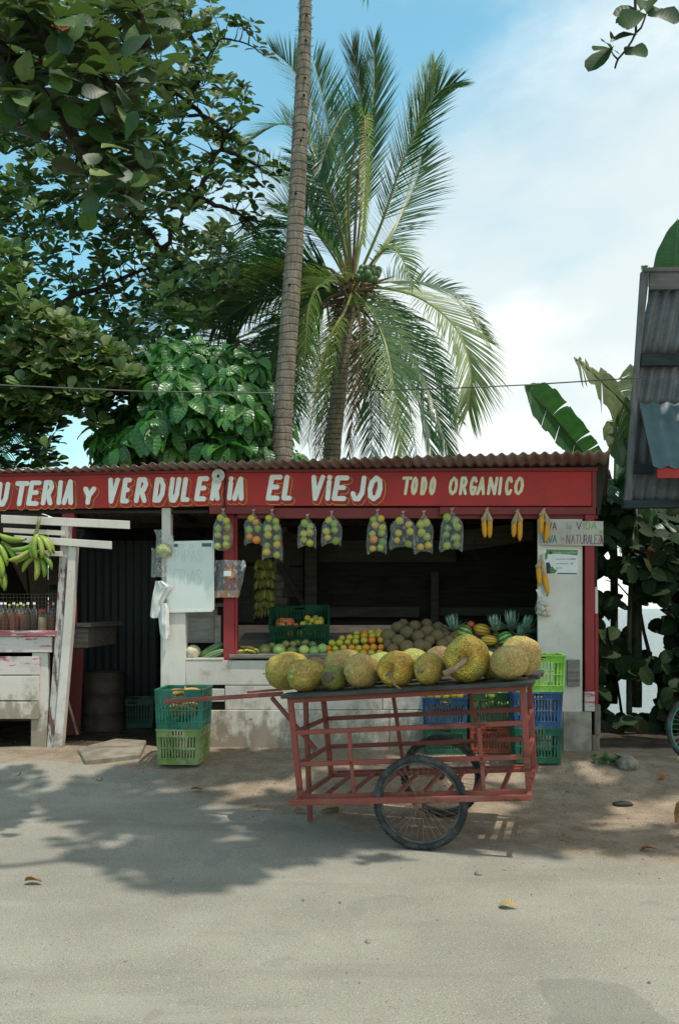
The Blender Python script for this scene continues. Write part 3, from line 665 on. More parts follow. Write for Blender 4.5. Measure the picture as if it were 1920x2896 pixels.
ctz = S(0, 1784, -.1).z
def bottle(px, d, h, r, liq, cap, label, wide=False):
    l = S(px, 1784, d); l.z = ctz
    b = thing('bottle', label, 'bottle', SH_M @ l, (0, 0, R(-3)), 'bottles on the drinks counter')
    nr = r * (0.75 if wide else 0.36)
    MB().lathe([(0, 0), (r, 0.0), (r, h * .62), (r * .8, h * .72), (nr, h * .82), (nr, h * .93)], 14).build('glass', GLASS, b, True)
    MB().lathe([(0, .006), (r * .93, .006), (r * .93, h * .60), (r * .8, h * .63), (0, h * .63)], 12).build('drink', liq, b, True)
    MB().lathe([(nr * 1.15, h * .91), (nr * 1.2, h), (0, h)], 12).build('cap', CAPS[cap], b, True)
for px, cap, liq, w in ((-22, 'yellow', AMBER, 'amber bottle with yellow cap half out of view at the left edge'), (5, 'white', AMBER, 'amber bottle with pale cap at the left end of the drinks counter'),
        (16, 'white', BRN, 'dark amber bottle with pale cap, second from the left end'), (28, 'yellow', AMBER, 'amber bottle with the leftmost yellow green cap'),
        (40, 'white', AMBER, 'pale capped amber bottle between two yellow capped ones'), (50, 'yellow', AMBER, 'amber bottle with the middle yellow green cap'),
        (60, 'white', AMBER, 'pale capped amber bottle behind the middle yellow capped one'), (68, 'yellow', AMBER, 'amber bottle with the rightmost yellow green cap'),
        (80, 'white', BRN, 'brownish bottle with pale cap right of the yellow capped ones'), (98, 'white', BRN, 'brown bottle with tall white cap left of the red capped jar'),
        (140, 'red', BRN, 'brown bottle with small red cap behind the pale jar'), (152, 'white', BRN, 'pale capped brown bottle at the right end of the counter')):
    bottle(px, random.uniform(0.05, 0.13), 0.30 if cap == 'white' else 0.285, 0.032, liq, cap, w)
bottle(121, 0.02, 0.225, 0.045, PALE, 'red', 'wide clear jar of pale honey with bright red lid', True)
# fascia disc and cable
l = SW(618, 1345, -0.085); mb = MB(); mb.lathe([(0.012, 0), (0.066, 0.0), (0.068, 0.006), (0.012, 0.010)], 28, Matrix.Rotation(R(90), 4, 'X'))
dsc = tag(mb.build('metal_disc', m_var('dull_white_disc', (0.66, 0.64, 0.58), (0.5, 0.48, 0.42), 30, 0.4), loc=l, rot=(0, 0, R(-3))), 'round dull white disc nailed over the sign beside the cable', 'disc')
MB().tube([(0, 0.004, -.01), (0, -0.014, -0.01)], 0.014, 10).build('hub', DARKW, dsc); MB().bar((0, -.008, .03), (.002, -.008, .055), .008, .004).bar((.012, -.008, -.03), (.03, -.008, -.045), .008, .004).build('mark', DARKW, dsc)
o0 = SW(636, 1325, -0.055); MB().tube([SW(x, y, d) - o0 for x, y, d in ((634, 1290, -.1), (636, 1325, -0.06), (637, 1370, -0.05), (634, 1405, -.05), (635, 1440, -.045))], 0.009, 6).build('black_cable', m_flat('black_rubber', (0.02, 0.02, 0.02)), loc=o0)
tag(bpy.data.objects['black_cable'], 'black cable running down over the joint in the sign board', 'cable')
o0 = P(900, 1108, 8.0); w_ = MB().tube([P(x, y, Y) - o0 for x, y, Y in ((-900, 1040, 7.6), (-300, 1072, 7.8), (0, 1089, 7.9), (400, 1107, 8.0), (780, 1112, 8.0), (1240, 1100, 8.1), (1500, 1088, 8.15), (1800, 1069, 8.2), (1835, 1066, 8.3))], 0.0065, 5).build('power_line', m_flat('grey_cable_sheath', (0.09, 0.085, 0.08)), loc=o0)
tag(w_, 'thin dark overhead cable sagging across in front of the trees', 'cable')

# ================================================================ HANDCART
CT_M = Matrix.Translation((0.561, 5.91, 0.325)) @ Matrix.Rotation(R(-15.4), 4, 'Z') @ Matrix.Rotation(R(-4.6), 4, 'Y'); CT_I = CT_M.inverted()
def C(px, py, y): return unproj(CT_I, px, py, y)
RAIL = m_paint('cart_red_oxide_paint', (0.33, 0.080, 0.058), (0.13, 0.05, 0.03), 0.45, 0, paint2=(0.25, 0.065, 0.052), dirtamt=0.55, dirt=(0.30, 0.20, 0.15), rough=0.45)
CW = 0.90   # depth of the side frame at the back (cart-local)
cart = thing('handcart', 'red iron pushcart on two bicycle wheels with dark plank top and long handle', 'handcart')
cart.matrix_world = CT_M
TH = 0.034
def rail(name, a, b, w=TH, h=TH, m=RAIL, bev=0.004, up=(0, 0, 1)):
    o = MB().bar(a, b, w, h, up).build(name, m, cart); 
    if bev: q = o.modifiers.new('bevel', 'BEVEL'); q.width = bev; q.segments = 2
    return o
yF = 0.075; yO = -0.075
TL, TR = C(822, 1984, yF), C(1478, 1944, yF); BL, BR = C(850, 2252, yF), C(1495, 2240, yF)
zt = (TL.z + TR.z) / 2; zb = (BL.z + BR.z) / 2; xl0, xr0, xl1, xr1 = TL.x, TR.x, BL.x, BR.x
def lv(f): return xl0 + (xl1 - xl0) * f, xr0 + (xr1 - xr0) * f, zt + (zb - zt) * f   # f: 0 top .. 1 bottom
zr = [0, (C(1160, 2058, yF).z - zt) / (zb - zt), (C(1160, 2151, yF).z - zt) / (zb - zt), 1.0]
VY = Vector((0, 1, 0))
for y, tag_ in ((yF, 'near'), (CW, 'far')):
    for i, f in enumerate(zr):
        a, b, z = lv(f); rail('side_rail', (a, y, z), (b, y, z), TH - .002 * i, TH)
    for f0, s_ in ((0, 0), (0, 1)):
        a0, b0, z0_ = lv(0); a1, b1, z1_ = lv(1)
        p, q = ((a0, y, z0_ + .018), (a1, y, z1_ - .018)) if s_ == 0 else ((b0, y, z0_ + .018), (b1, y, z1_ - .018))
        rail('corner_post', p, q, TH + .005, TH + .006, up=(1, 0, 0))
xm1, xm2 = C(994, 2160, yF).x, C(1361, 2150, yF).x
for y in (yF, CW):
    for x in (xm1, xm2):
        za, zb_ = lv(zr[1])[2] - .018, zb + .018
        if y == yF: rail('upright', (x, y - .001, za), (x, y - .001, zb_), 0.028, 0.026, up=(1, 0, 0))
    if y == CW:
        for x0, x1 in ((0.35, 0.38), (0.72, 0.76)):
            xa_ = xl0 + (xr0 - xl0) * x0; xb_ = xl0 + (xr0 - xl0) * x1; rail('upright', (xa_, y, zt), (xb_, y, zb), 0.03, 0.028, up=(1, 0, 0))
for f in zr[1:]:
    a, b, z = lv(f)
    for x in (a, b): rail('end_rail', (x, yF + .02, z - .001), (x, CW - .02, z - .001), 0.032, 0.03)
for x, z in ((xl0, zt - .002), (xr0, zt - .002)): rail('end_rail', (x, yF + .02, z), (x, CW - .02, z), 0.03, 0.03)
for i in range(1, 9):
    x = xl1 + (xr1 - xl1) * i / 9.0; rail('floor_bar', (x, yF + .02, zb + .004), (x, CW - .02, zb + .004), 0.034, 0.022)
# outer wheel rails carrying the axles
for y in (yO, CW + (yF - yO)):
    a, b = C(820, 2271, yO).x, C(1503, 2253, yO).x; z = 0.5 * (C(820, 2271, yO).z + C(1503, 2253, yO).z)
    rail('wheel_rail', (a, y, z), (b, y, z), 0.034, 0.040)
    s_ = 1 if y < 0 else -1
    for x in (a + .03, b - .02): rail('outrigger', (x, y + s_ * .018, z + .002), (x, (yF if y < 0 else CW) - s_ * .015, z + .006), 0.03, 0.03)
# stand leg and handle with brace
xm = C(872, 2200, 0.5).x; rail('stand_leg', (C(866, 1995, .5).x, 0.5, zt - 0.0), (C(875, 2318, .5).x + .005, 0.5, CT_I.to_3x3().to_4x4() and (C(876, 2322, 0.5).z)), 0.036, 0.036, up=(1, 0, 0))
h0 = C(800, 1962, 0.42); h1 = C(466, 1984, 0.42)
rail('handle', h0, h1, 0.034, 0.034); rail('handle_brace', C(768, 1972, 0.44), C(893, 2120, 0.5), 0.03, 0.03, up=(0, 1, 0))
rail('handle', h0 + Vector((0, .0, .034)), C(700, 1962, .42) + Vector((0, 0, .012)), 0.03, 0.018)
# plank top
zp = zt + 0.022; TT = 0.034
xL, xR = C(786, 1970, -0.03).x, C(1508, 1925, -0.03).x
rowsp = [(-0.03, 0.22, 0.0, 0.0), (0.235, 0.47, 0.04, -0.06), (0.485, 0.71, -0.02, 0.02), (0.72, 1.0, 0.03, 0.035)]
for a, b, dl, dr in rowsp:
    mb = MB(); n = 8; pts = []
    for i in range(n + 1):
        x = xL + dl + (xR + dr - xL - dl) * i / n; wz = 0.006 * nz(x * 2, a * 9, 2); nar = 0.05 if i == 0 else 0.0
        pts.append([(x, a + nar + .006 * nz(x * 3, a), zp + wz), (x, b - nar + .006 * nz(x * 3, b, 5), zp + wz), (x, b - nar, zp + TT + wz), (x, a + nar, zp + TT + wz)])
    fs = []
    for i in range(n):
        for k in range(4): k2 = (k + 1) % 4; fs.append((i * 4 + k, i * 4 + k2, (i + 1) * 4 + k2, (i + 1) * 4 + k))
    fs += [(3, 2, 1, 0), (n * 4, n * 4 + 1, n * 4 + 2, n * 4 + 3)]
    mb.add([p for r_ in pts for p in r_], fs); o_ = mb.build('plank', TABLEW, cart); q = o_.modifiers.new('bevel', 'BEVEL'); q.width = .008; q.segments = 2; q.limit_method = 'ANGLE'
# wheels
t = NT('tyre_rubber'); o = t.co('Object'); c = t.mix(t.mr(t.noise(o, 9, 5, .7), 0.4, 0.75), (0.030, 0.031, 0.033), (0.12, 0.117, 0.11)); t.set(color=c, rough=0.75, spec=0.3); TYRE = t.mat
STEEL = m_var('dull_steel', (0.22, 0.20, 0.18), (0.36, 0.34, 0.31), 20, 0.35, 0.1); RIMM = m_var('dark_rim', (0.035, 0.033, 0.032), (0.09, 0.085, 0.08), 14, 0.4, 0.1)
RUST = m_var('rusty_steel', (0.16, 0.07, 0.045), (0.30, 0.17, 0.11), 30, 0.6, 0.3)
def torus(mb, Rr, prof, n, m=0):   # prof: closed list of (radial, axial)
    k = len(prof); vs = []
    for i in range(n):
        g = 2 * math.pi * i / n
        for r_, a in prof: vs.append(((Rr + r_) * math.cos(g), a, (Rr + r_) * math.sin(g)))
    mb.add(vs, [(i * k + j, i * k + (j + 1) % k, ((i + 1) % n) * k + (j + 1) % k, ((i + 1) % n) * k + j) for i in range(n) for j in range(k)], m)
def make_wheel(parent, Rw=0.33, tr=0.0245, knobs=True, tyre_m=TYRE, rim_m=RIMM, loc=(0, 0, 0), rot=(0, 0, 0), spm=RUST):
    w = bpy.data.objects.new('wheel', None); COL.objects.link(w); w.parent = parent; w.location = loc; w.rotation_euler = rot; w.empty_display_size = .1
    mb = MB(); torus(mb, Rw - tr, [(tr * math.cos(2 * math.pi * i / 12), tr * math.sin(2 * math.pi * i / 12)) for i in range(12)], 96); ty = mb.build('tyre', tyre_m, w, True)
    if knobs:
        mb = MB()
        for i in range(72):
            for row, (off, aa) in enumerate(((0.0, -0.55), (0.5, 0.55), (0.25, -1.15), (0.75, 1.15))):
                g = 2 * math.pi * (i + off) / 72; ct, stt = math.cos(g), math.sin(g)
                er = Vector((ct, 0, stt)); et = Vector((-stt, 0, ct)); ey = Vector((0, 1, 0)); nrm = er * math.cos(aa) + ey * math.sin(aa); tt = (ey * math.cos(aa) - er * math.sin(aa))
                p = er * (Rw - tr) + nrm * (tr + .001); d = (et * .75 + tt * (.5 if aa > 0 else -.5)).normalized()
                mb.bar(p - d * .010, p + d * .009, .0075, .006, up=nrm)
        tag(mb.build('tread', tyre_m, w), kind='stuff')
    mb = MB(); torus(mb, Rw - 2 * tr - .006, [(-.006, -.012), (.008, -.014), (.010, -.009), (.003, 0), (.010, .009), (.008, .014), (-.006, .012)], 72); mb.build('rim', rim_m, w, True)
    mb = MB(); rr = Rw - 2 * tr - .010
    for i in range(36):
        g = 2 * math.pi * i / 36; s_ = 1 if i % 2 else -1; g2 = g + (1 if (i // 2) % 2 else -1) * 1.15
        mb.bar((rr * math.cos(g), 0, rr * math.sin(g)), (.022 * math.cos(g2), s_ * .028, .022 * math.sin(g2)), .0024, .0024, up=(0, 1, 0))
    tag(mb.build('spokes', spm, w), kind='stuff')
    MB().lathe([(0, -.075), (.009, -.075), (.009, -.040), (.024, -.032), (.024, -.026), (.014, -.022), (.014, .022), (.024, .026), (.024, .032), (.009, .04), (.009, .075), (0, .075)], 16, Matrix.Rotation(R(90), 4, 'X')).build('hub', rim_m, w, True)
    return w
make_wheel(cart); make_wheel(cart, loc=(0, CW + yF, 0), rot=(0, R(17), 0))
for y in (yO, yF - .0): 
    z = C(820, 2271, yO).z; rail('axle_plate', (0, y - .004, .03), (0, y - .004, -.02), .006, .05, RUST, .001, up=(1, 0, 0))

# ================================================================ JACKFRUIT
def m_jack(name, c1, c2, c3, pit, sc=86.0, red=None, brown=0.4):
    sc = sc * 1.35; t = NT(name); o = t.co('Object'); v = t.vor(o, sc, out='Distance', rnd=0.75)
    v2 = t.vor(o, sc, feature='DISTANCE_TO_EDGE', rnd=0.75)
    n = t.noise(o, 5.5, 5, 0.6); c = t.mix(t.mr(n, 0.36, 0.5), c1, c2); c = t.mix(t.mr(n, 0.5, 0.64), c, c3)
    c = t.mix(t.mr(t.noise(o, 9.0, 6, 0.7), 0.55, 0.72, 0, brown * .8), c, (0.26, 0.15, 0.06)); c = t.mix(t.mr(t.noise(o, 26.0, 4, 0.7), 0.68, 0.74, 0, .5), c, (0.2, 0.12, 0.05))
    if red: c = t.mix(t.mr(t.noise(o, 7.5, 4, 0.6, .5), 0.54, 0.70, 0, 0.8), c, red)
    c = t.mix(t.mr(v2, 0.02, 0.20, 0.92, 0.0), c, pit)
    c = t.mix(1.0, c, (1.14, 1.16, 1.1), 'MULTIPLY'); t.set(color=c, rough=0.5, spec=0.35, normal=t.bump(t.mr(v, 0.0, 0.6, 1.0, 0.0), 1.0, 0.009)); return t.mat
J_YEL = m_jack('jackfruit_yellow_brown', (0.60, 0.46, 0.09), (0.70, 0.54, 0.11), (0.60, 0.38, 0.09), (0.09, 0.055, 0.02))
J_GRN = m_jack('jackfruit_green', (0.22, 0.30, 0.045), (0.32, 0.37, 0.07), (0.27, 0.26, 0.06), (0.055, 0.05, 0.02), brown=0.3)
J_TAN = m_jack('jackfruit_tan', (0.68, 0.50, 0.16), (0.74, 0.57, 0.19), (0.66, 0.42, 0.14), (0.14, 0.08, 0.035), 95)
J_ORG = m_jack('jackfruit_orange', (0.84, 0.52, 0.07), (0.86, 0.58, 0.09), (0.72, 0.38, 0.06), (0.12, 0.06, 0.02), 66, red=(0.45, 0.14, 0.03), brown=0.25)
J_BIG = m_jack('jackfruit_green_gold', (0.46, 0.48, 0.10), (0.82, 0.56, 0.08), (0.78, 0.45, 0.06), (0.10, 0.06, 0.02), 58, red=(0.46, 0.11, 0.035), brown=0.2)
J_LIM = m_jack('jackfruit_pale_green', (0.46, 0.53, 0.11), (0.55, 0.57, 0.14), (0.42, 0.42, 0.11), (0.14, 0.11, 0.04), 80, brown=0.15)
J_BRN = m_jack('jackfruit_brown', (0.42, 0.26, 0.11), (0.48, 0.32, 0.14), (0.36, 0.21, 0.09), (0.09, 0.05, 0.025), 95)
STEM = m_wood('fruit_stem', (0.17, 0.11, 0.07), (0.36, 0.26, 0.19), 1, sc=30.0); GSTEM = m_var('green_stem', (0.16, 0.28, 0.04), (0.22, 0.34, 0.07), 20)
ztop = zp + TT
def jack(px, py, ylo, wpx, hpx, Lr, yaw, mat, label, seed, pit=0.0, stem=None, neck=0.0, lift=0.0, tilt=0.0, spot=None):
    """px,py,wpx,hpx: outline in the picture at cart depth ylo; Lr: half length along its own axis in m"""
    c = C(px, py, ylo); sc = (CT_M @ c).y / F_PX; rx = wpx / 2 * sc; rz = hpx / 2 * sc
    c.z = ztop + rz * 0.985 + lift
    fr = random.Random(seed); ph = [fr.uniform(0, 9) for _ in range(6)]
    def fn(d):
        q = 1 + 0.075 * nz(d.x * 1.6 + ph[0], d.y * 1.6 + ph[1], d.z * 1.6) + 0.03 * nz(d.x * 4 + ph[2], d.y * 4, d.z * 4)
        if neck and d.y < -0.55: q *= 1 - neck * ((-d.y - .55) / .45) ** 2
        if pit and d.y < -0.8: q *= 1 - pit * smooth(0.8, 1.0, -d.y)
        return q
    # ellipsoid grid with its poles on the long (y) axis
    mb = MB(); nu, nv = 56, 40; vs = []; fs = []
    for i in range(nv + 1):
        th = math.pi * i / nv
        for k in range(nu):
            g = 2 * math.pi * k / nu; d = Vector((math.sin(th) * math.cos(g), -math.cos(th), math.sin(th) * math.sin(g)))
            q = fn(d); vs.append((d.x * rx * q, d.y * Lr * q, d.z * rz * q))
    for i in range(nv):
        for k in range(nu): k2 = (k + 1) % nu; fs.append((i * nu + k, i * nu + k2, (i + 1) * nu + k2, (i + 1) * nu + k))
    mb.add(vs, fs)
    rt = thing('jackfruit', label, 'jackfruit'); rt.matrix_world = CT_M @ Matrix.Translation(c) @ Matrix.Rotation(R(yaw), 4, 'Z') @ Matrix.Rotation(R(tilt), 4, 'X')
    mb.build('rind', mat, rt, True)
    fy = -Lr * (1 - pit * .95) * (1 - neck)
    if stem == 'green': MB().tube([(0, fy + .01, 0), (0, fy - .022, -.004)], [.021, .017], 10).build('stem_stub', GSTEM, rt, True)
    if stem == 'stub': MB().tube([(0, fy + .02, 0), (-.004, fy - .03, 0)], [.02, .014], 10).build('stem_stub', STEM, rt, True)
    if stem == 'twig':
        MB().tube([(0, fy + .02, 0), (.02, fy - .03, -.045), (.06, fy - .06, -.10), (.105, fy - .07, -.125)], [.011, .008, .006, .006], 7).tube([(.0, fy - .01, -.01), (-.03, fy - .02, -.04)], [.007, .004], 6).build('stem', STEM, rt)
    if stem == 'club':
        MB().tube([(.03, fy + .05, .02), (.0, fy - .03, -.01), (-.05, fy - .06, -.05), (-.13, fy - .06, -.085)], [.024, .020, .018, .024], 9).build('stem', m_var('pale_cut_stem', (0.40, 0.27, 0.18), (0.26, 0.16, 0.10), 20, .6), rt, True)
        mb2 = MB()
        for i in range(22):
            g = 2 * math.pi * i / 22; r_ = fr.uniform(.022, .075); q = Vector((math.cos(g) * r_, 0, math.sin(g) * r_ * 1.1)); mb2.tube([q + Vector((0, fy + .035, 0)), q * 1.35 + Vector((0, fy - .004, 0))], [.013, .006], 5)
        mb2.build('torn_core', m_var('torn_brown_core', (0.05, 0.025, 0.015), (0.16, 0.085, 0.04), 40, .8, .5), rt, True)
    if spot:
        mb2 = MB(); mb2.ell((0, -Lr * .915, rz * .12), (rx * .5, Lr * .1, rz * .46), 16, 8, fn=lambda d: 1 + .18 * nz(d.x * 3, d.y * 3, d.z * 3)); mb2.build('rot_patch', m_var('rotten_brown_rind', (0.075, 0.045, 0.025), (0.13, 0.085, 0.05), 30, .8, .6, 60), rt, True)
    return rt
jack(817, 1905, 0.40, 122, 108, 0.20, -28, J_YEL, 'large yellow brown jackfruit lying at the left end of the cart', 1)
jack(866, 1908, 0.16, 100, 92, 0.17, -24, J_YEL, 'lumpy yellowish jackfruit with bright green stem stub facing the road', 2, stem='green', neck=0.10)
jack(946, 1912, 0.10, 70, 72, 0.13, -8, J_GRN, 'small green jackfruit with a dark rotten patch on its end', 3, spot=1)
jack(970, 1868, 0.42, 100, 100, 0.19, -30, J_TAN, 'tan green jackfruit behind the small one with the rotten patch', 4, lift=0.02)
jack(1024, 1900, 0.14, 87, 100, 0.20, -12, J_TAN, 'upright looking tan jackfruit, fourth from the left in front', 5, tilt=-6)
jack(1121, 1897, 0.12, 104, 102, 0.17, -14, J_ORG, 'orange yellow jackfruit with a thin broken stem hanging down', 6, pit=0.35, stem='twig')
jack(1213, 1892, 0.12, 78, 92, 0.18, -10, J_YEL, 'narrow brown yellow jackfruit left of the biggest one', 7, stem='stub', pit=0.08)
jack(1320, 1862, 0.16, 128, 134, 0.20, -4, J_BIG, 'biggest jackfruit, green and gold, with a torn core and pale stem', 8, pit=0.4, stem='club')
jack(1438, 1873, 0.10, 106, 100, 0.13, -10, J_TAN, 'round tan jackfruit in front at the right end of the cart', 9)
jack(1472, 1857, 0.42, 116, 116, 0.16, -10, J_TAN, 'large round pale tan jackfruit behind at the right end', 10)
jack(1078, 1868, 0.50, 96, 82, 0.15, -20, J_LIM, 'pale green jackfruit in the back row behind the tan one', 11, lift=.02)
jack(1167, 1865, 0.50, 90, 88, 0.15, -20, J_LIM, 'lime green jackfruit in the back row behind the orange one', 12, lift=.02)
jack(888, 1880, 0.78, 86, 72, 0.12, 10, J_BRN, 'dull brown jackfruit in the back row at the left', 13, lift=.02)
jack(1246, 1866, 0.46, 96, 88, 0.15, 0, J_BRN, 'brown jackfruit wedged behind the narrow one and the biggest one', 14, lift=.03)
jack(1384, 1880, 0.34, 60, 80, 0.12, 0, J_LIM, 'small greenish jackfruit squeezed between the two largest right hand fruits', 15)

# ================================================================ CRATES
def make_crate(w, d, h, mat, label, group, name='crate', wall=0.006, taper=0.94, handle_front=True, nslat=13, cat='crate'):
    rt = thing(name, label, cat, group=group)
    def side(W, n, handle):
        mb = MB(); T = wall; H = h
        def tp(z): return taper + (1 - taper) * z / H
        def bx(x0, x1, z0, z1, y0=0.0, y1=T):
            for_v = [(x * tp(z), y, z) for z in (z0, z1) for y in (y0, y1) for x in (x0, x1)]
            mb.add(for_v, [(0, 2, 3, 1), (4, 5, 7, 6), (0, 1, 5, 4), (2, 6, 7, 3), (0, 4, 6, 2), (1, 3, 7, 5)])
        hw = W / 2; r1 = .20 * H
        bx(-hw, hw, H - .014, H, -.010, T + .004)                                   # rim
        if handle:
            g = min(.055, W * .2); bx(-hw, -g, H - r1, H - .0142); bx(g, hw, H - r1, H - .0142); bx(-g, g, H - r1, H - r1 + .012)
        else: bx(-hw, hw, H - r1, H - .0142)
        bx(-hw, hw, 0, .16 * H)
        zz = [.16 * H + .0002, .46 * H, .49 * H, H - r1 - .0002]
        for a, b in ((zz[0], zz[1]), (zz[2], zz[3])):
            for i in range(n):
                x = -hw * .86 + 2 * hw * .86 * i / (n - 1); bx(x - W * .0165, x + W * .0165, a, b, .001, T - .001)
            bx(-hw, -hw * .9, a, b); bx(hw * .9, hw, a, b)
        for z in (zz[1], H - r1 - .006, .155 * H): bx(-hw, hw, z, z + .008, -.008, T + .001)
        bx(-hw, hw, .0, .010, -.006, T)
        for x in (-hw * .95, -hw * .45, 0 if not handle else hw * .001, hw * .45, hw * .95): bx(x - .003, x + .003, .011, H - (r1 + .001 if handle and abs(x) < .01 else .015), -.007, T - .0015)
        return mb
    for k, (W, dd, n, hd) in enumerate(((w, d, nslat, True), (w, d, nslat, True), (d - .004, w, int(nslat * d / w), False), (d - .004, w, int(nslat * d / w), False))):
        mb = side(W, n, hd); ang = (0, 180, 90, -90)[k]; m = Matrix.Rotation(R(ang), 4, 'Z'); out = []
        for v in mb.v:
            tp = taper + (1 - taper) * v[2] / h; out.append(tuple(m @ Vector((v[0], v[1] - dd / 2 * tp + .001, v[2]))))
        mb.v = out; mb.build('side_panel', mat, rt)
    mb = MB(); q = taper
    for i in range(9): x = -w / 2 * q + w * q * (i + .5) / 9; mb.box(x - .011, x + .011, -d / 2 * q + .006, d / 2 * q - .006, .004, .010)
    for i in range(5): y = -d / 2 * q + d * q * (i + .5) / 5; mb.box(-w / 2 * q + .006, w / 2 * q - .006, y - .012, y + .012, .0104, .014)
    mb.build('base', mat, rt); return rt
CR_TEAL = m_plastic('teal_green_plastic', (0.012, 0.13, 0.085), fade=(0.05, 0.23, 0.16), amt=.5); CR_LIMEF = m_plastic('faded_lime_plastic', (0.18, 0.27, 0.07), fade=(0.34, 0.42, 0.20), amt=.7)
CR_DKG = m_plastic('dark_green_plastic', (0.008, 0.06, 0.032), fade=(0.016, 0.09, 0.05), amt=.2); CR_BLUE = m_plastic('blue_plastic', (0.012, 0.065, 0.17), fade=(0.06, 0.15, 0.30), amt=.6)
CR_LIME = m_plastic('bright_lime_plastic', (0.17, 0.42, 0.03), fade=(0.32, 0.58, 0.12), amt=.4); CR_RED = m_plastic('orange_red_plastic', (0.38, 0.06, 0.025), fade=(0.55, 0.17, 0.09), amt=.5)
CR_GRN = m_plastic('bottle_green_plastic', (0.008, 0.095, 0.055), fade=(0.04, 0.18, 0.11), amt=.45); CR_OLV = m_plastic('dull_green_plastic', (0.03, 0.10, 0.045), fade=(0.05, 0.15, 0.07), amt=.45)
def stack(px, Yc, d, items, rz=0.0, g=None):
    x = (px - CX) / F_PX * (Yc - d / 2); z = gh(x, Yc) + .002
    for (w, h, mat, lab, dx, da) in items:
        c = make_crate(w, d, h, mat, lab, g); c.location = (x + dx, Yc, z); c.rotation_euler = (0, 0, R(rz + da)); z += h + .003
    return x, z
lx, lz = stack(508, 8.36, 0.50, [(0.415, .338, CR_LIMEF, 'faded lime green crate on the ground under the teal crate of bananas', 0, 0), (0.455, .378, CR_TEAL, 'teal green crate holding ripe bananas beside the doorway', -.0, 1.5)], -4, 'crates stacked beside the doorway')
stack(1261, 8.68, 0.30, [(0.42, .262, CR_GRN, 'green crate at the bottom behind the cart wheel', 0, 0), (0.43, .300, CR_BLUE, 'blue crate of yellow fruit against the plank front', 0, 1)], -3, 'crates against the plank front')
stack(1391, 8.68, 0.30, [(0.42, .262, CR_RED, 'orange red crate at the bottom behind the cart', 0, 0), (0.43, .345, CR_OLV, 'dull green crate of yellow green fruit behind the cart', 0, -1)], -3, 'crates against the plank front')
rx_, rz_ = stack(1527, 8.22, 0.40, [(0.44, .335, CR_GRN, 'dark green crate at the bottom of the three high stack', 0, 0), (0.455, .335, CR_BLUE, 'blue crate in the middle of the three high stack', .0, -1.5), (0.475, .35, CR_LIME, 'bright lime crate of dark pods on top of the stack', .01, 1)], -5, 'three crates stacked right of the cart')
# ================================================================ FRUIT
def fruit_mesh(name, r, mat, sq=(1, 1, 1), seed=0, nu=14, nv=9, lump=.03):
    mb = MB(); mb.ell((0, 0, 0), (r * sq[0], r * sq[1], r * sq[2]), nu, nv, fn=lambda d: 1 + lump * nz(d.x * 2 + seed, d.y * 2, d.z * 2)); return mb.mesh(name, mat, True)
ORANGE = m_var('orange_peel', (0.74, 0.27, 0.018), (0.80, 0.42, 0.03), 14, .42, .3, 220, dist=.0006, rnd=.035); LIME = m_var('green_citrus_peel', (0.20, 0.36, 0.05), (0.42, 0.46, 0.08), 14, .4, .3, 200, dist=.0006, rnd=.05)
YLIME = m_var('yellow_citrus_peel', (0.70, 0.50, 0.04), (0.50, 0.48, 0.06), 12, .4, .3, 200, dist=.0006, rnd=.04); TOM = m_var('red_orange_skin', (0.55, 0.13, 0.04), (0.62, 0.25, 0.07), 16, .3, .05, rnd=.03)
GUAVA = m_var('pale_green_skin', (0.34, 0.48, 0.12), (0.46, 0.55, 0.18), 14, .45, .2, rnd=.04); AVOC = m_var('olive_green_skin', (0.18, 0.20, 0.055), (0.28, 0.30, 0.09), 14, .5, .3, rnd=.04)
SAPO = m_var('rough_brown_skin', (0.15, 0.108, 0.05), (0.24, 0.18, 0.09), 20, .85, .7, 160, .2, dist=.002, rnd=.02)
M_OR = [fruit_mesh('orange', 1, ORANGE, seed=i) for i in range(2)]; M_YL = [fruit_mesh('yellow_citrus', 1, YLIME, (1, 1, .97), i) for i in range(2)]; M_LI = [fruit_mesh('lime', 1, LIME, (1, 1, 1.06), i) for i in range(2)]
M_TO = [fruit_mesh('cashew_fruit', 1, TOM, (1, 1, .88), i, lump=.07) for i in range(2)]; M_GU = [fruit_mesh('guava', 1, GUAVA, (1, 1, .95), i) for i in range(2)]; M_AV = [fruit_mesh('avocado', 1, AVOC, (1, .95, .95), i, lump=.06) for i in range(2)]
M_SA = [fruit_mesh('sapote', 1, SAPO, (1, 1, .96), i, 20, 12, .06) for i in range(3)]
def fruit(name, mesh, p, r, label, cat, group):
    o = link_mesh(name, random.choice(mesh), loc=p, scale=r, rot=(random.uniform(-.6, .6), random.uniform(-.6, .6), random.uniform(0, 6))); return tag(o, label, cat, group)
def tray(px, py, d=None):
    """a point of the tray region: picture x,y -> depth chosen by height in the heap"""
    return SH_M @ S(px, py, d)
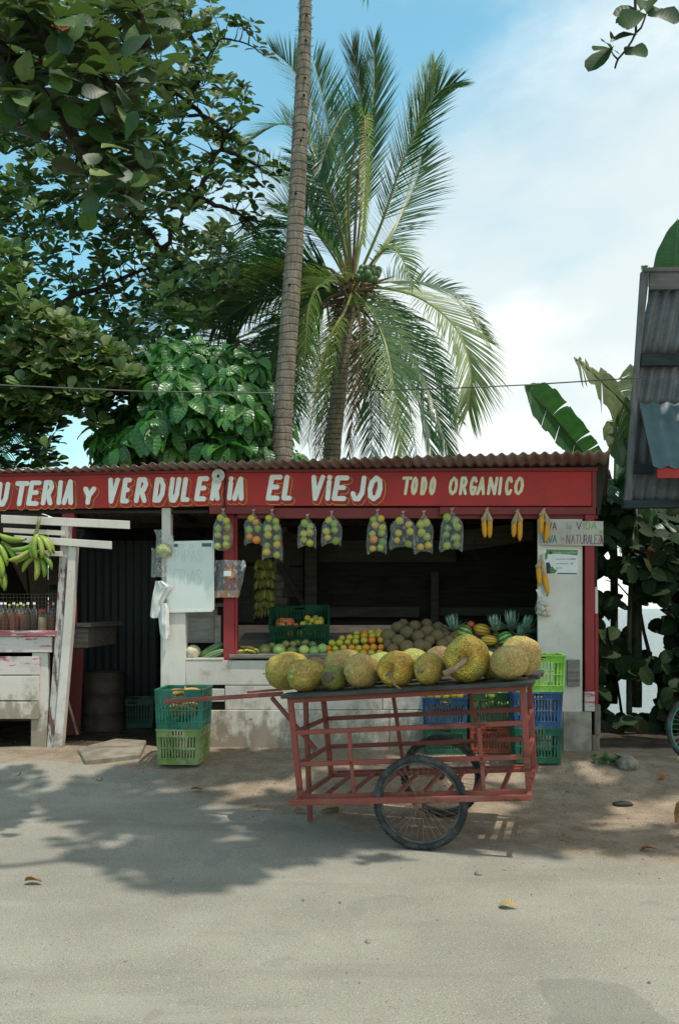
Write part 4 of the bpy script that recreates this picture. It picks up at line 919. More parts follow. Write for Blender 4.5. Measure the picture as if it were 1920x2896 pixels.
# oranges heap: rows nearer = lower
def heap(cells, mesh, r, name, label, cat, group, d0=0.12, dd=0.0):
    for (px, py, d) in cells: 
        m = mesh if isinstance(mesh[0], bpy.types.Mesh) else random.choice(mesh)
        fruit(name, m, tray(px + random.uniform(-1.5, 1.5), py + random.uniform(-1, 1), d), r * random.uniform(.93, 1.07), label, cat, group)
cells = []
for row, (x0, x1, y, d) in enumerate(((934, 1075, 1846, .12), (928, 1078, 1832, .2), (938, 1076, 1817, .29), (966, 1074, 1802, .38), (1008, 1070, 1790, .46))):
    n = int((x1 - x0) / 20.5) + 1
    for i in range(n): cells.append((x0 + (x1 - x0) * i / (n - 1), y - .09 * (i * 20) * (1 if row > 1 else .3) + 3, d))
random.seed(11)
rown = {.12: 'front row', .2: 'second row', .29: 'third row', .38: 'fourth row', .46: 'top row'}
for c_ in cells:
    wh_ = rown[c_[2]] + (', left part,' if c_[0] < 985 else ', middle part,' if c_[0] < 1035 else ', right part,')
    y_ = random.random() < .42
    fruit('yellow_citrus' if y_ else 'orange', M_YL if y_ else M_OR, tray(c_[0] + random.uniform(-2, 2), c_[1] + random.uniform(-1.5, 1.5), c_[2]), .040 * random.uniform(.92, 1.08),
          'yellow citrus in the ' + wh_ + ' of the orange heap' if y_ else 'ripe orange in the ' + wh_ + ' of the citrus heap', 'citrus' if y_ else 'orange', 'yellow citrus among the oranges' if y_ else 'oranges heaped on the tray')
for px, py, d, r in ((750, 1838, .14, .072), (790, 1838, .13, .078), (826, 1842, .13, .062), (860, 1838, .13, .062), (888, 1842, .14, .064), (912, 1834, .15, .064), (808, 1822, .3, .052), (829, 1822, .3, .045),
                     (842, 1816, .34, .05), (864, 1816, .36, .066), (884, 1824, .3, .05), (900, 1836, .24, .05), (770, 1828, .3, .05), (926, 1842, .2, .04)):
    k = random.random(); g = M_GU if (r > .07 or px in (888, 912, 860)) and px != 750 else M_AV
    if px == 750: g = M_AV
    gr = g is M_GU; nth_ = {750: 'first', 790: 'second large', 826: 'third', 860: 'round', 888: 'fifth', 912: 'last large', 808: 'upper left', 829: 'small upper', 842: 'upper middle', 864: 'large upper', 884: 'upper right', 900: 'far right upper', 770: 'tucked behind left', 926: 'rightmost small'}[px]
    fruit('green_apple' if gr else 'avocado', g, tray(px, py, d), r * .9, nth_ + ' pale green fruit in the row below the dark crate' if gr else nth_ + ' olive green fruit in the row below the dark crate', 'fruit', 'pale green fruit on the tray' if gr else 'olive green fruit on the tray')
for px, py, d, r in ((1098, 1822, .2, .055), (1126, 1812, .15, .07), (1098, 1800, .3, .085), (1124, 1776, .45, .072), (1150, 1790, .35, .078), (1150, 1830, .12, .08), (1186, 1826, .12, .07), (1182, 1802, .3, .075), (1208, 1788, .4, .082),
                     (1172, 1772, .5, .07), (1204, 1826, .15, .06), (1214, 1812, .2, .058), (1236, 1800, .3, .08), (1258, 1792, .35, .07), (1238, 1776, .5, .07), (1206, 1766, .6, .066), (1268, 1812, .2, .06), (1110, 1835, .1, .06), (1140, 1765, .6, .06), (1250, 1822, .15, .06), (1284, 1800, .3, .06)):
    fruit('sapote', M_SA, tray(px, py, d), r * 1.02, 'rough brown fruit in the ' + ('upper ' if py < 1795 else 'lower ') + ('left' if px < 1145 else 'middle' if px < 1205 else 'right') + ' part of the dark heap on the tray', 'fruit', 'brown fruit heaped on the tray')
# dark crate on the tray with red and green fruit
cq = S(845, 1800, .42); cc = make_crate(.64, .42, .28, CR_DKG, 'dark green crate propped up on the stall tray with red and green fruit', None, nslat=17)
cc.matrix_world = SH_M @ Matrix.Translation((S(850, 1786, .5).x, .52, S(850, 1838, .34).z + .13)) @ Matrix.Rotation(R(30), 4, 'X') @ Matrix.Rotation(R(4), 4, 'Z')
ccm = cc.matrix_world.copy()
random.seed(5)
for i in range(26):
    lf = i < 13; x = random.uniform(-.24, -.02) if lf else random.uniform(.02, .24); y = random.uniform(-.15, .15)
    fruit('cashew_fruit' if lf else 'lime', M_TO if lf else (M_YL if random.random() < .4 else M_LI), ccm @ Vector((x, y, random.uniform(.15, .185) + (.02 if abs(y) < .07 else 0) - .12 * y)), .036 * random.uniform(.9, 1.15),
          'red orange fruit in the left half of the dark green crate' if lf else 'green yellow lime in the right half of the dark green crate', 'fruit' if lf else 'lime', 'red fruit in the dark crate' if lf else 'limes in the dark crate')
for i in range(22):
    lf = i % 2; x = random.uniform(-.24, -.01) if lf else random.uniform(.01, .24); fruit('cashew_fruit' if lf else 'lime', M_TO if lf else M_LI, ccm @ Vector((x, random.uniform(-.15, .15), .13)), .04,
          'red orange fruit low in the dark green crate, seen through its slots' if lf else 'green lime low in the dark green crate under the others', 'fruit' if lf else 'lime', 'red fruit in the dark crate' if lf else 'limes in the dark crate')
# bananas
BAN_Y = m_var('banana_yellow', (0.55, 0.38, 0.04), (0.36, 0.33, 0.05), 12, .45, .1, rnd=.02); BAN_G = m_var('plantain_green', (0.10, 0.22, 0.022), (0.20, 0.33, 0.05), 7, .38, .12, rnd=.03); BAN_YG = m_var('banana_yellow_green', (0.30, 0.34, 0.05), (0.48, 0.44, 0.09), 8, .4, .12, rnd=.02)
BAN_R = m_var('overripe_banana', (0.58, 0.33, 0.06), (0.40, 0.16, 0.03), 16, .5, .2, rnd=.02); BAN_D = m_var('dull_banana', (0.22, 0.20, 0.035), (0.15, 0.17, 0.03), 9, .5, .1, rnd=.02); BAN_G2 = m_var('plantain_light_green', (0.17, 0.27, 0.03), (0.30, 0.36, 0.07), 7, .38, .12, rnd=.02); BTIP = m_flat('banana_tip', (0.05, 0.04, 0.02))
def banana_mesh(name, mat, L=.2, r=.019, curve=.9, facets=5):
    pts = []; rad = []
    for i in range(9):
        s_ = i / 8; a = (s_ - .5) * curve; pts.append((L / curve * math.sin(a), 0, L / curve * (math.cos(a) - 1))); rad.append(r * (0.38 if i == 0 else .30 if i == 8 else .62 if i == 1 else .7 if i == 7 else .95 if i in (2, 6) else 1.0))
    mb = MB(); mb.tube(pts, rad, facets + 3); mb.tube([pts[8], (pts[8][0] + .008, 0, pts[8][2] - .006)], r * .3, 5, m=1); return mb.mesh(name, [mat, BTIP], True)
def banana_hand(name, label, cat, loc, spec, mat, group=None, stem=None, L=.2, r=.02, curve=.9):
    """spec: list of (offset, direction, bend-up vector) for each fruit; fruits are parts"""
    rt = thing(name, label, cat, loc, group=group); ms = [banana_mesh('banana', m, L, r, curve) for m in (mat if isinstance(mat, list) else [mat])]
    for off, dr, up in spec:
        x = Vector(dr).normalized(); z = Vector(up); z = (z - x * z.dot(x)).normalized(); y = z.cross(x); m = Matrix.Identity(4)
        for i in range(3): m[i][0], m[i][1], m[i][2] = x[i], y[i], z[i]
        s_ = random.uniform(.88, 1.1); m = Matrix.Translation(off) @ m @ Matrix.Translation((L * .42 * s_, 0, 0)) @ Matrix.Scale(s_, 4); link_mesh('banana', random.choice(ms), rt, mtx=m)
    if stem: MB().tube([Vector(p) for p in stem[0]], stem[1], 8).build('stalk', stem[2], rt, True)
    return rt
random.seed(3)
STK = m_var('plantain_stalk', (0.10, 0.12, 0.03), (0.24, 0.20, 0.08), 18, .6)
b0 = SW(106, 1500, -.24)
def pv(x, y): q = SW(x, y, -.24) - b0; return q
sp = []
for (x, y), (dx, dz), (ux, uz), o_ in (((100, 1515), (-.35, -1), (-1, .1), 0), ((98, 1516), (-.1, -1), (-1, .2), -.03), ((104, 1515), (.0, -1), (-.6, .2), -.055), ((112, 1514), (.35, -1), (1, .2), -.04), ((118, 1513), (.65, -.9), (1, .4), -.01), ((120, 1512), (.9, -1.1), (1, .5), .03),
        ((100, 1556), (-1, -.75), (-.3, -1), -.02), ((92, 1562), (-1, -.55), (-.3, -1), -.05), ((100, 1566), (-.9, -1), (-1, -.4), .02), ((106, 1570), (.1, -1), (1, 0), 0), ((112, 1565), (.35, -1), (1, .1), .03), ((118, 1558), (.8, -1), (1, .2), .0), ((98, 1548), (-.9, -.2), (-.2, -1), -.03)):
    sp.append((pv(x, y) + Vector((0, o_, 0)), (dx, -.15, dz), (ux, -.25, uz)))
banana_hand('plantain_bunch', 'green plantain bunch hanging by its stalk from the white cross boards', 'plantains', b0, sp, [BAN_G, BAN_G2, BAN_G, BAN_G2], stem=([pv(113, 1462), pv(108, 1490), pv(102, 1515), pv(102, 1560)], [.022, .018, .024, .02], STK), L=.27, r=.0295, curve=1.0)
b1 = SW(-20, 1500, -.26); sp = []
def pv1(x, y): return SW(x, y, -.26) - b1
for (x, y), (dx, dz), (ux, uz), o_ in (((2, 1520), (1, -.2), (0, -1), -.02), ((0, 1535), (.55, -1), (1, .4), -.03), ((12, 1532), (.75, -1), (1, .5), .02), ((-10, 1540), (.3, -1), (1, .3), -.05), ((-12, 1500), (.05, -1), (1, 0), -.04), ((-24, 1505), (-.3, -1), (-1, 0), 0),
        ((-6, 1590), (.35, -1), (1, .2), -.03), ((-20, 1595), (.1, -1), (1, 0), 0), ((0, 1560), (.35, -1), (1, .2), -.06), ((-2, 1600), (.15, -1), (-1, 0), .03), ((-30, 1560), (-.4, -1), (-1, .2), 0), ((4, 1598), (.3, -1), (1, .1), .0)):
    sp.append((pv1(x, y) + Vector((0, o_, 0)), (dx, -.12, dz), (ux, -.2, uz)))
banana_hand('plantain_bunch', 'darker green plantain bunch cut off by the left edge of the picture', 'plantains', b1, sp, BAN_G, stem=([pv1(-14, 1440), pv1(-12, 1500), pv1(-10, 1600)], [.02, .025, .018], STK), L=.29, r=.031, curve=.9)
# ripe hanging bunch inside: two tiers of small bananas
b2 = SW(748, 1575, 1.3); sp = []
for tier, (z0, n) in enumerate(((-.03, 13), (-.14, 14), (-.25, 13), (-.40, 14), (-.50, 13), (-.60, 10))):
    for i in range(n):
        a = -math.pi * (i + .5) / n * 1.15 + .2; dr = Vector((math.cos(a) * .45, math.sin(a) * .45, -1)); sp.append((Vector((math.cos(a) * .075, math.sin(a) * .07, z0 + random.uniform(-.01, .01))), dr, (math.cos(a), math.sin(a), .3)))
bnch = banana_hand('banana_bunch', 'ripening banana bunch hanging inside the dark stall left of the crate', 'bananas', b2, sp, [BAN_D, BAN_D, BAN_YG], stem=([(0, 0, .12), (0, 0, -.66)], [.02, .02], STK), L=.155, r=.0175, curve=.8)
MB().tube([(0, 0, .12), (0, 0, 2.80 - b2.z)], .004, 5).build('cord', DARKW_V, bnch)
# small bananas at left end of tray and in the teal crate
b3 = tray(700, 1850, .12); sp = [(Vector((-.02 + i * .03, random.uniform(-.02, .05), .0 + .012 * (i % 2))), (-.9 + .15 * i, -.3, .15), (0, 0, 1)) for i in range(6)]
sp += [(Vector((.03 + i * .03, .08, .03)), (-.8, -.3, .35), (0, 0, 1)) for i in range(3)]
banana_hand('small_bananas', 'short yellow bananas lying right of the red post on the tray', 'bananas', b3 + Vector((0.0, 0, .012)), sp, [BAN_Y, BAN_YG], L=.13, r=.0155)
bz = lz - .378; b4 = Vector((lx, 8.36, bz + .30)); sp = []
for i in range(9): sp.append((Vector((random.uniform(-.15, -.02), random.uniform(-.15, .16), random.uniform(.0, .045))), (1, random.uniform(-.35, .35), random.uniform(-.05, .1)), (0, random.uniform(-.6, .6), 1)))
banana_hand('ripe_bananas', 'overripe yellow bananas lying in the teal crate', 'bananas', b4, sp, [BAN_Y, BAN_R], L=.21, r=.021)
b5 = Vector((lx, 8.36, bz + .14)); sp = []
for i in range(16): sp.append((Vector((random.uniform(-.16, -.0), random.uniform(-.18, .16), random.uniform(-.06, .08))), (1, random.uniform(-.35, .35), random.uniform(-.1, .1)), (0, random.uniform(-.6, .6), 1)))
banana_hand('ripe_bananas', 'lower layer of yellow bananas seen through the slots of the teal crate', 'bananas', b5, sp, [BAN_Y, BAN_R], L=.19, r=.021)
# fruit in the crates behind the cart
random.seed(21)
for px, top, Y, lab, ms, gcat in ((1261, 1962, 8.68, 'yellow fruit filling the blue crate against the plank front', M_YL, 'yellow fruit in the blue crate'), (1391, 1962, 8.68, 'yellow green fruit in the dull green crate behind the cart', M_LI, 'green fruit in the dull green crate')):
    x0 = (px - CX) / F_PX * 8.53; zt_ = CAMH - (top - HOR) / F_PX * 8.5
    for i in range(5):
        for j in range(3):
            for k in range(2): fruit('yellow_citrus' if ms is M_YL else 'lime', ms, (x0 - .155 + i * .077 + random.uniform(-.006, .006), Y - .09 + j * .085, zt_ - .03 - k * .085 + random.uniform(-.01, .01)), .038, lab, 'fruit', gcat)
POD = m_var('dark_tamarind_pods', (0.06, 0.04, 0.025), (0.13, 0.09, 0.05), 20, .8, .5)
for i in range(16):
    L_ = random.uniform(.08, .16); a = random.uniform(0, 6.28); p = Vector((rx_ + .01 + random.uniform(-.16, .16), 8.22 + random.uniform(-.13, .13), rz_ - .08 + random.uniform(0, .05)))
    q = MB().tube([(-L_ / 2 * math.cos(a), -L_ / 2 * math.sin(a), 0), (0, 0, random.uniform(.01, .03)), (L_ / 2 * math.cos(a), L_ / 2 * math.sin(a), random.uniform(-.01, .05))], [.009, .015, .008], 7).build('dry_pod', POD, None, True, loc=p)
    tag(q, 'dark dry pod lying in the bright lime crate', 'pod', 'pods in the lime crate')
mb = MB(); mb.box(rx_ - .19, rx_ + .20, 8.22 - .16, 8.22 + .16, rz_ - .30, rz_ - .10); # paper fill under pods
# pineapples, melons, squashes at the right of the tray
PCR = m_var('pineapple_leaf', (0.17, 0.28, 0.20), (0.36, 0.48, 0.38), 12, .5, .2, rnd=.02); PBD = m_jack('pineapple_skin', (0.30, 0.18, 0.05), (0.26, 0.20, 0.06), (0.2, 0.14, 0.05), (0.06, 0.04, 0.02), 40)
def pineapple(px, py, d, label, sc=1.0, lean=(0, 0), nl=58):
    l = SW(px, py, d); rt = thing('pineapple', label, 'pineapple', l, (R(lean[1]), R(lean[0]), 0))
    MB().ell((0, 0, -.10 * sc), (.058 * sc, .058 * sc, .10 * sc), 16, 12).build('body', PBD, rt, True)
    mb = MB()
    for i in range(nl):
        s_ = i / nl; a = i * 2.399; L_ = (.20 - .07 * s_) * sc * random.uniform(.85, 1.1); ev = .25 + 1.15 * s_; w = .027 * sc; pts = []
        for j in range(5):
            q = j / 4; e = ev + .5 * (q if s_ > .3 else -q * .2); pts.append(Vector((math.cos(a) * math.cos(e) * L_ * q, math.sin(a) * math.cos(e) * L_ * q, math.sin(e) * L_ * q + .03 * s_)))
        sd = Vector((-math.sin(a), math.cos(a), 0)); wd = [1, 1.0, .8, .45, .03]; vs = []
        for p, k in zip(pts, wd): vs += [p - sd * w * k / 2 * 1.3, p + Vector((0, 0, -.004 * k)), p + sd * w * k / 2 * 1.3]
        mb.add(vs, [(3 * j + e2, 3 * j + 1 + e2, 3 * j + 4 + e2, 3 * j + 3 + e2) for j in range(4) for e2 in (0, 1)])
    mb.build('crown', PCR, rt); return rt
pineapple(1284, 1784, .30, 'pineapple with spread grey green crown left of the yellow squashes', 1.05, (-14, 0)); pineapple(1402, 1786, .34, 'pineapple crown just right of the striped yellow squashes', 1.05, (-8, 0))
pineapple(1446, 1784, .40, 'tall pineapple crown in the middle of the right hand group', 1.25); pineapple(1486, 1790, .32, 'pineapple crown against the white wall panel at the right', 1.1, (12, 0)); pineapple(1470, 1806, .30, 'low pineapple crown in front of the right hand group', .95, (8, 0))
def m_stripe(name, a, b, n=7, w=.4, wob=.5):
    t = NT(name); uv = t.n('ShaderNodeSeparateXYZ'); t.l(t.co('UV'), uv.inputs[0])
    x = t.math('ADD', t.math('MULTIPLY', uv.outputs[0], n), t.math('MULTIPLY', t.math('SUBTRACT', t.noise(t.co('Object'), 22.0, 3), .5), wob)); f = t.math('ABSOLUTE', t.math('SUBTRACT', t.math('FRACT', x), .5))
    t.set(color=t.mix(t.mr(f, w * .5 - .05, w * .5 + .05), a, b), rough=.35, spec=.4); return t.mat
MELON = m_stripe('striped_melon_rind', (0.04, 0.13, 0.03), (0.32, 0.50, 0.14), 9, .5, .9); SQSH = m_stripe('striped_squash_rind', (0.32, 0.17, 0.03), (0.80, 0.48, 0.05), 9, .35, .5)
for nm, cat, px, py, d, r3, m, lab, ry in (('watermelon', 'watermelon', 1311, 1788, .34, (.092, .082, .08), MELON, 'green striped watermelon behind the biggest jackfruit', 20), ('watermelon', 'watermelon', 1428, 1806, .28, (.085, .075, .07), MELON, 'green striped watermelon between squashes and right pineapples', -30),
        ('squash', 'squash', 1362, 1781, .40, (.095, .065, .062), SQSH, 'yellow striped squash, upper one above the biggest jackfruit', 10), ('squash', 'squash', 1382, 1810, .26, (.085, .055, .052), SQSH, 'yellow striped squash, lower one right of the biggest jackfruit', 5)):
    tag(MB().ell((0, 0, 0), (r3[1], r3[2], r3[0]), 24, 16, fn=lambda d_: 1 + .02 * math.cos(9 * math.atan2(d_.y, d_.x))).build(nm, m, None, True, loc=SW(px, py, d), rot=(R(15), R(90 + ry), 0)), lab, cat)
fruit('papaya_piece', M_TO, SW(1330, 1766, .45), .045, 'small orange red fruit on top behind the biggest jackfruit', 'fruit', None)
# cauliflower bag and cucumber bag in the small window
PLASB = m_film('clear_plastic_film', opaq=.13); PLASW = m_film('cloudy_plastic_film', (0.8, 0.82, 0.8), .45, 20, .5)
def foldy(name, mat, l, r3, fn, label, cat, rot=(0, 0, 0), nu=24, nv=16):
    return tag(MB().ell((0, 0, 0), r3, nu, nv, fn=fn).build(name, mat, None, True, loc=l, rot=rot), label, cat)
CAUL = m_var('cauliflower_white', (0.62, 0.58, 0.44), (0.50, 0.46, 0.25), 14, .8, .9, 60, dist=.01)
foldy('cauliflower', CAUL, SW(545, 1844, .10), (.085, .09, .075), lambda d: 1 + .14 * nz(d.x * 4, d.y * 4, d.z * 4), 'wrapped cream cauliflower lying in the small window', 'cauliflower')
CUC = m_stripe('pale_striped_squash', (0.07, 0.13, 0.05), (0.17, 0.25, 0.11), 8, .4, .5)
for px, py, d, ry, s_, lb in ((598, 1838, .14, 62, 1.0, 'upper dark green squash in the small window by the red post'), (606, 1850, .07, 70, .85, 'lower green squash in the small window by the red post')):
    foldy('green_squash', CUC, SW(px, py, d), (.045 * s_, .045 * s_, .15 * s_), None, lb, 'squash', (0, R(ry), 0))
# ================================================================ HANGING BAGS OF CITRUS
CORDM = m_flat('white_string', (0.55, 0.53, 0.48)); random.seed(33)
def citrus_bag(x0, x1, y0, y1, cells, label, kinds, ear=True, d=-.075, lean=0.0):
    cx = (x0 + x1) / 2; l = SW(cx, y0, d); sc = 8.8 / F_PX; W = (x1 - x0) * sc; H = (y1 - y0) * sc
    rt = thing('fruit_bag', label, 'bag of fruit', l, group='clear bags of citrus hanging under the sign'); s1, s2, s3 = (random.uniform(0, 9) for _ in range(3)); twin = cells[0]
    prof = [(0.010, 0), (.007, -.022), (.016, -.035)]; n = 12
    for i in range(1, n + 1):
        q = i / n; r_ = W / 2 * (math.sin(min(1.0, q * 2.6) * math.pi / 2) ** .8) * (1.0 if q < .93 else .90 - .5 * (q - .93) / .07 * (0 if ear else 1)); prof.append((r_, -.035 - (H - .035) * q))
    def wob(v, g, i):
        q = i / (n + 2); k = 1 + .09 * math.sin(5 * g + s1 + 4 * q) * (q > .1) + .05 * math.sin(9 * g + s2 - 7 * q) + .07 * nz(math.cos(g) * 2 + s3, math.sin(g) * 2, q * 5)
        fl = .62; x = v.x * k * 1.05; y = v.y * k * fl * 1.15; z = v.z
        if ear and q > .82: e = (q - .82) / .18; z -= .035 * e * (abs(math.cos(g)) ** 3) - .012 * e; x *= 1 + .08 * e * abs(math.cos(g)); y *= (1 - .55 * e)
        return Vector((x + lean * q, y, z))
    o_ = MB().lathe(prof, 30, None, 0, wob=wob).build('plastic', PLASB, rt, True)
    MB().tube([(-.014, 0, .012), (0, -.002, -.004), (.016, 0, .016)], [.006, .004, .007], 6).tube([(0, 0, -.005), (0, .04, .02)], .002, 4).build('knot', CORDM, rt, True)
    cols, rws = cells
    for j in range(rws):
        for i in range(cols):
            q = (j + .72) / (rws + .2); rr = .041 if cols > 1 else .043; ww = W / 2 - rr * .98
            q += (.35 * (i - .5) * (1 if (j + int(cx)) % 2 else -.4)) / rws; fx = ((-1, 1)[i] * ww * random.uniform(.55, 1.0) * (.8 if q < .3 else 1.0) if cols == 2 else ((-1, 1)[j % 2] * ww * .35)); mm = random.choice(kinds)
            fruit('orange' if mm is M_OR else 'yellow_citrus' if mm is M_YL else 'lime', mm, l + Vector((fx + lean * q + random.uniform(-.004, .004), random.uniform(-.022, -.004), -.035 - (H - .045) * q)), rr * random.uniform(.82, 1.06),
                  {'M_OR': 'orange', 'M_YL': 'yellow citrus', 'M_LI': 'green lime'}['M_OR' if mm is M_OR else 'M_YL' if mm is M_YL else 'M_LI'] + ' inside the ' + label.split(',')[0], 'citrus', 'citrus in the ' + label.split(',')[0])
LG = [M_LI]; LGY = [M_LI, M_LI, M_YL]; LY = [M_YL, M_LI, M_YL]; LO = [M_YL, M_LI, M_LI, M_YL, M_OR]
citrus_bag(606, 657, 1442, 1558, (2, 4), 'bag in front of the red post, full of green limes', LGY, False, lean=-.01)
citrus_bag(694, 740, 1444, 1538, (2, 3), 'second bag from the left, one orange among limes', LO)
citrus_bag(743, 795, 1444, 1580, (2, 5), 'longest bag, two columns of green fruit', LGY)
citrus_bag(845, 893, 1458, 1546, (2, 3), 'short rounded bag, yellow fruit, fourth from the left', LY)
citrus_bag(912, 963, 1449, 1540, (2, 3), 'leaning bag, fifth from the left, green and yellow fruit', LY)
citrus_bag(1041, 1092, 1444, 1562, (2, 5), 'bag in the middle of the opening, brownish limes', LO)
citrus_bag(1107, 1172, 1449, 1549, (2, 3), 'flared bag, seventh from the left, with yellow fruit low down', LY)
citrus_bag(1174, 1222, 1448, 1562, (2, 3), 'crumpled bag, eighth from the left, half empty', LGY)
citrus_bag(1248, 1306, 1441, 1555, (2, 4), 'grey green bag, rightmost bag left of the corn', LG, d=-.08)
# ================================================================ CORN
KERN = None
t = NT('corn_kernels'); uv = t.n('ShaderNodeSeparateXYZ'); t.l(t.co('UV'), uv.inputs[0])
a_ = t.math('ABSOLUTE', t.math('SUBTRACT', t.math('FRACT', t.math('MULTIPLY', uv.outputs[0], 14.0)), .5)); b_ = t.math('ABSOLUTE', t.math('SUBTRACT', t.math('FRACT', t.math('MULTIPLY', uv.outputs[1], 30.0)), .5))
kk = t.mr(t.math('MAXIMUM', a_, b_), .3, .5, 1, 0); t.set(color=t.mix(kk, (0.45, 0.20, 0.02), t.mix(t.noise(t.co(), 30, 3), (0.92, 0.38, 0.015), (0.95, 0.48, 0.03))), rough=.45, normal=t.bump(kk, .7, .003)); KERN = t.mat
HUSK = m_wood('dry_corn_husk', (0.38, 0.28, 0.15), (0.62, 0.50, 0.32), 2, .8, 40.0)
def corn(px, y0, y1, ang, pl, w=.021, husk=.32, d=-.07, dx=0.0):
    pass
def corn_pair(px, py, ears, label, d=-.065):
    l = SW(px, py, d); rt = thing('corn_cobs', label, 'corn', l, group='dried corn cobs hanging in pairs')
    for (x0, yk, x1, y1) in ears:      # husk from the knot, kernels start at (x0,yk) end (x1,y1)
        a = SW(x0, yk, d) - l; b = SW(x1, y1, d) - l; ax = (b - a); L_ = ax.length; prof = [(.001, 0), (.017, .004), (.0265, L_ * .2), (.027, L_ * .5), (.023, L_ * .8), (.011, L_ * .97), (0, L_)]
        q = ax.to_track_quat('Z', 'Y').to_matrix().to_4x4(); MB().lathe(prof, 16, Matrix.Translation(a + Vector((0, .02 * 0, 0))) @ q).build('cob', KERN, rt, True)
        mb = MB(); 
        for k in range(7):
            g = k * 2 * math.pi / 7 + random.uniform(-.2, .2); o_ = Vector((math.cos(g) * .021, math.sin(g) * .021, 0)); mb.tube([Vector((random.uniform(-.006, .006), 0, 0)), a * .55 + o_ * .55, a + o_ * .95, a + o_ * 1.08 + ax.normalized() * random.uniform(.005, .04)], [.004, .008, .0095, .002], 4)
        mb.build('husk', HUSK, rt)
    mb = MB(); mb.ell((0, 0, 0), (.014, .012, .012), 8, 6); mb.tube([(-.03, -.005, -.012), (0, -.008, .008), (.02, 0, .018)], [.003, .006, .002], 5).tube([(0, 0, 0), (0, .05, .02)], .003, 4); mb.build('husk_knot', HUSK, rt, True)
corn_pair(1377, 1440, [(1367, 1470, 1371, 1521), (1385, 1470, 1384, 1522)], 'pair of corn cobs with pale tips, leftmost of the hanging pairs')
corn_pair(1463, 1444, [(1453, 1478, 1452, 1520), (1470, 1470, 1469, 1531)], 'pair of corn cobs of unequal length, middle of the hanging pairs')
corn_pair(1537, 1442, [(1531, 1456, 1529, 1512), (1549, 1476, 1542, 1535)], 'pair of corn cobs hanging in front of the lettered board', -.085)
corn_pair(1531, 1572, [(1521, 1602, 1526, 1657), (1537, 1618, 1549, 1682)], 'pair of corn cobs hanging low on the white wall panel', -.045)
GARL = m_var('garlic_skin', (0.55, 0.47, 0.37), (0.66, 0.60, 0.50), 18, .7, .3); rt = thing('garlic_bag', 'net bag of garlic bulbs hanging on the edge of the white wall panel', 'garlic', SW(1532, 1690, -.06))
for i, (x, y, o_) in enumerate(((1523, 1712, 0), (1540, 1708, .02), (1532, 1720, -.03), (1546, 1722, 0), (1524, 1730, .0), (1538, 1735, -.01), (1548, 1736, .02), (1532, 1706, -.02))):
    q = SW(x, y, -.06 + o_) - rt.location; MB().lathe([(0, .034), (.006, .026), (.018, .016), (.031, -.004), (.026, -.02), (0, -.026)], 14, Matrix.Translation(q) @ Matrix.Rotation(random.uniform(-1, 1), 4, 'X') @ Matrix.Rotation(random.uniform(-1, 1), 4, 'Y'), wob=lambda v, g, i_: Vector((v.x * (1 + .07 * math.cos(6 * g)), v.y * (1 + .07 * math.cos(6 * g)), v.z))).build('garlic_bulb', GARL, rt, True)
MB().lathe([(.012, .08), (.006, .02), (.05, -.03), (.07, -.11), (.06, -.175), (.01, -.19)], 18, None, wob=lambda v, g, i: Vector((v.x * (1 + .1 * math.sin(4 * g + i)), v.y * .8, v.z))).build('net', PLASB, rt, True)
MB().bar((-.045, 0, .09), (-.005, 0, .0), .045, .002, up=(0, 1, 0)).build('paper_tag', m_flat('pale_tag', (.6, .6, .56)), rt)
# ================================================================ BOARD, SIGNS, POSTER
def panel_thing(name, label, cat, mat, corners, d, th=.012, part='panel'):
    rt = sthing(name, label, cat, (corners[0][0] + corners[2][0]) / 2, corners[2][1], d); prism(part, mat, corners, d - th, d, rt, .002); return rt
WB = m_var('whiteboard_face', (0.66, 0.72, 0.68), (0.72, 0.76, 0.72), 3, .35, .02)
wbt = panel_thing('whiteboard', 'whiteboard with faint marker words nailed over the white pillar', 'whiteboard', WB, [(470, 1531), (602, 1528), (604, 1726), (472, 1730)], -.022, .010, 'face')
off = OFF[wbt.name]; ALU = m_flat('pale_frame', (0.72, 0.71, 0.67))
prism('frame_side', ALU, [(602.5, 1530), (606, 1531), (606, 1724), (603.5, 1726)], -.034, -.015, wbt, 0); prism('frame_bottom', ALU, [(472, 1727), (600, 1724), (601, 1730), (472, 1733)], -.036, -.02, wbt, 0)
rect('corner_label', m_flat('slate_blue_label', (0.09, 0.15, 0.16)), 571, 1536, 598, 1546, -.0345, -.033, wbt, 0); rect('corner_label', bpy.data.materials['slate_blue_label'], 492, 1538, 504, 1547, -.0345, -.033, wbt, 0)
def text_on(rt, txt, x0, yb, wch, hpx, d, th, mat, gap=.25, slope=0.0, wid=None):
    off = OFF[rt.name]; mb = MB(); o = S(x0, yb, d); p = S(x0 + 100, yb, d); ax = (p - o).normalized(); az = Vector((0, 0, 1)); ay = Vector((0, -1, 0)); sc = (p - o).length / 100; x = 0
    for i, ch in enumerate(txt):
        wc = wch * (0.45 if ch in 'iIl' else 1.0) * (wid[i] if wid else 1)
        if ch != ' ': strokes(mb, ch, o - off + ax * (x * sc) + az * (slope * x * sc), ax, az, ay, wc * sc, hpx * sc, th, 0, 0.0008)
        x += wc * (1 + gap) if ch != ' ' else wch * .7
    return mb.build('lettering', mat, rt)
MARK = m_flat('faded_marker', (0.53, 0.59, 0.57)); text_on(wbt, 'O O', 508, 1550, 12, 11, -.0335, .004, MARK, .6); text_on(wbt, 'PiPAS', 494, 1588, 15, 32, -.0335, .0045, MARK, .25); text_on(wbt, 'FRiAS', 492, 1652, 15, 40, -.0335, .0045, MARK, .22)
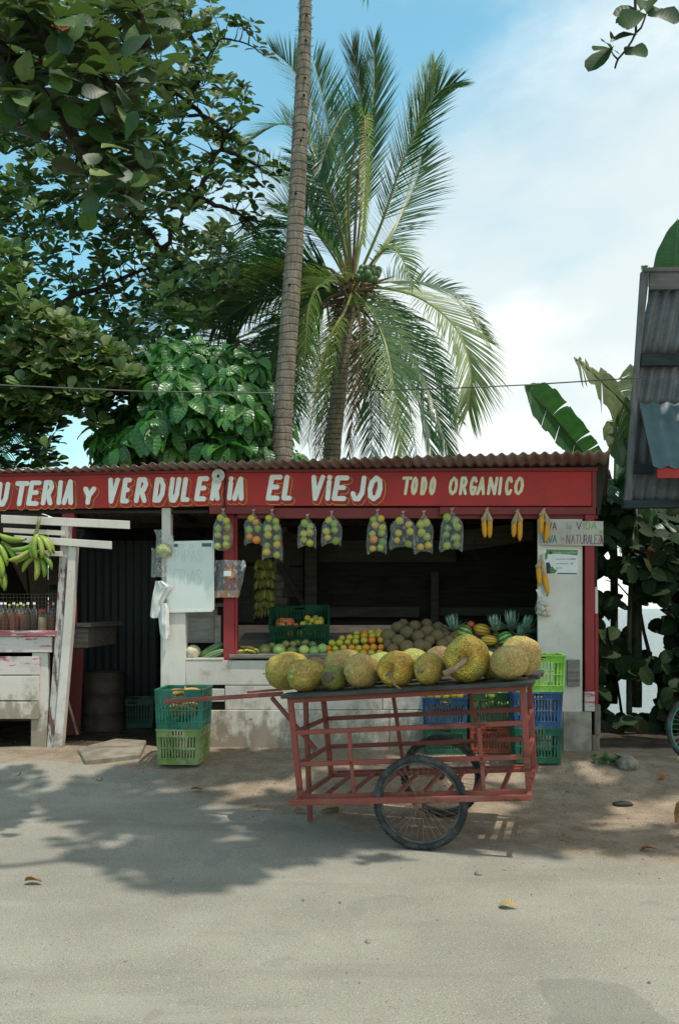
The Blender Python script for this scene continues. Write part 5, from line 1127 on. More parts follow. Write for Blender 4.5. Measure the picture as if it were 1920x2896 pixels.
lvs = panel_thing('slogan_board', 'cream board lettered in many colours above the poster at the right corner', 'sign', m_paint('cream_board', (0.62, 0.58, 0.50), (.35, .3, .25), .3, 0, dirtamt=.3), [(1528, 1476), (1600, 1473), (1705, 1474), (1705, 1544), (1528, 1541)], -.036, .014, 'board')
cl = {k: m_flat(k + '_marker', c) for k, c in (('plum', (.13, .05, .12)), ('green', (.20, .36, .07)), ('teal', (.02, .17, .20)), ('slate', (.25, .27, .24)), ('violet', (.20, .09, .16)), ('maroon', (.25, .05, .05)))}
D_ = -.0507
text_on(lvs, 'VIVA', 1530, 1498, 10, 20, D_, .009, cl['plum'], .3); text_on(lvs, 'la', 1600, 1496, 10, 17, D_, .007, cl['slate'], .2); text_on(lvs, 'V', 1630, 1497, 13, 21, D_, .009, cl['plum'])
text_on(lvs, 'IDA', 1647, 1496, 13, 20, D_, .009, cl['green'], .3); text_on(lvs, 'VIVA', 1532, 1535, 11, 21, D_, .009, cl['teal'], .1); text_on(lvs, 'la', 1584, 1528, 7, 14, D_, .006, cl['slate'], .2)
text_on(lvs, 'NATU', 1601, 1537, 10, 24, D_, .008, cl['violet'], .3); text_on(lvs, 'RALEZ', 1651, 1538, 8, 25, D_, .008, cl['violet'], .22); text_on(lvs, 'A', 1697, 1538, 6, 24, D_, .010, cl['maroon'])
mb = MB(); off = OFF[lvs.name]; pc = S(1699, 1505, D_ - .001) - off
for k in range(8): a = k * math.pi / 4; mb.bar(pc, pc + Vector((math.cos(a) * .026, 0, math.sin(a) * .026)), .003, .001, up=(0, 1, 0))
mb.build('drawn_leaf', cl['green'], lvs)
pst = panel_thing('price_poster', 'white printed price poster with green header on the right wall panel', 'poster', m_flat('poster_border_paper', (.66, .65, .62), .6, .04), [(1535, 1549), (1637, 1552), (1636, 1629), (1534, 1626)], -.006, .003, 'sheet')
def pr(name, c, pts, d): return prism(name, m_flat('print_' + name, c, .5, .06), pts, d - .0004, d, pst, 0)
pr('white_print', (.70, .72, .70), [(1538, 1553), (1633, 1556), (1632, 1625), (1537, 1622)], -.0094); pr('green_header', (.13, .24, .07), [(1542, 1553.5), (1633, 1556), (1632, 1571), (1615, 1569), (1580, 1566), (1548, 1567)], -.0102)
pr('leaf_print', (.10, .24, .05), [(1540, 1566), (1546, 1556), (1549, 1562), (1547, 1578), (1541, 1586)], -.0110); pr('jar_print', (.03, .035, .05), [(1543, 1592), (1552, 1590), (1556, 1600), (1558, 1622), (1545, 1622)], -.0110)
pr('herb_print', (.09, .22, .05), [(1553, 1608), (1560, 1601), (1568, 1610), (1575, 1612), (1568, 1622), (1556, 1622)], -.0118); pr('seal_print', (.05, .06, .05), [(1551, 1560), (1556, 1558), (1560, 1562), (1558, 1568), (1552, 1567)], -.0118); pr('footer_print', (.04, .04, .04), [(1575, 1620), (1631, 1621), (1631, 1624), (1575, 1623)], -.0110)
text_on(pst, 'The best of Costa Rica', 1565, 1564, 2.6, 4.2, -.0106, .0022, m_flat('header_text', (.6, .62, .55)), .22)
DKT = m_flat('small_print', (.12, .12, .12)); RDT = m_flat('red_print', (.35, .04, .04))
mb = MB(); mr_ = MB(); off = OFF[pst.name]
for y, w_, r_ in ((1581, 38, 14), (1594, 32, 6), (1606, 14, 0), (1609, 0, 0)):
    x = 1571
    while x < 1571 + w_:
        l_ = random.uniform(2, 5); mb.bar(S(x, y, -.0102) - off, S(x + l_, y + .6, -.0102) - off, .007, .0006, up=(0, 1, 0)); x += l_ + 1.2
    for k in range(int(r_ / 3)): mr_.bar(S(1613 + k * 3.6, y, -.0102) - off, S(1613 + k * 3.6 + 2.4, y, -.0102) - off, .015, .0006, up=(0, 1, 0))
mb.build('row_print', DKT, pst); mr_.build('price_print', RDT, pst)
# ================================================================ BAGS AND CLOTHS ON THE PILLAR
HERB = m_var('chopped_green_herb', (0.25, 0.31, 0.10), (0.45, 0.47, 0.27), 60, .8, .8, 90); CLOTH = m_var('white_plastic_cloth', (0.72, 0.73, 0.70), (0.66, 0.67, 0.63), 6, .55, .5, 22, dist=.01)
def sheet(name, mat, ptsrows, d, label, cat, amp=.012, parent=None, nx=10, ny=14, fr=3.0, seed=0.0, th=0.0):
    """crumpled sheet spanned between left/right picture outlines"""
    org = SW(ptsrows[0][0], ptsrows[0][2], d); mb = MB()
    ys_ = [r[2] for r in ptsrows]
    for j in range(ny + 1):
        y = ys_[0] + (ys_[-1] - ys_[0]) * j / ny; a = lerp_tab([(r[2], r[0]) for r in ptsrows], y); b = lerp_tab([(r[2], r[1]) for r in ptsrows], y)
        for i in range(nx + 1):
            u = i / nx; dd = d - amp * (1.2 + math.sin(u * fr * 6.28 + seed + j * .25) + .8 * nz(u * 3, j * .3, seed)) - th * math.sin(u * math.pi)
            mb.v.append(tuple(SW(a + (b - a) * u, y + 2 * nz(u * 4, seed), dd) - org))
    for j in range(ny):
        for i in range(nx): q = j * (nx + 1) + i; mb.f.append((q, q + 1, q + nx + 2, q + nx + 1)); mb.m.append(0); mb.rn.append(.5); mb.uv.append([(i / nx, j / ny)] * 4)
    o_ = mb.build(name, mat, parent, True, loc=org if not parent else None)
    if parent: o_.location = org - parent.location
    else: tag(o_, label, cat)
    return o_
hb = thing('herb_bag', 'clear bag of chopped green herbs hanging on the thin white pillar', 'bag', SW(465, 1505, -.05))
sheet('plastic', PLASW, [(436, 458, 1498), (442, 492, 1514), (442, 490, 1535), (440, 490, 1560), (441, 486, 1577)], -.03, '', '', .01, hb, th=.05, seed=1)
foldy('herbs', HERB, SW(464, 1557, -.07), (.085, .035, .07), lambda d: 1 + .2 * nz(d.x * 3, d.y * 3, d.z * 3), None, None).parent = hb; q_ = bpy.data.objects['herbs']; q_.location = SW(464, 1557, -.07) - hb.location
sheet('white_plastic_bag', PLASW, [(428, 440, 1550), (430, 474, 1556), (429, 473, 1600), (428, 470, 1632)], -.03, 'cloudy white plastic bag tucked behind the herb bag on the pillar', 'bag', .008, th=.03, seed=4)
sheet('white_cloth', CLOTH, [(440, 462, 1643), (438, 490, 1658), (434, 482, 1675), (430, 466, 1700), (425, 454, 1742), (428, 448, 1748)], -.04, 'crumpled white plastic sheet hanging slanted over the pillar edge', 'cloth', .012, th=.03, seed=2)
sheet('white_cloth', CLOTH, [(450, 472, 1706), (448, 479, 1722), (450, 479, 1760), (454, 481, 1795), (462, 476, 1808)], -.045, 'second crumpled white plastic bundle hanging below the slanted one', 'cloth', .010, th=.04, seed=7)
pb = thing('powder_bag', 'wide clear bag with orange brown powder at its bottom on the red post', 'bag', SW(650, 1585, -.0))
sheet('plastic', PLASW, [(610, 690, 1584), (608, 697, 1594), (606, 688, 1640), (601, 678, 1680), (599, 676, 1688)], .035, '', '', .010, pb, th=.04, seed=3, fr=1.5)
POW = m_var('orange_brown_powder', (0.42, 0.20, 0.09), (0.50, 0.27, 0.14), 40, .8, .4); sheet('powder', POW, [(604, 678, 1670), (599, 676, 1677), (597, 674, 1687), (602, 675, 1690)], .015, '', '', .004, pb, th=.02, seed=5, ny=5)
sb = thing('small_powder_bag', 'small tied bag of orange powder with a white label', 'bag', SW(648, 1582, -.05))
sheet('plastic', PLASW, [(638, 662, 1584), (645, 657, 1603)], -.05, '', '', .006, sb, th=.02, ny=5); sheet('powder', POW, [(645, 657, 1602), (634, 664, 1625), (630, 666, 1634), (640, 660, 1636)], -.05, '', '', .003, sb, th=.03, ny=6)
sheet('paper_label', m_flat('label_paper', (.68, .68, .68)), [(633, 654, 1615), (633, 654, 1630)], -.088, '', '', .001, sb, ny=2, nx=3)
# ================================================================ THINGS IN THE DOORWAY
t = m_var('rusty_drum_paint', (0.040, 0.032, 0.026), (0.085, 0.062, 0.048), 6, .75, .4, 20); l = SW(296, 2065, 1.3); l.z = gh(l.x, l.y)
dr_ = thing('oil_drum', 'old rusty brown drum standing inside the dark doorway', 'drum', l); MB().lathe([(.24, 0), (.245, .01), (.24, .03), (.24, .22), (.247, .23), (.24, .24), (.24, .46), (.247, .47), (.24, .48), (.24, .66), (.248, .68), (.24, .69), (.225, .66), (0, .66)], 32).build('body', t, dr_, True)
MB().lathe([(.232, .685), (.25, .69), (.25, .705), (.232, .71)], 32).build('rim', t, dr_, True)
c_ = make_crate(.5, .36, .36, CR_DKG, 'dark green crate on the floor behind the drum in the doorway', None); l = SW(380, 2040, 1.6); c_.location = (l.x, l.y, gh(l.x, l.y)); c_.rotation_euler = (0, 0, R(8))
MB().bar(SW(191, 1975, .3), SW(221, 2078, .3), .012, .02).build('broken_stick', GREYW_V); tag(bpy.data.objects['broken_stick'], 'thin stick leaning inside the doorway beside the white posts', 'stick')

# ================================================================ RIGHT HAND BUILDING
t = NT('grey_corrugated_iron'); o = t.co('Object'); c = t.mix(t.mr(t.noise(o, 3, 6, .65), .35, .65), (0.085, 0.09, 0.10), (0.15, 0.155, 0.165)); c = t.mix(t.mr(t.noise(t.co('Object', (6, 6, .8)), 2.0, 5, .7), .5, .75, 0, .55), c, (0.085, 0.06, 0.05))
c = t.mix(t.mr(t.noise(o, 60, 3), .45, .7, 0, .5), c, (.19, .19, .205)); t.set(color=c, rough=.6, metal=.2, normal=t.bump(t.noise(o, 50, 4), .3, .002)); GREYI = t.mat
bh = thing('iron_clad_house', 'tall grey corrugated iron building cut off by the right edge', 'building', (3.75, 8.5, 0.2)); bo = bh.location.copy(); YB = 8.5
def BP(x, y, Y=YB): return P(x, y, Y) - bo
def bslab(name, mat, pts, Y0, Y1, bev=.003):
    fr = [P(x, y, Y0) - bo for x, y in pts]; n = len(fr); mb = MB(); dy = Y1 - Y0
    mb.add(fr + [v + Vector((0, dy, 0)) for v in fr], [tuple(range(n)), tuple(range(2 * n - 1, n - 1, -1))] + [(i, i + n, (i + 1) % n + n, (i + 1) % n) for i in range(n)]); o_ = mb.build(name, mat, bh)
    if bev: q = o_.modifiers.new('bevel', 'BEVEL'); q.width = bev
    return o_
def bcorr(name, mat, xl_top, xl_bot, y0, y1, Y, pitch=.108, amp=.016, x1=6.9):
    a = P(xl_top, y0, Y); b = P(xl_bot, y1, Y); n = int((x1 - b.x) / pitch * 8); mb = MB(); rows = 5
    for j in range(rows + 1):
        q = j / rows; xs0 = a.x + (b.x - a.x) * q; z = a.z + (b.z - a.z) * q
        for i in range(n + 1):
            x = xs0 + i * pitch / 8; mb.v.append((x - bo.x, Y + amp * math.cos(2 * math.pi * i / 8) - bo.y, z - bo.z))
    for j in range(rows):
        for i in range(n): q = j * (n + 1) + i; mb.f.append((q, q + 1, q + n + 2, q + n + 1)); mb.m.append(0); mb.rn.append(.5); mb.uv.append(None)
    o_ = mb.build(name, mat, bh, True); q = o_.modifiers.new('thickness', 'SOLIDIFY'); q.thickness = .002; return o_
GTRIM = m_wood('grey_trim_board', (0.10, 0.10, 0.105), (0.19, 0.19, 0.195), 2, .7); GTRIMH = m_wood('grey_cap_board', (0.115, 0.11, 0.115), (0.20, 0.19, 0.19), 0, .7); DKBEAM = m_wood('blue_black_beam', (0.02, 0.03, 0.032), (0.04, 0.055, 0.055), 0)
bcorr('wall_sheet', GREYI, 1838, 1800, 820, 1000, YB); bcorr('wall_sheet', GREYI, 1806, 1778, 996, 1150, YB + .03); bcorr('wall_sheet', GREYI, 1790, 1772, 1145, 1330, YB + .05); bcorr('wall_sheet', GREYI, 1780, 1765, 1322, 1418, YB + .02)
bslab('corner_board', GTRIM, [(1812, 768), (1836, 766), (1826, 860), (1810, 1010), (1785, 1430), (1764, 1430), (1790, 1100), (1803, 900)], YB - .05, YB - .012)
bslab('cap_board', GTRIMH, [(1837, 770), (2300, 762), (2300, 812), (1835, 818)], YB - .045, YB - .02); bslab('cap_rail', GTRIMH, [(1822, 757), (2300, 745), (2300, 761), (1822, 768)], YB - .07, YB + .06)
bslab('cross_beam', DKBEAM, [(1816, 1000), (2300, 996), (2300, 1030), (1813, 1034)], YB - .07, YB - .018); bslab('bottom_beam', DKBEAM, [(1766, 1414), (2300, 1410), (2300, 1432), (1764, 1436)], YB - .06, YB + .05)
TEALI = m_var('blue_grey_awning_sheet', (0.035, 0.085, 0.10), (0.06, 0.12, 0.135), 3, .5, .15)
mb = MB()
for j, (y, Y, xl) in enumerate(((1140, YB - .02, 1806), (1322, YB - .42, 1846))):
    for i in range(61): p = P(xl + (0 if j else 0), y, Y); mb.v.append((p.x + i * .035 - bo.x, Y - bo.y + .0, p.z + .014 * math.cos(i * math.pi / 2) - bo.z))
for i in range(60): mb.f.append((i, i + 1, 62 + i, 61 + i)); mb.m.append(0); mb.rn.append(.5); mb.uv.append(None)
mb.build('awning_sheet', TEALI, bh, True)
bslab('red_board', RED_H, [(1858, 1322), (2300, 1318), (2300, 1350), (1858, 1352)], YB - .40, YB - .37); bslab('dark_plate', DKBEAM, [(1792, 1310), (1850, 1316), (1845, 1340), (1790, 1338)], YB - .06, YB - .02)
for x, m in ((1990, DARKW_V), (2200, DARKW_V)): bslab('house_post', m, [(x, 1434), (x + 30, 1434), (x + 38, 2130), (x + 8, 2130)], YB + .6, YB + .72)
mb = MB(); q0 = [P(1836, 770, YB + .07), P(1790, 1428, YB + .07), P(1800, 1428, YB + 2.6), P(1842, 770, YB + 2.6)]; q0[2].z = q0[1].z; q0[3].z = q0[0].z
q0 = [v - bo for v in q0]; mb.add(q0 + [v + Vector((.02, 0, 0)) for v in q0], [(0, 1, 2, 3), (7, 6, 5, 4), (0, 4, 5, 1), (1, 5, 6, 2), (2, 6, 7, 3), (3, 7, 4, 0)]); mb.build('side_wall', GREYI, bh)
# ================================================================ BICYCLE at the right edge
bk = thing('bicycle', 'bicycle with turquoise rimmed wheel leaning at the right edge', 'bicycle', (3.50, 8.2, gh(3.5, 8.2))); bk.rotation_euler = (R(-4), 0, R(2))
TQ = m_var('turquoise_paint', (0.03, 0.20, 0.18), (0.06, 0.27, 0.24), 12, .35); 
w0 = make_wheel(bk, .345, .022, False, TYRE, TQ, (0.0, 0, .345), spm=STEEL); w1 = make_wheel(bk, .345, .022, False, TYRE, TQ, (1.05, 0, .345), spm=STEEL)
MB().tube([(.17, 0, .95), (.10, 0, .62), (0.0, 0, .345)], .013, 8).build('fork', TQ, bk, True); MB().tube([(.12, 0, .72), (.45, 0, .30)], .016, 8).tube([(.15, 0, .85), (.62, 0, .80)], .016, 8).tube([(.45, 0, .30), (.66, 0, .92)], .015, 8).tube([(.45, 0, .30), (1.05, 0, .345)], .010, 8).tube([(.62, 0, .80), (1.05, 0, .345)], .009, 8).build('frame', TQ, bk, True)
MB().ell((.67, 0, .95), (.13, .06, .03), 16, 8).build('saddle', TYRE, bk, True); MB().tube([(.10, -.28, .98), (.2, -.18, 1.02), (.19, 0, .98), (.2, .18, 1.02), (.10, .28, .98)], .012, 8).build('handlebar', STEEL, bk, True)
# ================================================================ LEAVES
GL = [(0.0, (0.014, 0.042, 0.014)), (0.45, (0.034, 0.085, 0.022)), (0.75, (0.10, 0.175, 0.04)), (0.94, (0.21, 0.25, 0.10)), (0.965, (0.26, 0.10, 0.03)), (1.0, (0.30, 0.035, 0.02))]  # light end of the ramp also stands in for sunlit leaves
L_ALM = m_leaf('almond_leaf', GL, .46, 8, .28, .35, .16, under=(0.12, 0.115, 0.07))
L_NON = m_leaf('veined_leaf', [(0.0, (0.022, 0.095, 0.022)), (0.6, (0.035, 0.16, 0.032)), (1.0, (0.10, 0.26, 0.05))], .34, 6.5, .24, .5, 1.3)
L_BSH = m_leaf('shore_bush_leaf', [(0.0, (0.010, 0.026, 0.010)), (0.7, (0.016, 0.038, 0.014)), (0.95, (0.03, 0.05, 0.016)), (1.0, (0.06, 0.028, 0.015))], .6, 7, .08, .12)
BARK = m_wood('grey_brown_bark', (0.055, 0.042, 0.030), (0.13, 0.105, 0.08), 2, .9, 20); BARKD = m_wood('dark_branch_bark', (0.03, 0.024, 0.018), (0.07, 0.056, 0.042), 2, .9, 20)
PROF_OB = [(0, .02), (.10, .10), (.30, .26), (.55, .44), (.78, .50), (.93, .32), (1, .02)]; PROF_EL = [(0, .02), (.12, .26), (.32, .46), (.55, .48), (.76, .36), (.92, .14), (1, .0)]; PROF_RD = [(0, .08), (.12, .40), (.35, .56), (.62, .56), (.85, .38), (1, .05)]
def leaf_geo(prof, L=1.0, W=.55, fold=.18, curl=.25, wave=.03, seed=0):
    vs, uv, fs = [], [], []; rr = random.Random(seed)
    for i, (q, w) in enumerate(prof):
        a = curl * q; y = L * (math.sin(a) / curl if curl else q); z = -L * ((1 - math.cos(a)) / curl if curl else 0); wv = wave * L * rr.uniform(-1, 1)
        vs += [(-w * W * L, y, z + abs(w) * fold * L + wv), (0, y, z), (w * W * L, y, z + abs(w) * fold * L - wv)]; uv += [(.5 - w, q), (.5, q), (.5 + w, q)]
    for i in range(len(prof) - 1):
        b = 3 * i; fs += [(b, b + 1, b + 4, b + 3), (b + 1, b + 2, b + 5, b + 4)]
    return vs, fs, uv
def basis(d, up, roll=0.0):
    y = Vector(d).normalized(); z = Vector(up); z = z - y * z.dot(y)
    if z.length < .05: z = Vector((1, 0, 0)) - y * y.x
    z.normalize(); x = y.cross(z); m = Matrix((x, y, z)).transposed().to_4x4(); return m @ Matrix.Rotation(roll, 4, 'Y')
class Crown:
    """leaves of one plant: the ones that show largest become objects, the rest one mesh"""
    def __init__(s, root, mat, prof, W, fold, curl, nvar=4, stem=0.0):
        s.root = root; s.mat = mat; s.geo = [leaf_geo(prof, 1, W, fold, curl, seed=k) for k in range(nvar)]; s.L = []
    def leaf(s, p, d, up, size, rn): s.L.append((Vector(p), Vector(d), Vector(up), size, rn, random.uniform(-.5, .5)))
    def rosette(s, c, n, size, axis=(0, 0, 1), spread=1.1, droop=.25, rnb=None):
        ax = Vector(axis).normalized(); a = ax.cross(Vector((.3, .9, .1))).normalized(); b = ax.cross(a); ph = random.uniform(0, 6.3)
        for k in range(n):
            g = ph + k * 2.399; sp = spread * random.uniform(.6, 1.15); d = (a * math.cos(g) + b * math.sin(g)) * math.sin(sp) + ax * math.cos(sp); d.z -= droop * random.uniform(.4, 1.6)
            rn = random.random() if rnb is None else min(1, max(0, random.gauss(rnb, .22)))
            if rnb is not None: rn = min(rn, .93)
            if rn > .955 and random.random() < .55: rn = .6
            s.leaf(c + d * size * .12, d, ax + Vector((0, 0, .4)), size * random.uniform(.7, 1.15), rn)
    def build(s, nobj=300, name='leaf', restname='foliage'):
        def key(l):
            p = l[0]
            if p.y < 1: return 0
            x, y = proj(p); return l[3] / p.y if (-10 < x < 1930 and -10 < y < 2000) else 0
        order = sorted(s.L, key=key, reverse=True); big = [l for l in order[:nobj] if key(l) > 0]; rest = order[len(big):]; o_ = s.root.location; cache = {}
        for p, d, up, sz, rn, roll in big:
            k = (random.randrange(len(s.geo)), round(rn * 12) / 12)
            if k not in cache:
                mb = MB(); v, f, uv = s.geo[k[0]]; mb.add(v, f, 0, uv, k[1]); cache[k] = mb.mesh(name, s.mat, True)
            link_mesh(name, cache[k], s.root, mtx=Matrix.Translation(p - o_) @ basis(d, up, roll) @ Matrix.Scale(sz, 4))
        mb = MB()
        for p, d, up, sz, rn, roll in rest:
            m = Matrix.Translation(p - o_) @ basis(d, up, roll) @ Matrix.Scale(sz, 4); v, f, uv = random.choice(s.geo); mb.add([m @ Vector(q) for q in v], f, 0, uv, rn)
        if rest: tag(mb.build(restname, s.mat, s.root, True), kind='stuff')
def limb(mb, a, b, r0, r1, n=6, sag=.15, wob=.12, sides=7, seed=0):
    rr = random.Random(seed); a = Vector(a); b = Vector(b); L_ = (b - a).length; pts = []
    for i in range(n + 1):
        q = i / n; w = math.sin(q * math.pi); pts.append(a.lerp(b, q) + Vector((rr.uniform(-1, 1) * wob * w * L_ * .4, rr.uniform(-1, 1) * wob * w * L_ * .4, w * sag * L_ + rr.uniform(-1, 1) * wob * .2 * w * L_)))
    mb.tube(pts, [r0 + (r1 - r0) * i / n for i in range(n + 1)], sides); return pts
# ---- near almond tree: trunk out of frame at the left, limbs over the road; its leaves hang into the upper left and shade the road
random.seed(101)
nt_ = thing('almond_tree', 'near tree whose large dark leaves hang into the upper left corner', 'tree', (-5.6, 3.6, 0), group=None); nt_.location.z = gh(-5.6, 3.6)
cr = Crown(nt_, L_ALM, PROF_OB, .62, .14, .35)
nclus = []
def near(px, py, Y, n=8, s=.23, ax=(0, -.3, 1), dr=.3, rnb=.18): c = P(px, py, Y); nclus.append(c); cr.rosette(c, n, s, ax, 1.15, dr, rnb)
for px, py, Y, n in ((165, 55, 5.6, 9), (60, 20, 5.4, 9), (300, 30, 5.9, 8), (400, 30, 6.0, 8), (470, 20, 6.6, 7), (30, 120, 5.5, 9), (250, 120, 5.8, 9), (350, 110, 6.2, 8), (120, 190, 5.9, 9), (210, 205, 5.5, 9), (350, 215, 5.6, 10), (440, 160, 6.6, 8),
                     (290, 170, 6.0, 8), (430, 235, 5.9, 9), (60, 280, 5.6, 9), (150, 290, 5.6, 8), (320, 280, 5.7, 9), (250, 240, 5.8, 8), (20, 230, 5.7, 8), (330, 370, 5.7, 10), (280, 420, 5.9, 8), (370, 420, 5.8, 10), (310, 480, 5.9, 10), (350, 540, 5.8, 10), (290, 560, 6.1, 7), (380, 490, 6.0, 8),
                     (100, 340, 5.8, 8), (40, 370, 5.9, 8), (230, 340, 6.0, 7), (180, 130, 6.1, 9), (90, 160, 5.9, 9), (260, 500, 6.0, 6), (350, 590, 6.0, 7), (20, 60, 5.6, 9), (120, 100, 5.7, 9), (210, 60, 6.2, 9), (340, 320, 6.1, 8), (230, 400, 6.2, 6)):
    near(px, py, Y, n)
    if px < 330: near(px + random.uniform(-25, 25), py + random.uniform(-30, 30), Y + .5, n - 2)
for _ in range(46):
    x, y = random.choice(((90, 150), (250, 230), (60, 300), (330, 260), (200, 60), (420, 60), (340, 420), (300, 520), (120, 280))); x += random.uniform(-50, 50); y += random.uniform(-40, 40)
    cr.leaf(P(x, y, 5.3 + random.uniform(0, .3)), (random.uniform(-.7, .9), random.uniform(-.5, .2), random.uniform(-.9, .3)), (random.uniform(.1, .5), -.75, .7), random.uniform(.18, .25), random.choice((.0, .05, .1, .2, .3, .5, .62, .85)))
cr.leaf(P(165, 70, 5.5), (.3, -.6, -.4), (0, -1, .3), .2, 1.0); cr.leaf(P(90, 180, 5.8), (.6, -.4, -.2), (0, -1, .4), .2, 1.0)
# shade-casting part of the crown, above and behind the frame: unseen clusters set sunward of the ground outline they shade
shade = [(-3.2, 8.0), (-2.65, 7.3), (-2.3, 6.7), (-1.9, 6.1), (-1.5, 5.5), (-1.1, 5.1), (-.7, 5.12), (-.35, 5.5), (0.0, 5.75), (.35, 6.05), (1.0, 5.8), (1.6, 5.85), (2.6, 5.9), (3.6, 5.9), (4.6, 6.4), (4.6, 9.7), (1.5, 9.6), (-.5, 9.0), (-1.6, 8.6), (-2.3, 7.95)]
sunh = Vector((SUN.x / SUN.z, SUN.y / SUN.z)); ncl = 0; tries = 0
while ncl < 520 and tries < 30000:
    tries += 1; gx = random.uniform(-3.6, 4.6); gy = random.uniform(4.6, 9.7)
    if pt_poly(gx, gy, shade) < .02: continue
    hole = nz(gx * 1.25, gy * 1.9, 4.2)
    core = pt_poly(gx, gy, [(-2.6, 7.0), (-1.9, 6.1), (-1.3, 5.3), (-.7, 5.3), (-.1, 6.0), (.5, 6.6), (-1, 7.2), (-2.4, 7.5)]) > 0
    if hole > (.42 if core else (.02 if gy > 6.6 else .1)): continue
    if -1.0 < gx < 1.5 and 6.2 < gy < 7.1 and hole > -.34: continue  # clusters thinned here so sun reaches the cart top
    h = random.uniform(6.8, 9.8); p = Vector((gx + sunh.x * h, gy + sunh.y * h, h))
    if p.y > .5:
        x, y = proj(p)
        if -60 < x < 1990 and y > -90: 
            if not (x < 380 and y < 300): continue
    ncl += 1; nclus.append(p); cr.rosette(p, 7, .24, (0, 0, 1), 1.25, .15, .4)
hub = Vector((-3.6, 3.9, 5.6)); mb = MB(); limb(mb, (-5.6, 3.6, -.1), hub, .26, .17, 8, 0, .08, 12, 1); 
tr_o = mb.v; mb.v = [tuple(Vector(v) - nt_.location) for v in mb.v]; mb.build('trunk', BARK, nt_, True)
main = [hub] + [Vector(p) for p in ((-1.4, 3.6, 7.4), (.6, 3.9, 8.1), (2.6, 4.2, 8.3), (4.2, 4.8, 8.4), (-1.6, 5.2, 7.0), (-2.6, 5.9, 5.8), (-2.0, 5.8, 4.9), (1.0, 5.4, 8.3), (-.4, 2.6, 8.0))]
pairs = ((0, 1), (1, 2), (2, 3), (3, 4), (1, 5), (0, 6), (6, 7), (2, 8), (1, 9)); mb = MB(); nodes = []
for x, y, Y in ((330, 250, 5.7), (350, 540, 5.9), (150, 120, 5.7), (420, 130, 6.3), (60, 320, 5.7)): main.append(P(x, y, Y)); pairs = pairs + ((6 if x < 400 else 5, len(main) - 1),)
for a, b in pairs: nodes += limb(mb, main[a], main[b], .10 if a == 0 else .06, .035, 7, .02, .10, 8, a * 7 + b)
random.seed(9)
for c in nclus:
    q = min(nodes, key=lambda n_: (n_ - c).length)
    if (q - c).length < .95: limb(mb, q, c, .012, .004, 3, .04, .12, 4, random.randrange(999))
mb.v = [tuple(Vector(v) - nt_.location) for v in mb.v]; mb.build('branches', BARKD, nt_, True); cr.build(300)
# twig hanging in at the upper right from the same kind of tree
tw = thing('hanging_twig', 'leafy dark twig hanging into the sky at the upper right corner', 'branch', P(1790, -200, 4.6)); cr = Crown(tw, L_ALM, PROF_OB, .60, .12, .3); o_ = tw.location; mb = MB()
for pts, rd in (([(1794, -320), (1795, -200), (1795, 0), (1797, 70), (1797, 92), (1786, 115), (1770, 140), (1748, 165), (1742, 178), (1738, 193)], [.016, .012, .008, .007, .007, .006, .006, .006, .006, .005]), ([(1800, 90), (1812, 78), (1822, 52), (1826, 40)], [.006, .006, .005, .004]), ([(1746, 168), (1733, 155), (1728, 144)], [.005, .004, .003])):
    mb.tube([P(x, y, 4.6) - o_ for x, y in pts], rd, 7)
mb.build('stem', BARKD, tw, True)
for bx, by, tx, ty, dy, w in ((1735, 130, 1663, 186, -.05, .0), (1728, 140, 1681, 130, .1, 0), (1728, 140, 1708, 106, -.1, 0), (1730, 140, 1752, 150, .02, 0), (1725, 118, 1798, 82, .03, 0), (1726, 118, 1740, 93, .05, 0), (1766, 153, 1836, 136, 0, 0), (1766, 153, 1795, 118, .06, 0),
                          (1826, 40, 1735, 25, .0, 0), (1824, 44, 1738, 45, .08, 0), (1824, 42, 1757, 54, -.08, 0), (1828, 40, 1870, 12, .05, 0), (1828, 38, 1840, -15, .05, 0), (1826, 40, 1775, 68, .15, 0), (1830, 42, 1928, 40, -.02, 0), (1808, 30, 1818, -20, .1, 0)):
    a = P(bx, by, 4.6); b = P(tx, ty, 4.6 + dy); cr.leaf(a, b - a, (random.uniform(-.3, .3), -.9, .5), (b - a).length, random.uniform(.0, .35))
cr.build(40)
# ---- big almond tree behind the stall at the left
random.seed(55)
ft = thing('almond_tree', 'big broad leaved tree filling the left side behind the stall', 'tree', (-5.6, 14.2, .1)); cr = Crown(ft, L_ALM, PROF_OB, .60, .16, .3); nclus = []
farp = [(-80, -80), (590, -80), (612, 60), (640, 130), (655, 220), (700, 270), (692, 335), (660, 365), (690, 420), (680, 520), (700, 640), (670, 700), (672, 800), (620, 850), (560, 960), (450, 1010), (330, 1120), (300, 1190), (290, 1260), (150, 1330), (-80, 1330)]
skyholes = [(38, 120, 70, 45), (100, 150, 40, 30), (300, 1010 + 240, 10, 10), (214, 1245, 62, 78), (160, 1180, 20, 25), (30, 470, 30, 22), (250, 640, 25, 20), (450, 700, 28, 20), (280, 1040, 20, 34), (60, 1290, 45, 40), (560, 640, 40, 40), (620, 580, 40, 40), (480, 560, 20, 14), (470, 380, 26, 18)]
def infar(x, y):
    if pt_poly(x, y, farp) < 0: return False
    for hx, hy, rx, ry in skyholes:
        if ((x - hx) / rx) ** 2 + ((y - hy) / ry) ** 2 < 1: return False
    return True
n_ = 0
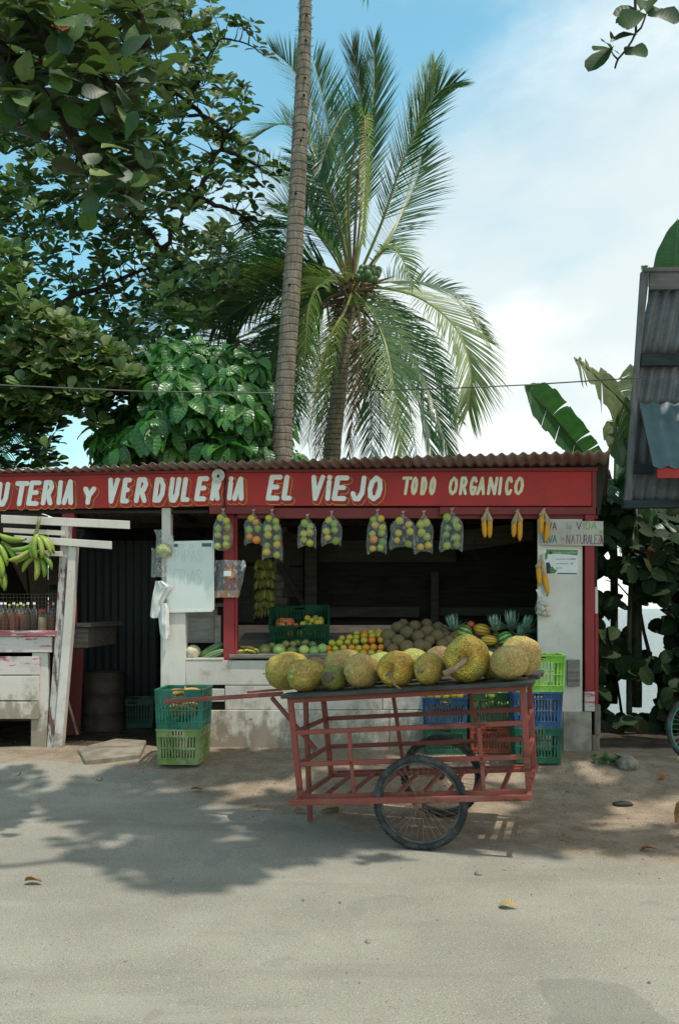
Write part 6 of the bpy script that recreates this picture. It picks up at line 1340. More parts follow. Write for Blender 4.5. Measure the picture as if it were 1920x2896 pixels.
while n_ < 1700:
    x = random.uniform(-80, 720); y = random.uniform(-80, 1330)
    if not infar(x, y): continue
    sparse = smooth(330, 620, x) * .25 + (.15 if y > 1050 else 0); hol = nz(x / 62, y / 52, 8.8)
    if hol > .41 - sparse: continue
    low = smooth(500, 900, y) * smooth(500, 200, x) ; Y = random.uniform(12.4, 16.5) - 1.2 * low
    if 620 < y < 1000 and 80 < x < 420: Y = random.uniform(13.5, 17)
    c = P(x, y, Y); nclus.append(c); cr.rosette(c, random.randint(5, 8), random.uniform(.19, .25), (random.uniform(-.4, .5), random.uniform(-1.3, -.5), 1), 1.05, .15, .60); n_ += 1  # tones shifted lighter: sunlit leaves put into the leaf colour
lowp = [(-60, 850), (90, 860), (200, 900), (330, 1000), (410, 1050), (380, 1090), (300, 1110), (290, 1160), (160, 1190), (60, 1200), (-60, 1200)]; n_ = 0
while n_ < 330:
    x = random.uniform(-60, 420); y = random.uniform(850, 1210)
    if pt_poly(x, y, lowp) < 0 or nz(x / 50, y / 45, 5.5) > .38: continue
    c = P(x, y, random.uniform(11.4, 12.6)); nclus.append(c); cr.rosette(c, random.randint(6, 8), random.uniform(.18, .24), (random.uniform(-.4, .5), random.uniform(-1.3, -.5), 1), 1.05, .12, .72); n_ += 1
for _ in range(110):
    x = random.uniform(-60, 165) if random.random() < .7 else random.uniform(270, 420); y = random.uniform(1150, 1335) if x < 170 else random.uniform(1060, 1200)
    if x < 100 and y > 1230 and random.random() < .6: continue
    c = P(x, y, random.uniform(12.2, 13)); cr.rosette(c, 7, .23, (0, -.3, 1), 1.1, .4, .15)
for ch in (((620, 60), (655, 100), (740, 140)), ):    # thin branch reaching out on the right
    pass
tips = [(654, 52), (672, 64), (690, 78), (700, 72), (712, 70), (735, 128), (722, 150), (745, 158), (690, 250), (700, 300), (690, 600), (715, 555), (760, 640), (735, 690), (700, 660), (790, 590), (800, 640), (770, 500), (730, 430), (780, 470), (700, 520), (640, 690), (660, 560), (610, 760), (520, 810), (560, 860), (590, 820), (640, 800), (665, 815), (770, 680), (745, 610), (700, 470), (650, 460), (740, 520)]
for x, y in tips:
    for k in range(1 if x > 640 and y < 200 else 2): c = P(x + random.uniform(-12, 12), y + random.uniform(-12, 12), 13.6); nclus.append(c); cr.rosette(c, 5, .20, (.3, -.3, 1), 1.2, .35, .35)
mb = MB(); tk = MB(); limb(tk, ft.location, (-5.2, 14.4, 3.2), .34, .26, 6, 0, .05, 12, 3); tk.v = [tuple(Vector(v) - ft.location) for v in tk.v]; tk.build('trunk', BARK, ft, True)
fork = Vector((-5.2, 14.4, 3.2)); nodes = [fork]
for k, (x, y, Y) in enumerate(((100, 900, 14), (420, 760, 14.3), (560, 560, 14), (640, 380, 13.8), (300, 500, 14), (480, 250, 14), (620, 110, 13.7), (120, 350, 14.3), (300, 60, 14.5), (730, 470, 13.8), (60, 1120, 13), (540, 100, 14), (250, 1150, 13), (700, 620, 13.7))):
    e = P(x, y, Y); a = min(nodes, key=lambda n2: (n2 - e).length + .3 * abs(n2.z - 3)) if k else fork; L_ = (e - a).length; nodes += limb(mb, a, e, .03 + .016 * L_, .022, 8, .03, .10, 8, k + 60)
nodes += limb(mb, P(620, 110, 13.7), P(745, 155, 13.6), .016, .007, 8, .10, .1, 6, 4)
for c in nclus:
    if random.random() < .75 and min((n2 - c).length for n2 in nodes) < .85: q = min(nodes, key=lambda n2: (n2 - c).length); limb(mb, q, c, .014, .004, 3, .03, .14, 4, random.randrange(9999))
mb.v = [tuple(Vector(v) - ft.location) for v in mb.v]; mb.build('branches', BARKD, ft, True); cr.build(300)
# ---- glossy veined tree in the middle
random.seed(77)
nn = thing('glossy_leaf_tree', 'small tree with shiny deeply veined drooping leaves right behind the roof', 'tree', (-2.0, 12.2, .1)); cr = Crown(nn, L_NON, PROF_EL, .56, .16, .8); cl_ = []
npoly = [(235, 1335), (285, 1215), (350, 1150), (400, 1090), (395, 1020), (430, 990), (510, 965), (640, 985), (715, 1010), (745, 1070), (785, 1130), (810, 1200), (838, 1270), (835, 1330)]; n_ = 0
while n_ < 360:
    x = random.uniform(240, 840); y = random.uniform(960, 1330)
    if pt_poly(x, y, npoly) < 4: continue
    q = pt_poly(x, y, npoly); Y = 12.2 - min(1, q / 90) * random.uniform(0, 1.2) + random.uniform(-.2, .5); c = P(x + random.uniform(-14, 14), y + (random.uniform(-26, 6) if q < 25 else 0), Y); cl_.append(c); cr.rosette(c, random.randint(5, 8), random.uniform(.17, .39), ((x - 540) / 400, -.8, 1), 1.3, .85, .5); n_ += 1
for _ in range(120):
    x = random.uniform(300, 800); y = random.uniform(1060, 1400)
    if pt_poly(x, min(y, 1325), npoly) > 30: c = P(x, y, 12.8); cr.rosette(c, 7, .28, (0, -.2, 1), 1.2, .6, .2)
mb = MB()
for k, c in enumerate(cl_):
    if k % 4 == 0: limb(mb, (-2.0 + (c.x + 2) * .3, 12.2, 2.2), c, .03, .006, 5, .02, .08, 5, k)
limb(mb, nn.location, (-2, 12.2, 2.3), .11, .08, 4, 0, .05, 8, 5); mb.v = [tuple(Vector(v) - nn.location) for v in mb.v]; mb.build('branches', BARKD, nn, True); cr.build(300)
# ================================================================ PALMS
FRG = m_leaf('palm_leaflet_green', [(0.0, (0.030, 0.085, 0.050)), (0.5, (0.055, 0.135, 0.070)), (1.0, (0.13, 0.21, 0.085))], .36, 0, .34, .6, 0.0)
FRP = m_leaf('palm_leaflet_pale', [(0.0, (0.14, 0.20, 0.10)), (0.6, (0.22, 0.29, 0.14)), (1.0, (0.32, 0.35, 0.16))], .52, 0, .30, .4, 0.0)
FRY = m_leaf('palm_leaflet_straw', [(0.0, (0.24, 0.31, 0.09)), (0.6, (0.38, 0.42, 0.14)), (1.0, (0.44, 0.36, 0.15))], .45, 0, .25, .4, 0.0)
FRB = m_leaf('palm_leaflet_dead', [(0.0, (0.12, 0.075, 0.035)), (1.0, (0.30, 0.21, 0.12))], .7, 0, .15, .2, 0.0)
RCH = m_var('frond_rib', (0.16, 0.20, 0.06), (0.28, 0.27, 0.10), 8, .45); RCD = m_var('dry_frond_rib', (0.16, 0.09, 0.05), (0.30, 0.20, 0.12), 8, .7)
def bez(pts, n):
    """smooth curve through the given points"""
    P_ = [pts[0] * 2 - pts[1]] + pts + [pts[-1] * 2 - pts[-2]]; out = []; S_ = len(pts) - 1
    for i in range(n + 1):
        u = i / n * S_; k = min(S_ - 1, int(u)); t_ = u - k; a, b, c, d = P_[k:k + 4]
        out.append(0.5 * ((2 * b) + (c - a) * t_ + (2 * a - 5 * b + 4 * c - d) * t_ ** 2 + (-a + 3 * b - 3 * c + d) * t_ ** 3))
    return out
def frond(root, pts, mat, L=.85, start=.18, N=85, up=(0, -.6, .8), droop=.35, ang=(62, 22), w=.027, rib=.026, ribm=None, vee=.35, seed=0, miss=.07, tipL=.45, bent=0.0):
    """pts: [(px,py,Y)...]; leaflets both sides of a curved rib; they hang with 'droop'"""
    rr = random.Random(seed); o_ = root.location; cv = bez([P(*p) for p in pts], 44); L_ = len(cv) - 1; mb = MB()
    mb.tube([c - o_ for c in cv], [rib * (1 - .88 * (i / L_) ** .8) + .0025 for i in range(L_ + 1)], 6, 1, rn=.5); U = Vector(up)
    for i in range(N):
        q = start + (1 - start) * (i + .5) / N; f = q * L_; k = min(L_ - 1, int(f)); p = cv[k].lerp(cv[k + 1], f - k); T = (cv[min(L_, k + 1)] - cv[max(0, k - 1)]).normalized()
        n0 = (U - T * U.dot(T))
        if n0.length < .1: n0 = Vector((0, -1, 0)) - T * (-T.y)
        n0.normalize(); s0 = T.cross(n0); r = (q - start) / (1 - start)
        ln = L * (.55 + .45 * math.sin(min(1, r * 1.9) * math.pi / 2)) * (1 - (1 - tipL) * max(0, (r - .45) / .55) ** 1.5)
        for sd in (-1, 1):
            if rr.random() < miss: continue
            a = R(ang[0] + (ang[1] - ang[0]) * r + rr.uniform(-5, 5)); l2 = ln * rr.uniform(.85, 1.08); d = s0 * sd * math.sin(a) + T * math.cos(a) + n0 * (vee * rr.uniform(.5, 1.3) * (1 - r * .6)); d.normalize(); v = []; pos = p.copy(); seg = 4
            for j in range(seg + 1):
                t_ = j / seg; wd = w * (.55 + .9 * t_ if t_ < .35 else .87 * (1 - (t_ - .35) / .65) + .02) * .5; wdir = T * .8 + n0 * .35 * sd; wdir = (wdir - d * wdir.dot(d)).normalized(); v += [pos - o_ - wdir * wd, pos - o_ + wdir * wd]
                pos = pos + d * (l2 / seg); d = (d + Vector((0, 0, -droop * (.25 + t_) * .55 * rr.uniform(.7, 1.3)))).normalized()
            mb.add(v, [(2 * j, 2 * j + 1, 2 * j + 3, 2 * j + 2) for j in range(seg)], 0, [(.2, .2)] * len(v), min(1, max(0, rr.gauss(.45, .25))))
    return mb.build('frond', [mat, ribm or RCH], root)
def palm_trunk(root, pts, rad, mat, n=60, rings=True, sides=14):
    o_ = root.location; cv = bez([P(*p) for p in pts], n); mb = MB(); r_ = []; rr = random.Random(4)
    for i in range(n + 1):
        q = i / n; r_.append(lerp_tab([(j / (len(rad) - 1), v) for j, v in enumerate(rad)], q) * (1 + (.05 if i % 2 else 0.0) + rr.uniform(-.012, .012)))
    mb.tube([c - o_ for c in cv], r_, sides); return mb.build('trunk', mat, root, True), cv
def m_palmbark(name, a, b, ring, sc=9.0, rot=0.0):
    t = NT(name); o = t.co('Object', (1.0, 1.0, 1.0), (0, rot, 0)); d = t.noise(o, 3.0, 3); sep = t.n('ShaderNodeSeparateXYZ'); t.l(o, sep.inputs[0])
    z = t.math('ADD', t.math('MULTIPLY', sep.outputs[2], sc), t.math('MULTIPLY', d, 0.9)); w = t.math('ABSOLUTE', t.math('SUBTRACT', t.math('FRACT', z), .5)); rg = t.mr(w, 0.03, .16, 1, 0)
    v = t.noise(t.co('Object', (9, 9, 1.2)), 3.0, 6, .7); c = t.mix(t.mr(v, .3, .7), a, b); c = t.mix(t.mr(t.noise(o, 4.5, 5, .7), .45, .75, 0, .6), c, tuple(x * .45 for x in a)); c = t.mix(t.math('MULTIPLY', t.math('MULTIPLY', rg, .55), t.mr(t.noise(o, 14.0, 4), .35, .6)), c, ring)
    t.set(color=c, rough=.85, spec=.2, normal=t.bump(t.math('SUBTRACT', v, t.math('MULTIPLY', rg, 1.2)), .9, .02)); return t.mat
PB1 = m_palmbark('ringed_palm_bark', (0.15, 0.125, 0.095), (0.30, 0.26, 0.205), (0.13, 0.105, 0.08), 9.5); PB2 = m_palmbark('brown_palm_bark', (0.17, 0.135, 0.085), (0.32, 0.265, 0.18), (0.10, 0.075, 0.045), 12)
# tall bare trunk crossing the whole upper picture
tp = thing('tall_palm', 'tall coconut palm trunk with pale rings running out of the top of the picture', 'palm', (P(797, 1300, 11.6).x, 11.6, .15))
tk_, cv = palm_trunk(tp, [(790, 1820, 11.6), (797, 1330, 11.6), (800, 1200, 11.6), (806, 1080, 11.6), (822, 860, 11.6), (838, 600, 11.6), (850, 350, 11.6), (860, 150, 11.6), (864, 0, 11.6), (864, -160, 11.6), (862, -330, 11.6)], [.150, .142, .130, .127, .122, .115, .104, .092, .080, .068, .06], PB1, 150)
mb = MB()
for x, y in ((866, 130), (864, 235), (861, 284), (861, 380), (838, 559), (852, 410), (820, 815), (868, 60)):
    c = P(x, y, 11.6) + Vector((0, -.117, 0)) - tp.location; mb.ell(c, (.016, .02, .02), 8, 6)
mb.build('peck_hole', m_flat('hole_black', (.008, .006, .005), .9), tp)
random.seed(71); mb = MB()
for i in range(150):
    q = random.randrange(60, 148); c = cv[q]; s_ = random.choice((-1, 1)); r_ = .085 if q > 110 else .10; p0 = c + Vector((s_ * r_, random.uniform(-.06, .02), 0)); mb.bar(p0 - tp.location, p0 + Vector((s_ * random.uniform(.01, .035), 0, random.uniform(.0, .03))) - tp.location, .004, .006)
tag(mb.build('bark_fibres', PB2, tp), kind='stuff')
top = proj(cv[-1])
for k in range(18):
    a = k * 2 * math.pi / 18 + .2; el = random.uniform(-.1, 1.0); c = cv[-1]; e1 = c + Vector((math.cos(a) * 1.4, math.sin(a) * 1.4, 1.0 * math.sin(el) + .6)); e2 = c + Vector((math.cos(a) * 3.1, math.sin(a) * 3.1, 1.5 * math.sin(el) + .35))
    pr_ = [proj(v) + (v.y,) for v in (c, e1, e2)]; frond(tp, pr_, FRG, .75, .15, 50, (0, 0, 1), .3, seed=k)
# main palm
YP = 14.0; mp = thing('coconut_palm', 'full coconut palm with upright and drooping fronds in the middle of the sky', 'palm', (P(935, 1300, YP).x, YP, .1))
palm_trunk(mp, [(925, 1800, YP), (938, 1310, YP), (950, 1180, YP), (965, 1050, YP), (978, 930, YP), (992, 850, YP), (1000, 810, YP)], [.155, .145, .13, .115, .105, .12, .10], PB2, 80)
B = (996, 822, YP)
def F(pts, **k): return frond(mp, [B] + [p if len(p) == 3 else (*p, YP) for p in pts], **k)
F([(1020, 600, YP - .3), (1028, 380, YP - .6), (1012, 220, YP - .8), (996, 135, YP - .9)], mat=FRG, L=.62, start=.42, N=95, up=(0, -1, .1), droop=.08, ang=(28, 12), seed=1, vee=.1)
F([(1030, 620, YP + .2), (1045, 420, YP + .4), (1056, 260, YP + .5), (1058, 118, YP + .6)], mat=FRG, L=.85, start=.30, N=110, up=(-.2, -1, .0), droop=.05, ang=(42, 14), seed=2, vee=.1)
F([(1075, 640, YP - .4), (1130, 480, YP - .8), (1180, 360, YP - 1), (1230, 270, YP - 1.1), (1284, 236, YP - 1.1)], mat=FRG, L=.70, start=.22, N=100, up=(.2, -1, .2), droop=.10, ang=(46, 18), seed=3, vee=.1, miss=.15)
F([(1100, 680, YP + .4), (1160, 520, YP + .9), (1185, 330, YP + 1.1), (1228, 180, YP + 1.2)], mat=FRP, L=.72, start=.62, N=60, up=(-.3, -1, 0), droop=.03, ang=(34, 16), seed=4, vee=.05)
F([(1080, 700, YP + .6), (1140, 600, YP + 1.2), (1180, 500, YP + 1.5), (1195, 420, YP + 1.6)], mat=FRG, L=.95, start=.2, N=90, up=(.2, -.7, .6), droop=.22, ang=(66, 30), seed=5)
F([(975, 620, YP + .3), (945, 440, YP + .6), (915, 290, YP + .8), (886, 165, YP + .9)], mat=FRG, L=.95, start=.25, N=100, up=(.2, -1, .1), droop=.12, ang=(56, 24), seed=6)
F([(960, 640, YP - .6), (905, 500, YP - 1.2), (870, 400, YP - 1.6), (840, 330, YP - 1.8)], mat=FRG, L=.95, start=.2, N=90, up=(.2, -.9, .4), droop=.25, ang=(60, 26), seed=7)
F([(940, 680, YP + .8), (860, 560, YP + 1.4), (760, 480, YP + 1.9), (662, 425, YP + 2.1)], mat=FRG, L=.85, start=.25, N=95, up=(.1, -.7, .7), droop=.28, ang=(62, 26), seed=8)
F([(950, 620, YP + 1.2), (880, 420, YP + 1.9), (810, 350, YP + 2.3), (715, 385, YP + 2.5)], mat=FRP, L=.85, start=.45, N=85, up=(-.2, -.8, .6), droop=.10, ang=(50, 24), seed=9, vee=.2)
F([(960, 560, YP + 1.4), (890, 330, YP + 2), (830, 200, YP + 2.3), (768, 140, YP + 2.4)], mat=FRG, L=.70, start=.5, N=75, up=(-.2, -1, .3), droop=.12, ang=(46, 18), seed=10)
F([(985, 560, YP - .8), (1004, 400, YP - 1.2), (985, 310, YP - 1.6), (930, 400, YP - 2.0), (902, 490, YP - 2.1)], mat=FRG, L=.60, start=.35, N=80, up=(.6, -.5, .6), droop=.3, ang=(50, 24), seed=11)
F([(1010, 540, YP - .9), (1022, 400, YP - 1.2), (1030, 330, YP - 1.5), (1034, 470, YP - 1.9), (1026, 690, YP - 2.0)], mat=FRY, L=.26, start=.5, N=60, up=(.3, -.9, .2), droop=.25, ang=(46, 22), seed=12, ribm=RCD)
F([(950, 720, YP - .3), (890, 650, YP - .6), (850, 640, YP - .9), (790, 690, YP - 1.1)], mat=FRG, L=.85, start=.2, N=80, up=(0, -.5, .8), droop=.4, ang=(64, 30), seed=14)
F([(980, 640), (975, 500, YP + .3), (960, 380, YP + .4), (935, 300, YP + .5)], mat=FRG, L=.8, start=.25, N=85, up=(.3, -1, .1), droop=.15, ang=(52, 24), seed=16)
for k, pts in enumerate((((965, 650), (930, 540), (900, 470), (860, 450)), ((940, 720), (880, 640), (830, 590), (770, 580)), ((955, 700), (905, 640), (860, 560), (820, 500)))):
    F([(x, y, YP + .5 + (k % 3 - 1) * .8 * i / 3) for i, (x, y) in enumerate(pts)], mat=FRG, L=.9, start=.22, N=85, up=((k % 3 - 1) * .4, -.9, .3), droop=.2, ang=(58, 24), seed=100 + k)
for k, pts in enumerate((((945, 800), (870, 770), (760, 765), (640, 810), (560, 870)), ((940, 815), (850, 830), (720, 850), (600, 930)), ((950, 790), (880, 740), (780, 740), (690, 800)), ((945, 830), (880, 880), (800, 960), (740, 1060)))):
    F([(x, y, YP + .6 + .25 * i + .3 * k) for i, (x, y) in enumerate(pts)], mat=FRG, L=1.45, start=.15, N=120, up=(0, .1, 1), droop=1.7, ang=(72, 44), seed=180 + k, w=.034)
# drooping
F([(960, 800, YP - .4), (915, 800, YP - 1.0), (878, 850, YP - 1.4), (865, 970, YP - 1.6), (862, 1100, YP - 1.6)], mat=FRY, L=.80, start=.12, N=100, up=(-.3, -.6, .7), droop=.75, ang=(52, 20), seed=20)
F([(950, 800, YP + .2), (880, 790, YP + .6), (780, 800, YP + 1), (660, 835, YP + 1.2), (600, 880, YP + 1.2)], mat=FRY, L=1.25, start=.15, N=120, up=(0, .1, 1), droop=1.6, ang=(70, 40), seed=21)
F([(940, 840, YP + .4), (860, 900, YP + .8), (790, 1010, YP + 1.0), (740, 1150, YP + 1.1)], mat=FRG, L=1.0, start=.15, N=100, up=(-.3, -.2, .9), droop=.8, ang=(62, 30), seed=22)
F([(1080, 815, YP - .4), (1190, 845, YP - 1.0), (1290, 930, YP - 1.4), (1330, 1050, YP - 1.6), (1322, 1160, YP - 1.6)], mat=FRP, L=1.05, start=.18, N=115, up=(.5, -.8, .5), droop=.30, ang=(64, 24), seed=24, vee=.1)
F([(1070, 800, YP + .3), (1180, 800, YP + .7), (1290, 850, YP + 1), (1375, 960, YP + 1.1)], mat=FRG, L=.75, start=.3, N=90, up=(.3, -.6, .7), droop=.3, ang=(62, 28), seed=25)
F([(1040, 870, YP - .8), (1085, 960, YP - 1.4), (1112, 1090, YP - 1.7), (1135, 1290, YP - 1.8)], mat=FRP, L=.80, start=.12, N=100, up=(.2, -.9, .4), droop=.55, ang=(60, 22), seed=26)
F([(1060, 850, YP - .3), (1140, 960, YP - .6), (1210, 1100, YP - .8), (1270, 1290, YP - .9)], mat=FRG, L=.90, start=.15, N=100, up=(.4, -.7, .5), droop=.55, ang=(60, 24), seed=27)
F([(1050, 880, YP + .4), (1100, 1000, YP + .8), (1180, 1120, YP + 1), (1225, 1300, YP + 1.1)], mat=FRG, L=.95, start=.15, N=100, up=(.3, -.5, .7), droop=.7, ang=(62, 28), seed=28)
F([(1030, 890, YP + .8), (1040, 1020, YP + 1.2), (1050, 1150, YP + 1.4), (1050, 1310, YP + 1.4)], mat=FRG, L=.95, start=.15, N=100, up=(.1, -.8, .4), droop=.6, ang=(64, 28), seed=29)
F([(1015, 880, YP - .6), (1020, 960, YP - .9), (1005, 1100, YP - 1.1), (985, 1290, YP - 1.1)], mat=FRB, L=.55, start=.3, N=70, up=(.1, -.9, .3), droop=.8, ang=(40, 18), seed=31, ribm=RCD, miss=.25)
F([(975, 880, YP - .6), (930, 960, YP - 1.0), (900, 1080, YP - 1.2), (870, 1250, YP - 1.2)], mat=FRY, L=.75, start=.3, N=80, up=(-.3, -.9, .3), droop=.7, ang=(46, 20), seed=32, miss=.1)
F([(1030, 770, YP - .5), (1090, 705, YP - .9), (1130, 720, YP - 1.2), (1170, 810, YP - 1.4)], mat=FRP, L=.5, start=.35, N=50, up=(0, -.6, .8), droop=.8, ang=(60, 30), seed=33, miss=.3)
F([(1000, 900, YP + .4), (960, 1000, YP + .8), (920, 1130, YP + 1), (900, 1290, YP + 1)], mat=FRB, L=.7, start=.3, N=70, up=(0, -.9, .3), droop=.8, ang=(40, 20), seed=34, ribm=RCD, miss=.2)
for k, (pts, mt, L_) in enumerate(((((965, 860), (930, 960), (905, 1080), (890, 1290)), FRB, .6), (((975, 870), (955, 980), (935, 1120), (925, 1300)), FRY, .7), (((955, 840), (890, 900), (850, 1020), (830, 1200)), FRG, .9), (((1040, 870), (1100, 970), (1150, 1120), (1180, 1300)), FRG, .9),
        (((1060, 850), (1150, 920), (1230, 1030), (1290, 1180)), FRG, .85), (((940, 840), (870, 870), (830, 960), (815, 1120)), FRY, .7), (((1010, 890), (1040, 1000), (1070, 1100), (1075, 1300)), FRG, 1.0), (((980, 880), (965, 1000), (950, 1150), (930, 1300)), FRB, .6))):
    F([(x, y, YP + 1.0 + .25 * i + .2 * (k % 3)) for i, (x, y) in enumerate(pts)], mat=mt, L=L_, start=.14, N=90, up=((-.4, .0, .4)[k % 3], -.6, .6), droop=.8, ang=(62, 28), seed=140 + k)
mb = MB(); random.seed(12)
for k in range(26):       # old boots and sheaths round the crown base
    a = random.uniform(0, 6.28); p = P(996, 835, YP) + Vector((math.cos(a) * .14, math.sin(a) * .14, random.uniform(-.35, .25))) - mp.location; q = p + Vector((math.cos(a) * random.uniform(.25, .6), math.sin(a) * .4, random.uniform(-.35, .35))); mb.tube([p, p.lerp(q, .5) + Vector((0, 0, .06)), q], [.045, .026, .006], 5)
mb.build('leaf_bases', m_wood('dry_leaf_base', (0.085, 0.045, 0.03), (0.22, 0.13, 0.08), 2, .9, 12), mp)
COCO = m_var('green_coconut_husk', (0.045, 0.11, 0.035), (0.10, 0.17, 0.05), 8, .35, .1, rnd=.02); cm = fruit_mesh('coconut', 1, COCO, (1, 1, 1.12), 3)
for x, y, dY in ((1020, 772, -.5), (1038, 762, -.6), (1052, 770, -.6), (1066, 776, -.5), (1030, 785, -.7), (1046, 788, -.75), (1060, 792, -.65), (1024, 760, -.4), (1070, 765, -.4), (1040, 775, -.8), (1012, 786, -.6), (1054, 758, -.45)):
    link_mesh('coconut', cm, mp, loc=P(x, y, YP + dY) - mp.location, scale=.062)
# low dark palm further back at the left
lp = thing('low_palm', 'darker palm low behind the trees left of the tall trunk', 'palm', (P(640, 1300, 17).x, 17, -.1)); palm_trunk(lp, [(640, 1750, 17), (640, 1300, 17), (650, 1120, 17), (660, 960, 17)], [.2, .18, .16, .14], PB2, 30)
random.seed(8)
for k, pts in enumerate((((660, 960), (620, 820), (540, 760), (440, 800)), ((660, 960), (690, 810), (730, 760), (790, 770)), ((660, 960), (600, 880), (520, 880), (440, 980)), ((660, 960), (720, 880), (790, 900), (850, 1010)), ((660, 960), (650, 780), (690, 660), (760, 640)), ((660, 960), (640, 1000), (560, 1050), (470, 1200)),
                         ((660, 960), (700, 980), (760, 1050), (800, 1200)), ((660, 960), (600, 920), (480, 900), (380, 1010)), ((660, 960), (720, 850), (780, 820), (840, 880)), ((660, 960), (650, 870), (600, 790), (520, 740)), ((660, 960), (680, 1000), (690, 1100), (700, 1280)), ((660, 960), (600, 850), (500, 860), (430, 900)), ((660, 960), (640, 860), (580, 830), (540, 900)), ((660, 960), (740, 940), (800, 1000), (830, 1150)), ((660, 960), (610, 960), (560, 1000), (520, 1100)))):
    frond(lp, [(x, y, 17 + (random.uniform(-1, 1) if i else 0)) for i, (x, y) in enumerate(pts)], FRG, 1.35, .12, 95, (random.uniform(-.3, .3), -.4, .9), .9, (66, 34), seed=40 + k)
# fronds peeping in at the far left low
lq = thing('far_left_palm', 'palm with hanging fronds low at the left edge above the roof', 'palm', (P(-120, 1300, 15).x, 15, 0)); palm_trunk(lq, [(-120, 1700, 15), (-120, 1250, 15), (-115, 1080, 15)], [.18, .16, .14], PB2, 20)
for k, pts in enumerate((((-115, 1080), (-60, 1010), (0, 1060), (40, 1240)), ((-115, 1080), (-50, 1080), (-10, 1180), (10, 1320)), ((-115, 1080), (-90, 950), (-20, 900), (60, 960)), ((-115, 1080), (-40, 1000), (60, 1100), (110, 1300)))):
    frond(lq, [(x, y, 15) for x, y in pts], FRG, .7, .2, 60, (.2, -.5, .8), .6, (60, 30), seed=70 + k)
# ================================================================ BANANA PLANTS AND SHORE BUSH AT THE RIGHT
BNL = m_leaf('banana_leaf_blade', [(0.0, (0.035, 0.095, 0.05)), (1.0, (0.09, 0.17, 0.075))], .38, 40, .35, .55, .35); BND = m_leaf('tattered_banana_leaf', [(0.0, (0.09, 0.14, 0.08)), (1.0, (0.26, 0.26, 0.15))], .6, 40, .3, .3, .4); BNS = m_var('banana_stem', (0.10, 0.14, 0.05), (0.2, 0.2, 0.09), 6, .5)
BNSD = m_var('dark_banana_stem', (0.03, 0.035, 0.02), (0.07, 0.07, 0.035), 6, .8)  # darker, rougher copy of the stem colour
def blade(root, pts, W, mat, up=(0, -1, .3), tear=.12, fold=.3, seed=0, rn=.4, droop=.1, start=.04):
    """banana leaf: thick midrib with two blades split into torn strips"""
    rr = random.Random(seed); o_ = root.location; N = 40; cv = bez([P(*p) for p in pts], N); mb = MB(); mb.tube([c - o_ for c in cv], [.016 * (1 - .8 * i / N) + .002 for i in range(N + 1)], 6, 1); U = Vector(up)
    for sd in (-1, 1):
        i = int(start * N); prev = None
        while i < N:
            n = rr.choice((1, 2, 3, 5)) if tear > .05 else N
            n = min(n, N - i); lag = rr.uniform(-.1, .35) * tear * 4; gap = rr.uniform(0, .35) if tear > .05 and rr.random() < tear * 3.5 else 0.004; dr = droop * rr.uniform(.3, 2.2)
            rows = []
            for j in range(n + 1):
                k = i + j; q = (k - start * N) / (N - start * N); ww = W * (math.sin(min(1, q * 3.2 + .12) * math.pi / 2)) * (1 - max(0, (q - .68) / .32) ** 2.2 * .95); T = (cv[min(N, k + 1)] - cv[max(0, k - 1)]).normalized(); n0 = (U - T * U.dot(T)).normalized(); s0 = T.cross(n0) * sd
                g = (gap * .5 * (1 if j == 0 else -1 if j == n else 0)) * (cv[1] - cv[0]).length * .8; row = []
                for m_ in range(5):
                    r = m_ / 4; row.append(cv[k] + s0 * ww * r * math.cos(fold) + n0 * ww * r * math.sin(fold) + T * (lag * ww * r * .3 + g * r) + Vector((0, 0, -dr * ww * r * r)) + Vector((0, 0, .012 * math.sin(k * 1.3 + r * 3))))
                rows.append(row)
            vs = [v - o_ for row in rows for v in row]; uv = [(.5 + sd * .125 * (m_), (i + j) / N) for j in range(n + 1) for m_ in range(5)]
            mb.add(vs, [(j * 5 + m_, j * 5 + m_ + 1, (j + 1) * 5 + m_ + 1, (j + 1) * 5 + m_) for j in range(n) for m_ in range(4)], 0, uv, rn + rr.uniform(-.12, .12)); i += n
    return mb.build('banana_leaf', [mat, BNS], root, True)
YN = 11.5
ba = thing('banana_plant', 'banana plant whose broad leaves stand behind the right roof corner', 'banana plant', (P(1720, 1300, YN).x, YN, .1)); palm_trunk(ba, [(1735, 1990, YN), (1735, 1600, YN), (1725, 1400, YN), (1715, 1330, YN)], [.05, .05, .05, .04], BNSD, 20)
blade(ba, [(1720, 1380, YN), (1660, 1300, YN - .2), (1590, 1210, YN - .5), (1520, 1130, YN - .7), (1482, 1092, YN - .8)], .25, BNL, (-.5, -.75, .5), .12, .45, 1, .35)
blade(ba, [(1735, 1400, YN), (1738, 1300, YN - .1), (1735, 1200, YN - .3), (1712, 1130, YN - .5)], .22, BNL, (.8, -.6, .1), .0, .5, 3, .75)
bb_ = thing('banana_plant', 'tattered banana plant against the left side of the iron clad building', 'banana plant', (P(1810, 1300, 10.6).x, 10.6, .1)); palm_trunk(bb_, [(1800, 2000, 10.6), (1800, 1500, 10.6), (1805, 1300, 10.6)], [.06, .06, .05], BNSD, 20)
blade(bb_, [(1815, 1280, 10.4), (1775, 1160, 10.2), (1700, 1080, 10.0), (1650, 1035, 9.8), (1622, 1012, 9.7)], .27, BND, (-.2, -.8, .5), .3, .2, 5, .5, .5)
blade(bb_, [(1800, 1350, 10.6), (1795, 1220, 10.7), (1790, 1120, 10.8), (1780, 1030, 10.9)], .25, BND, (-.3, -.9, .1), .2, .3, 6, .2, .2)
blade(bb_, [(1805, 1330, 10.6), (1765, 1270, 10.5), (1740, 1200, 10.5), (1755, 1320, 10.4)], .16, BND, (-.3, -.9, .1), .3, .3, 7, .4, .2)
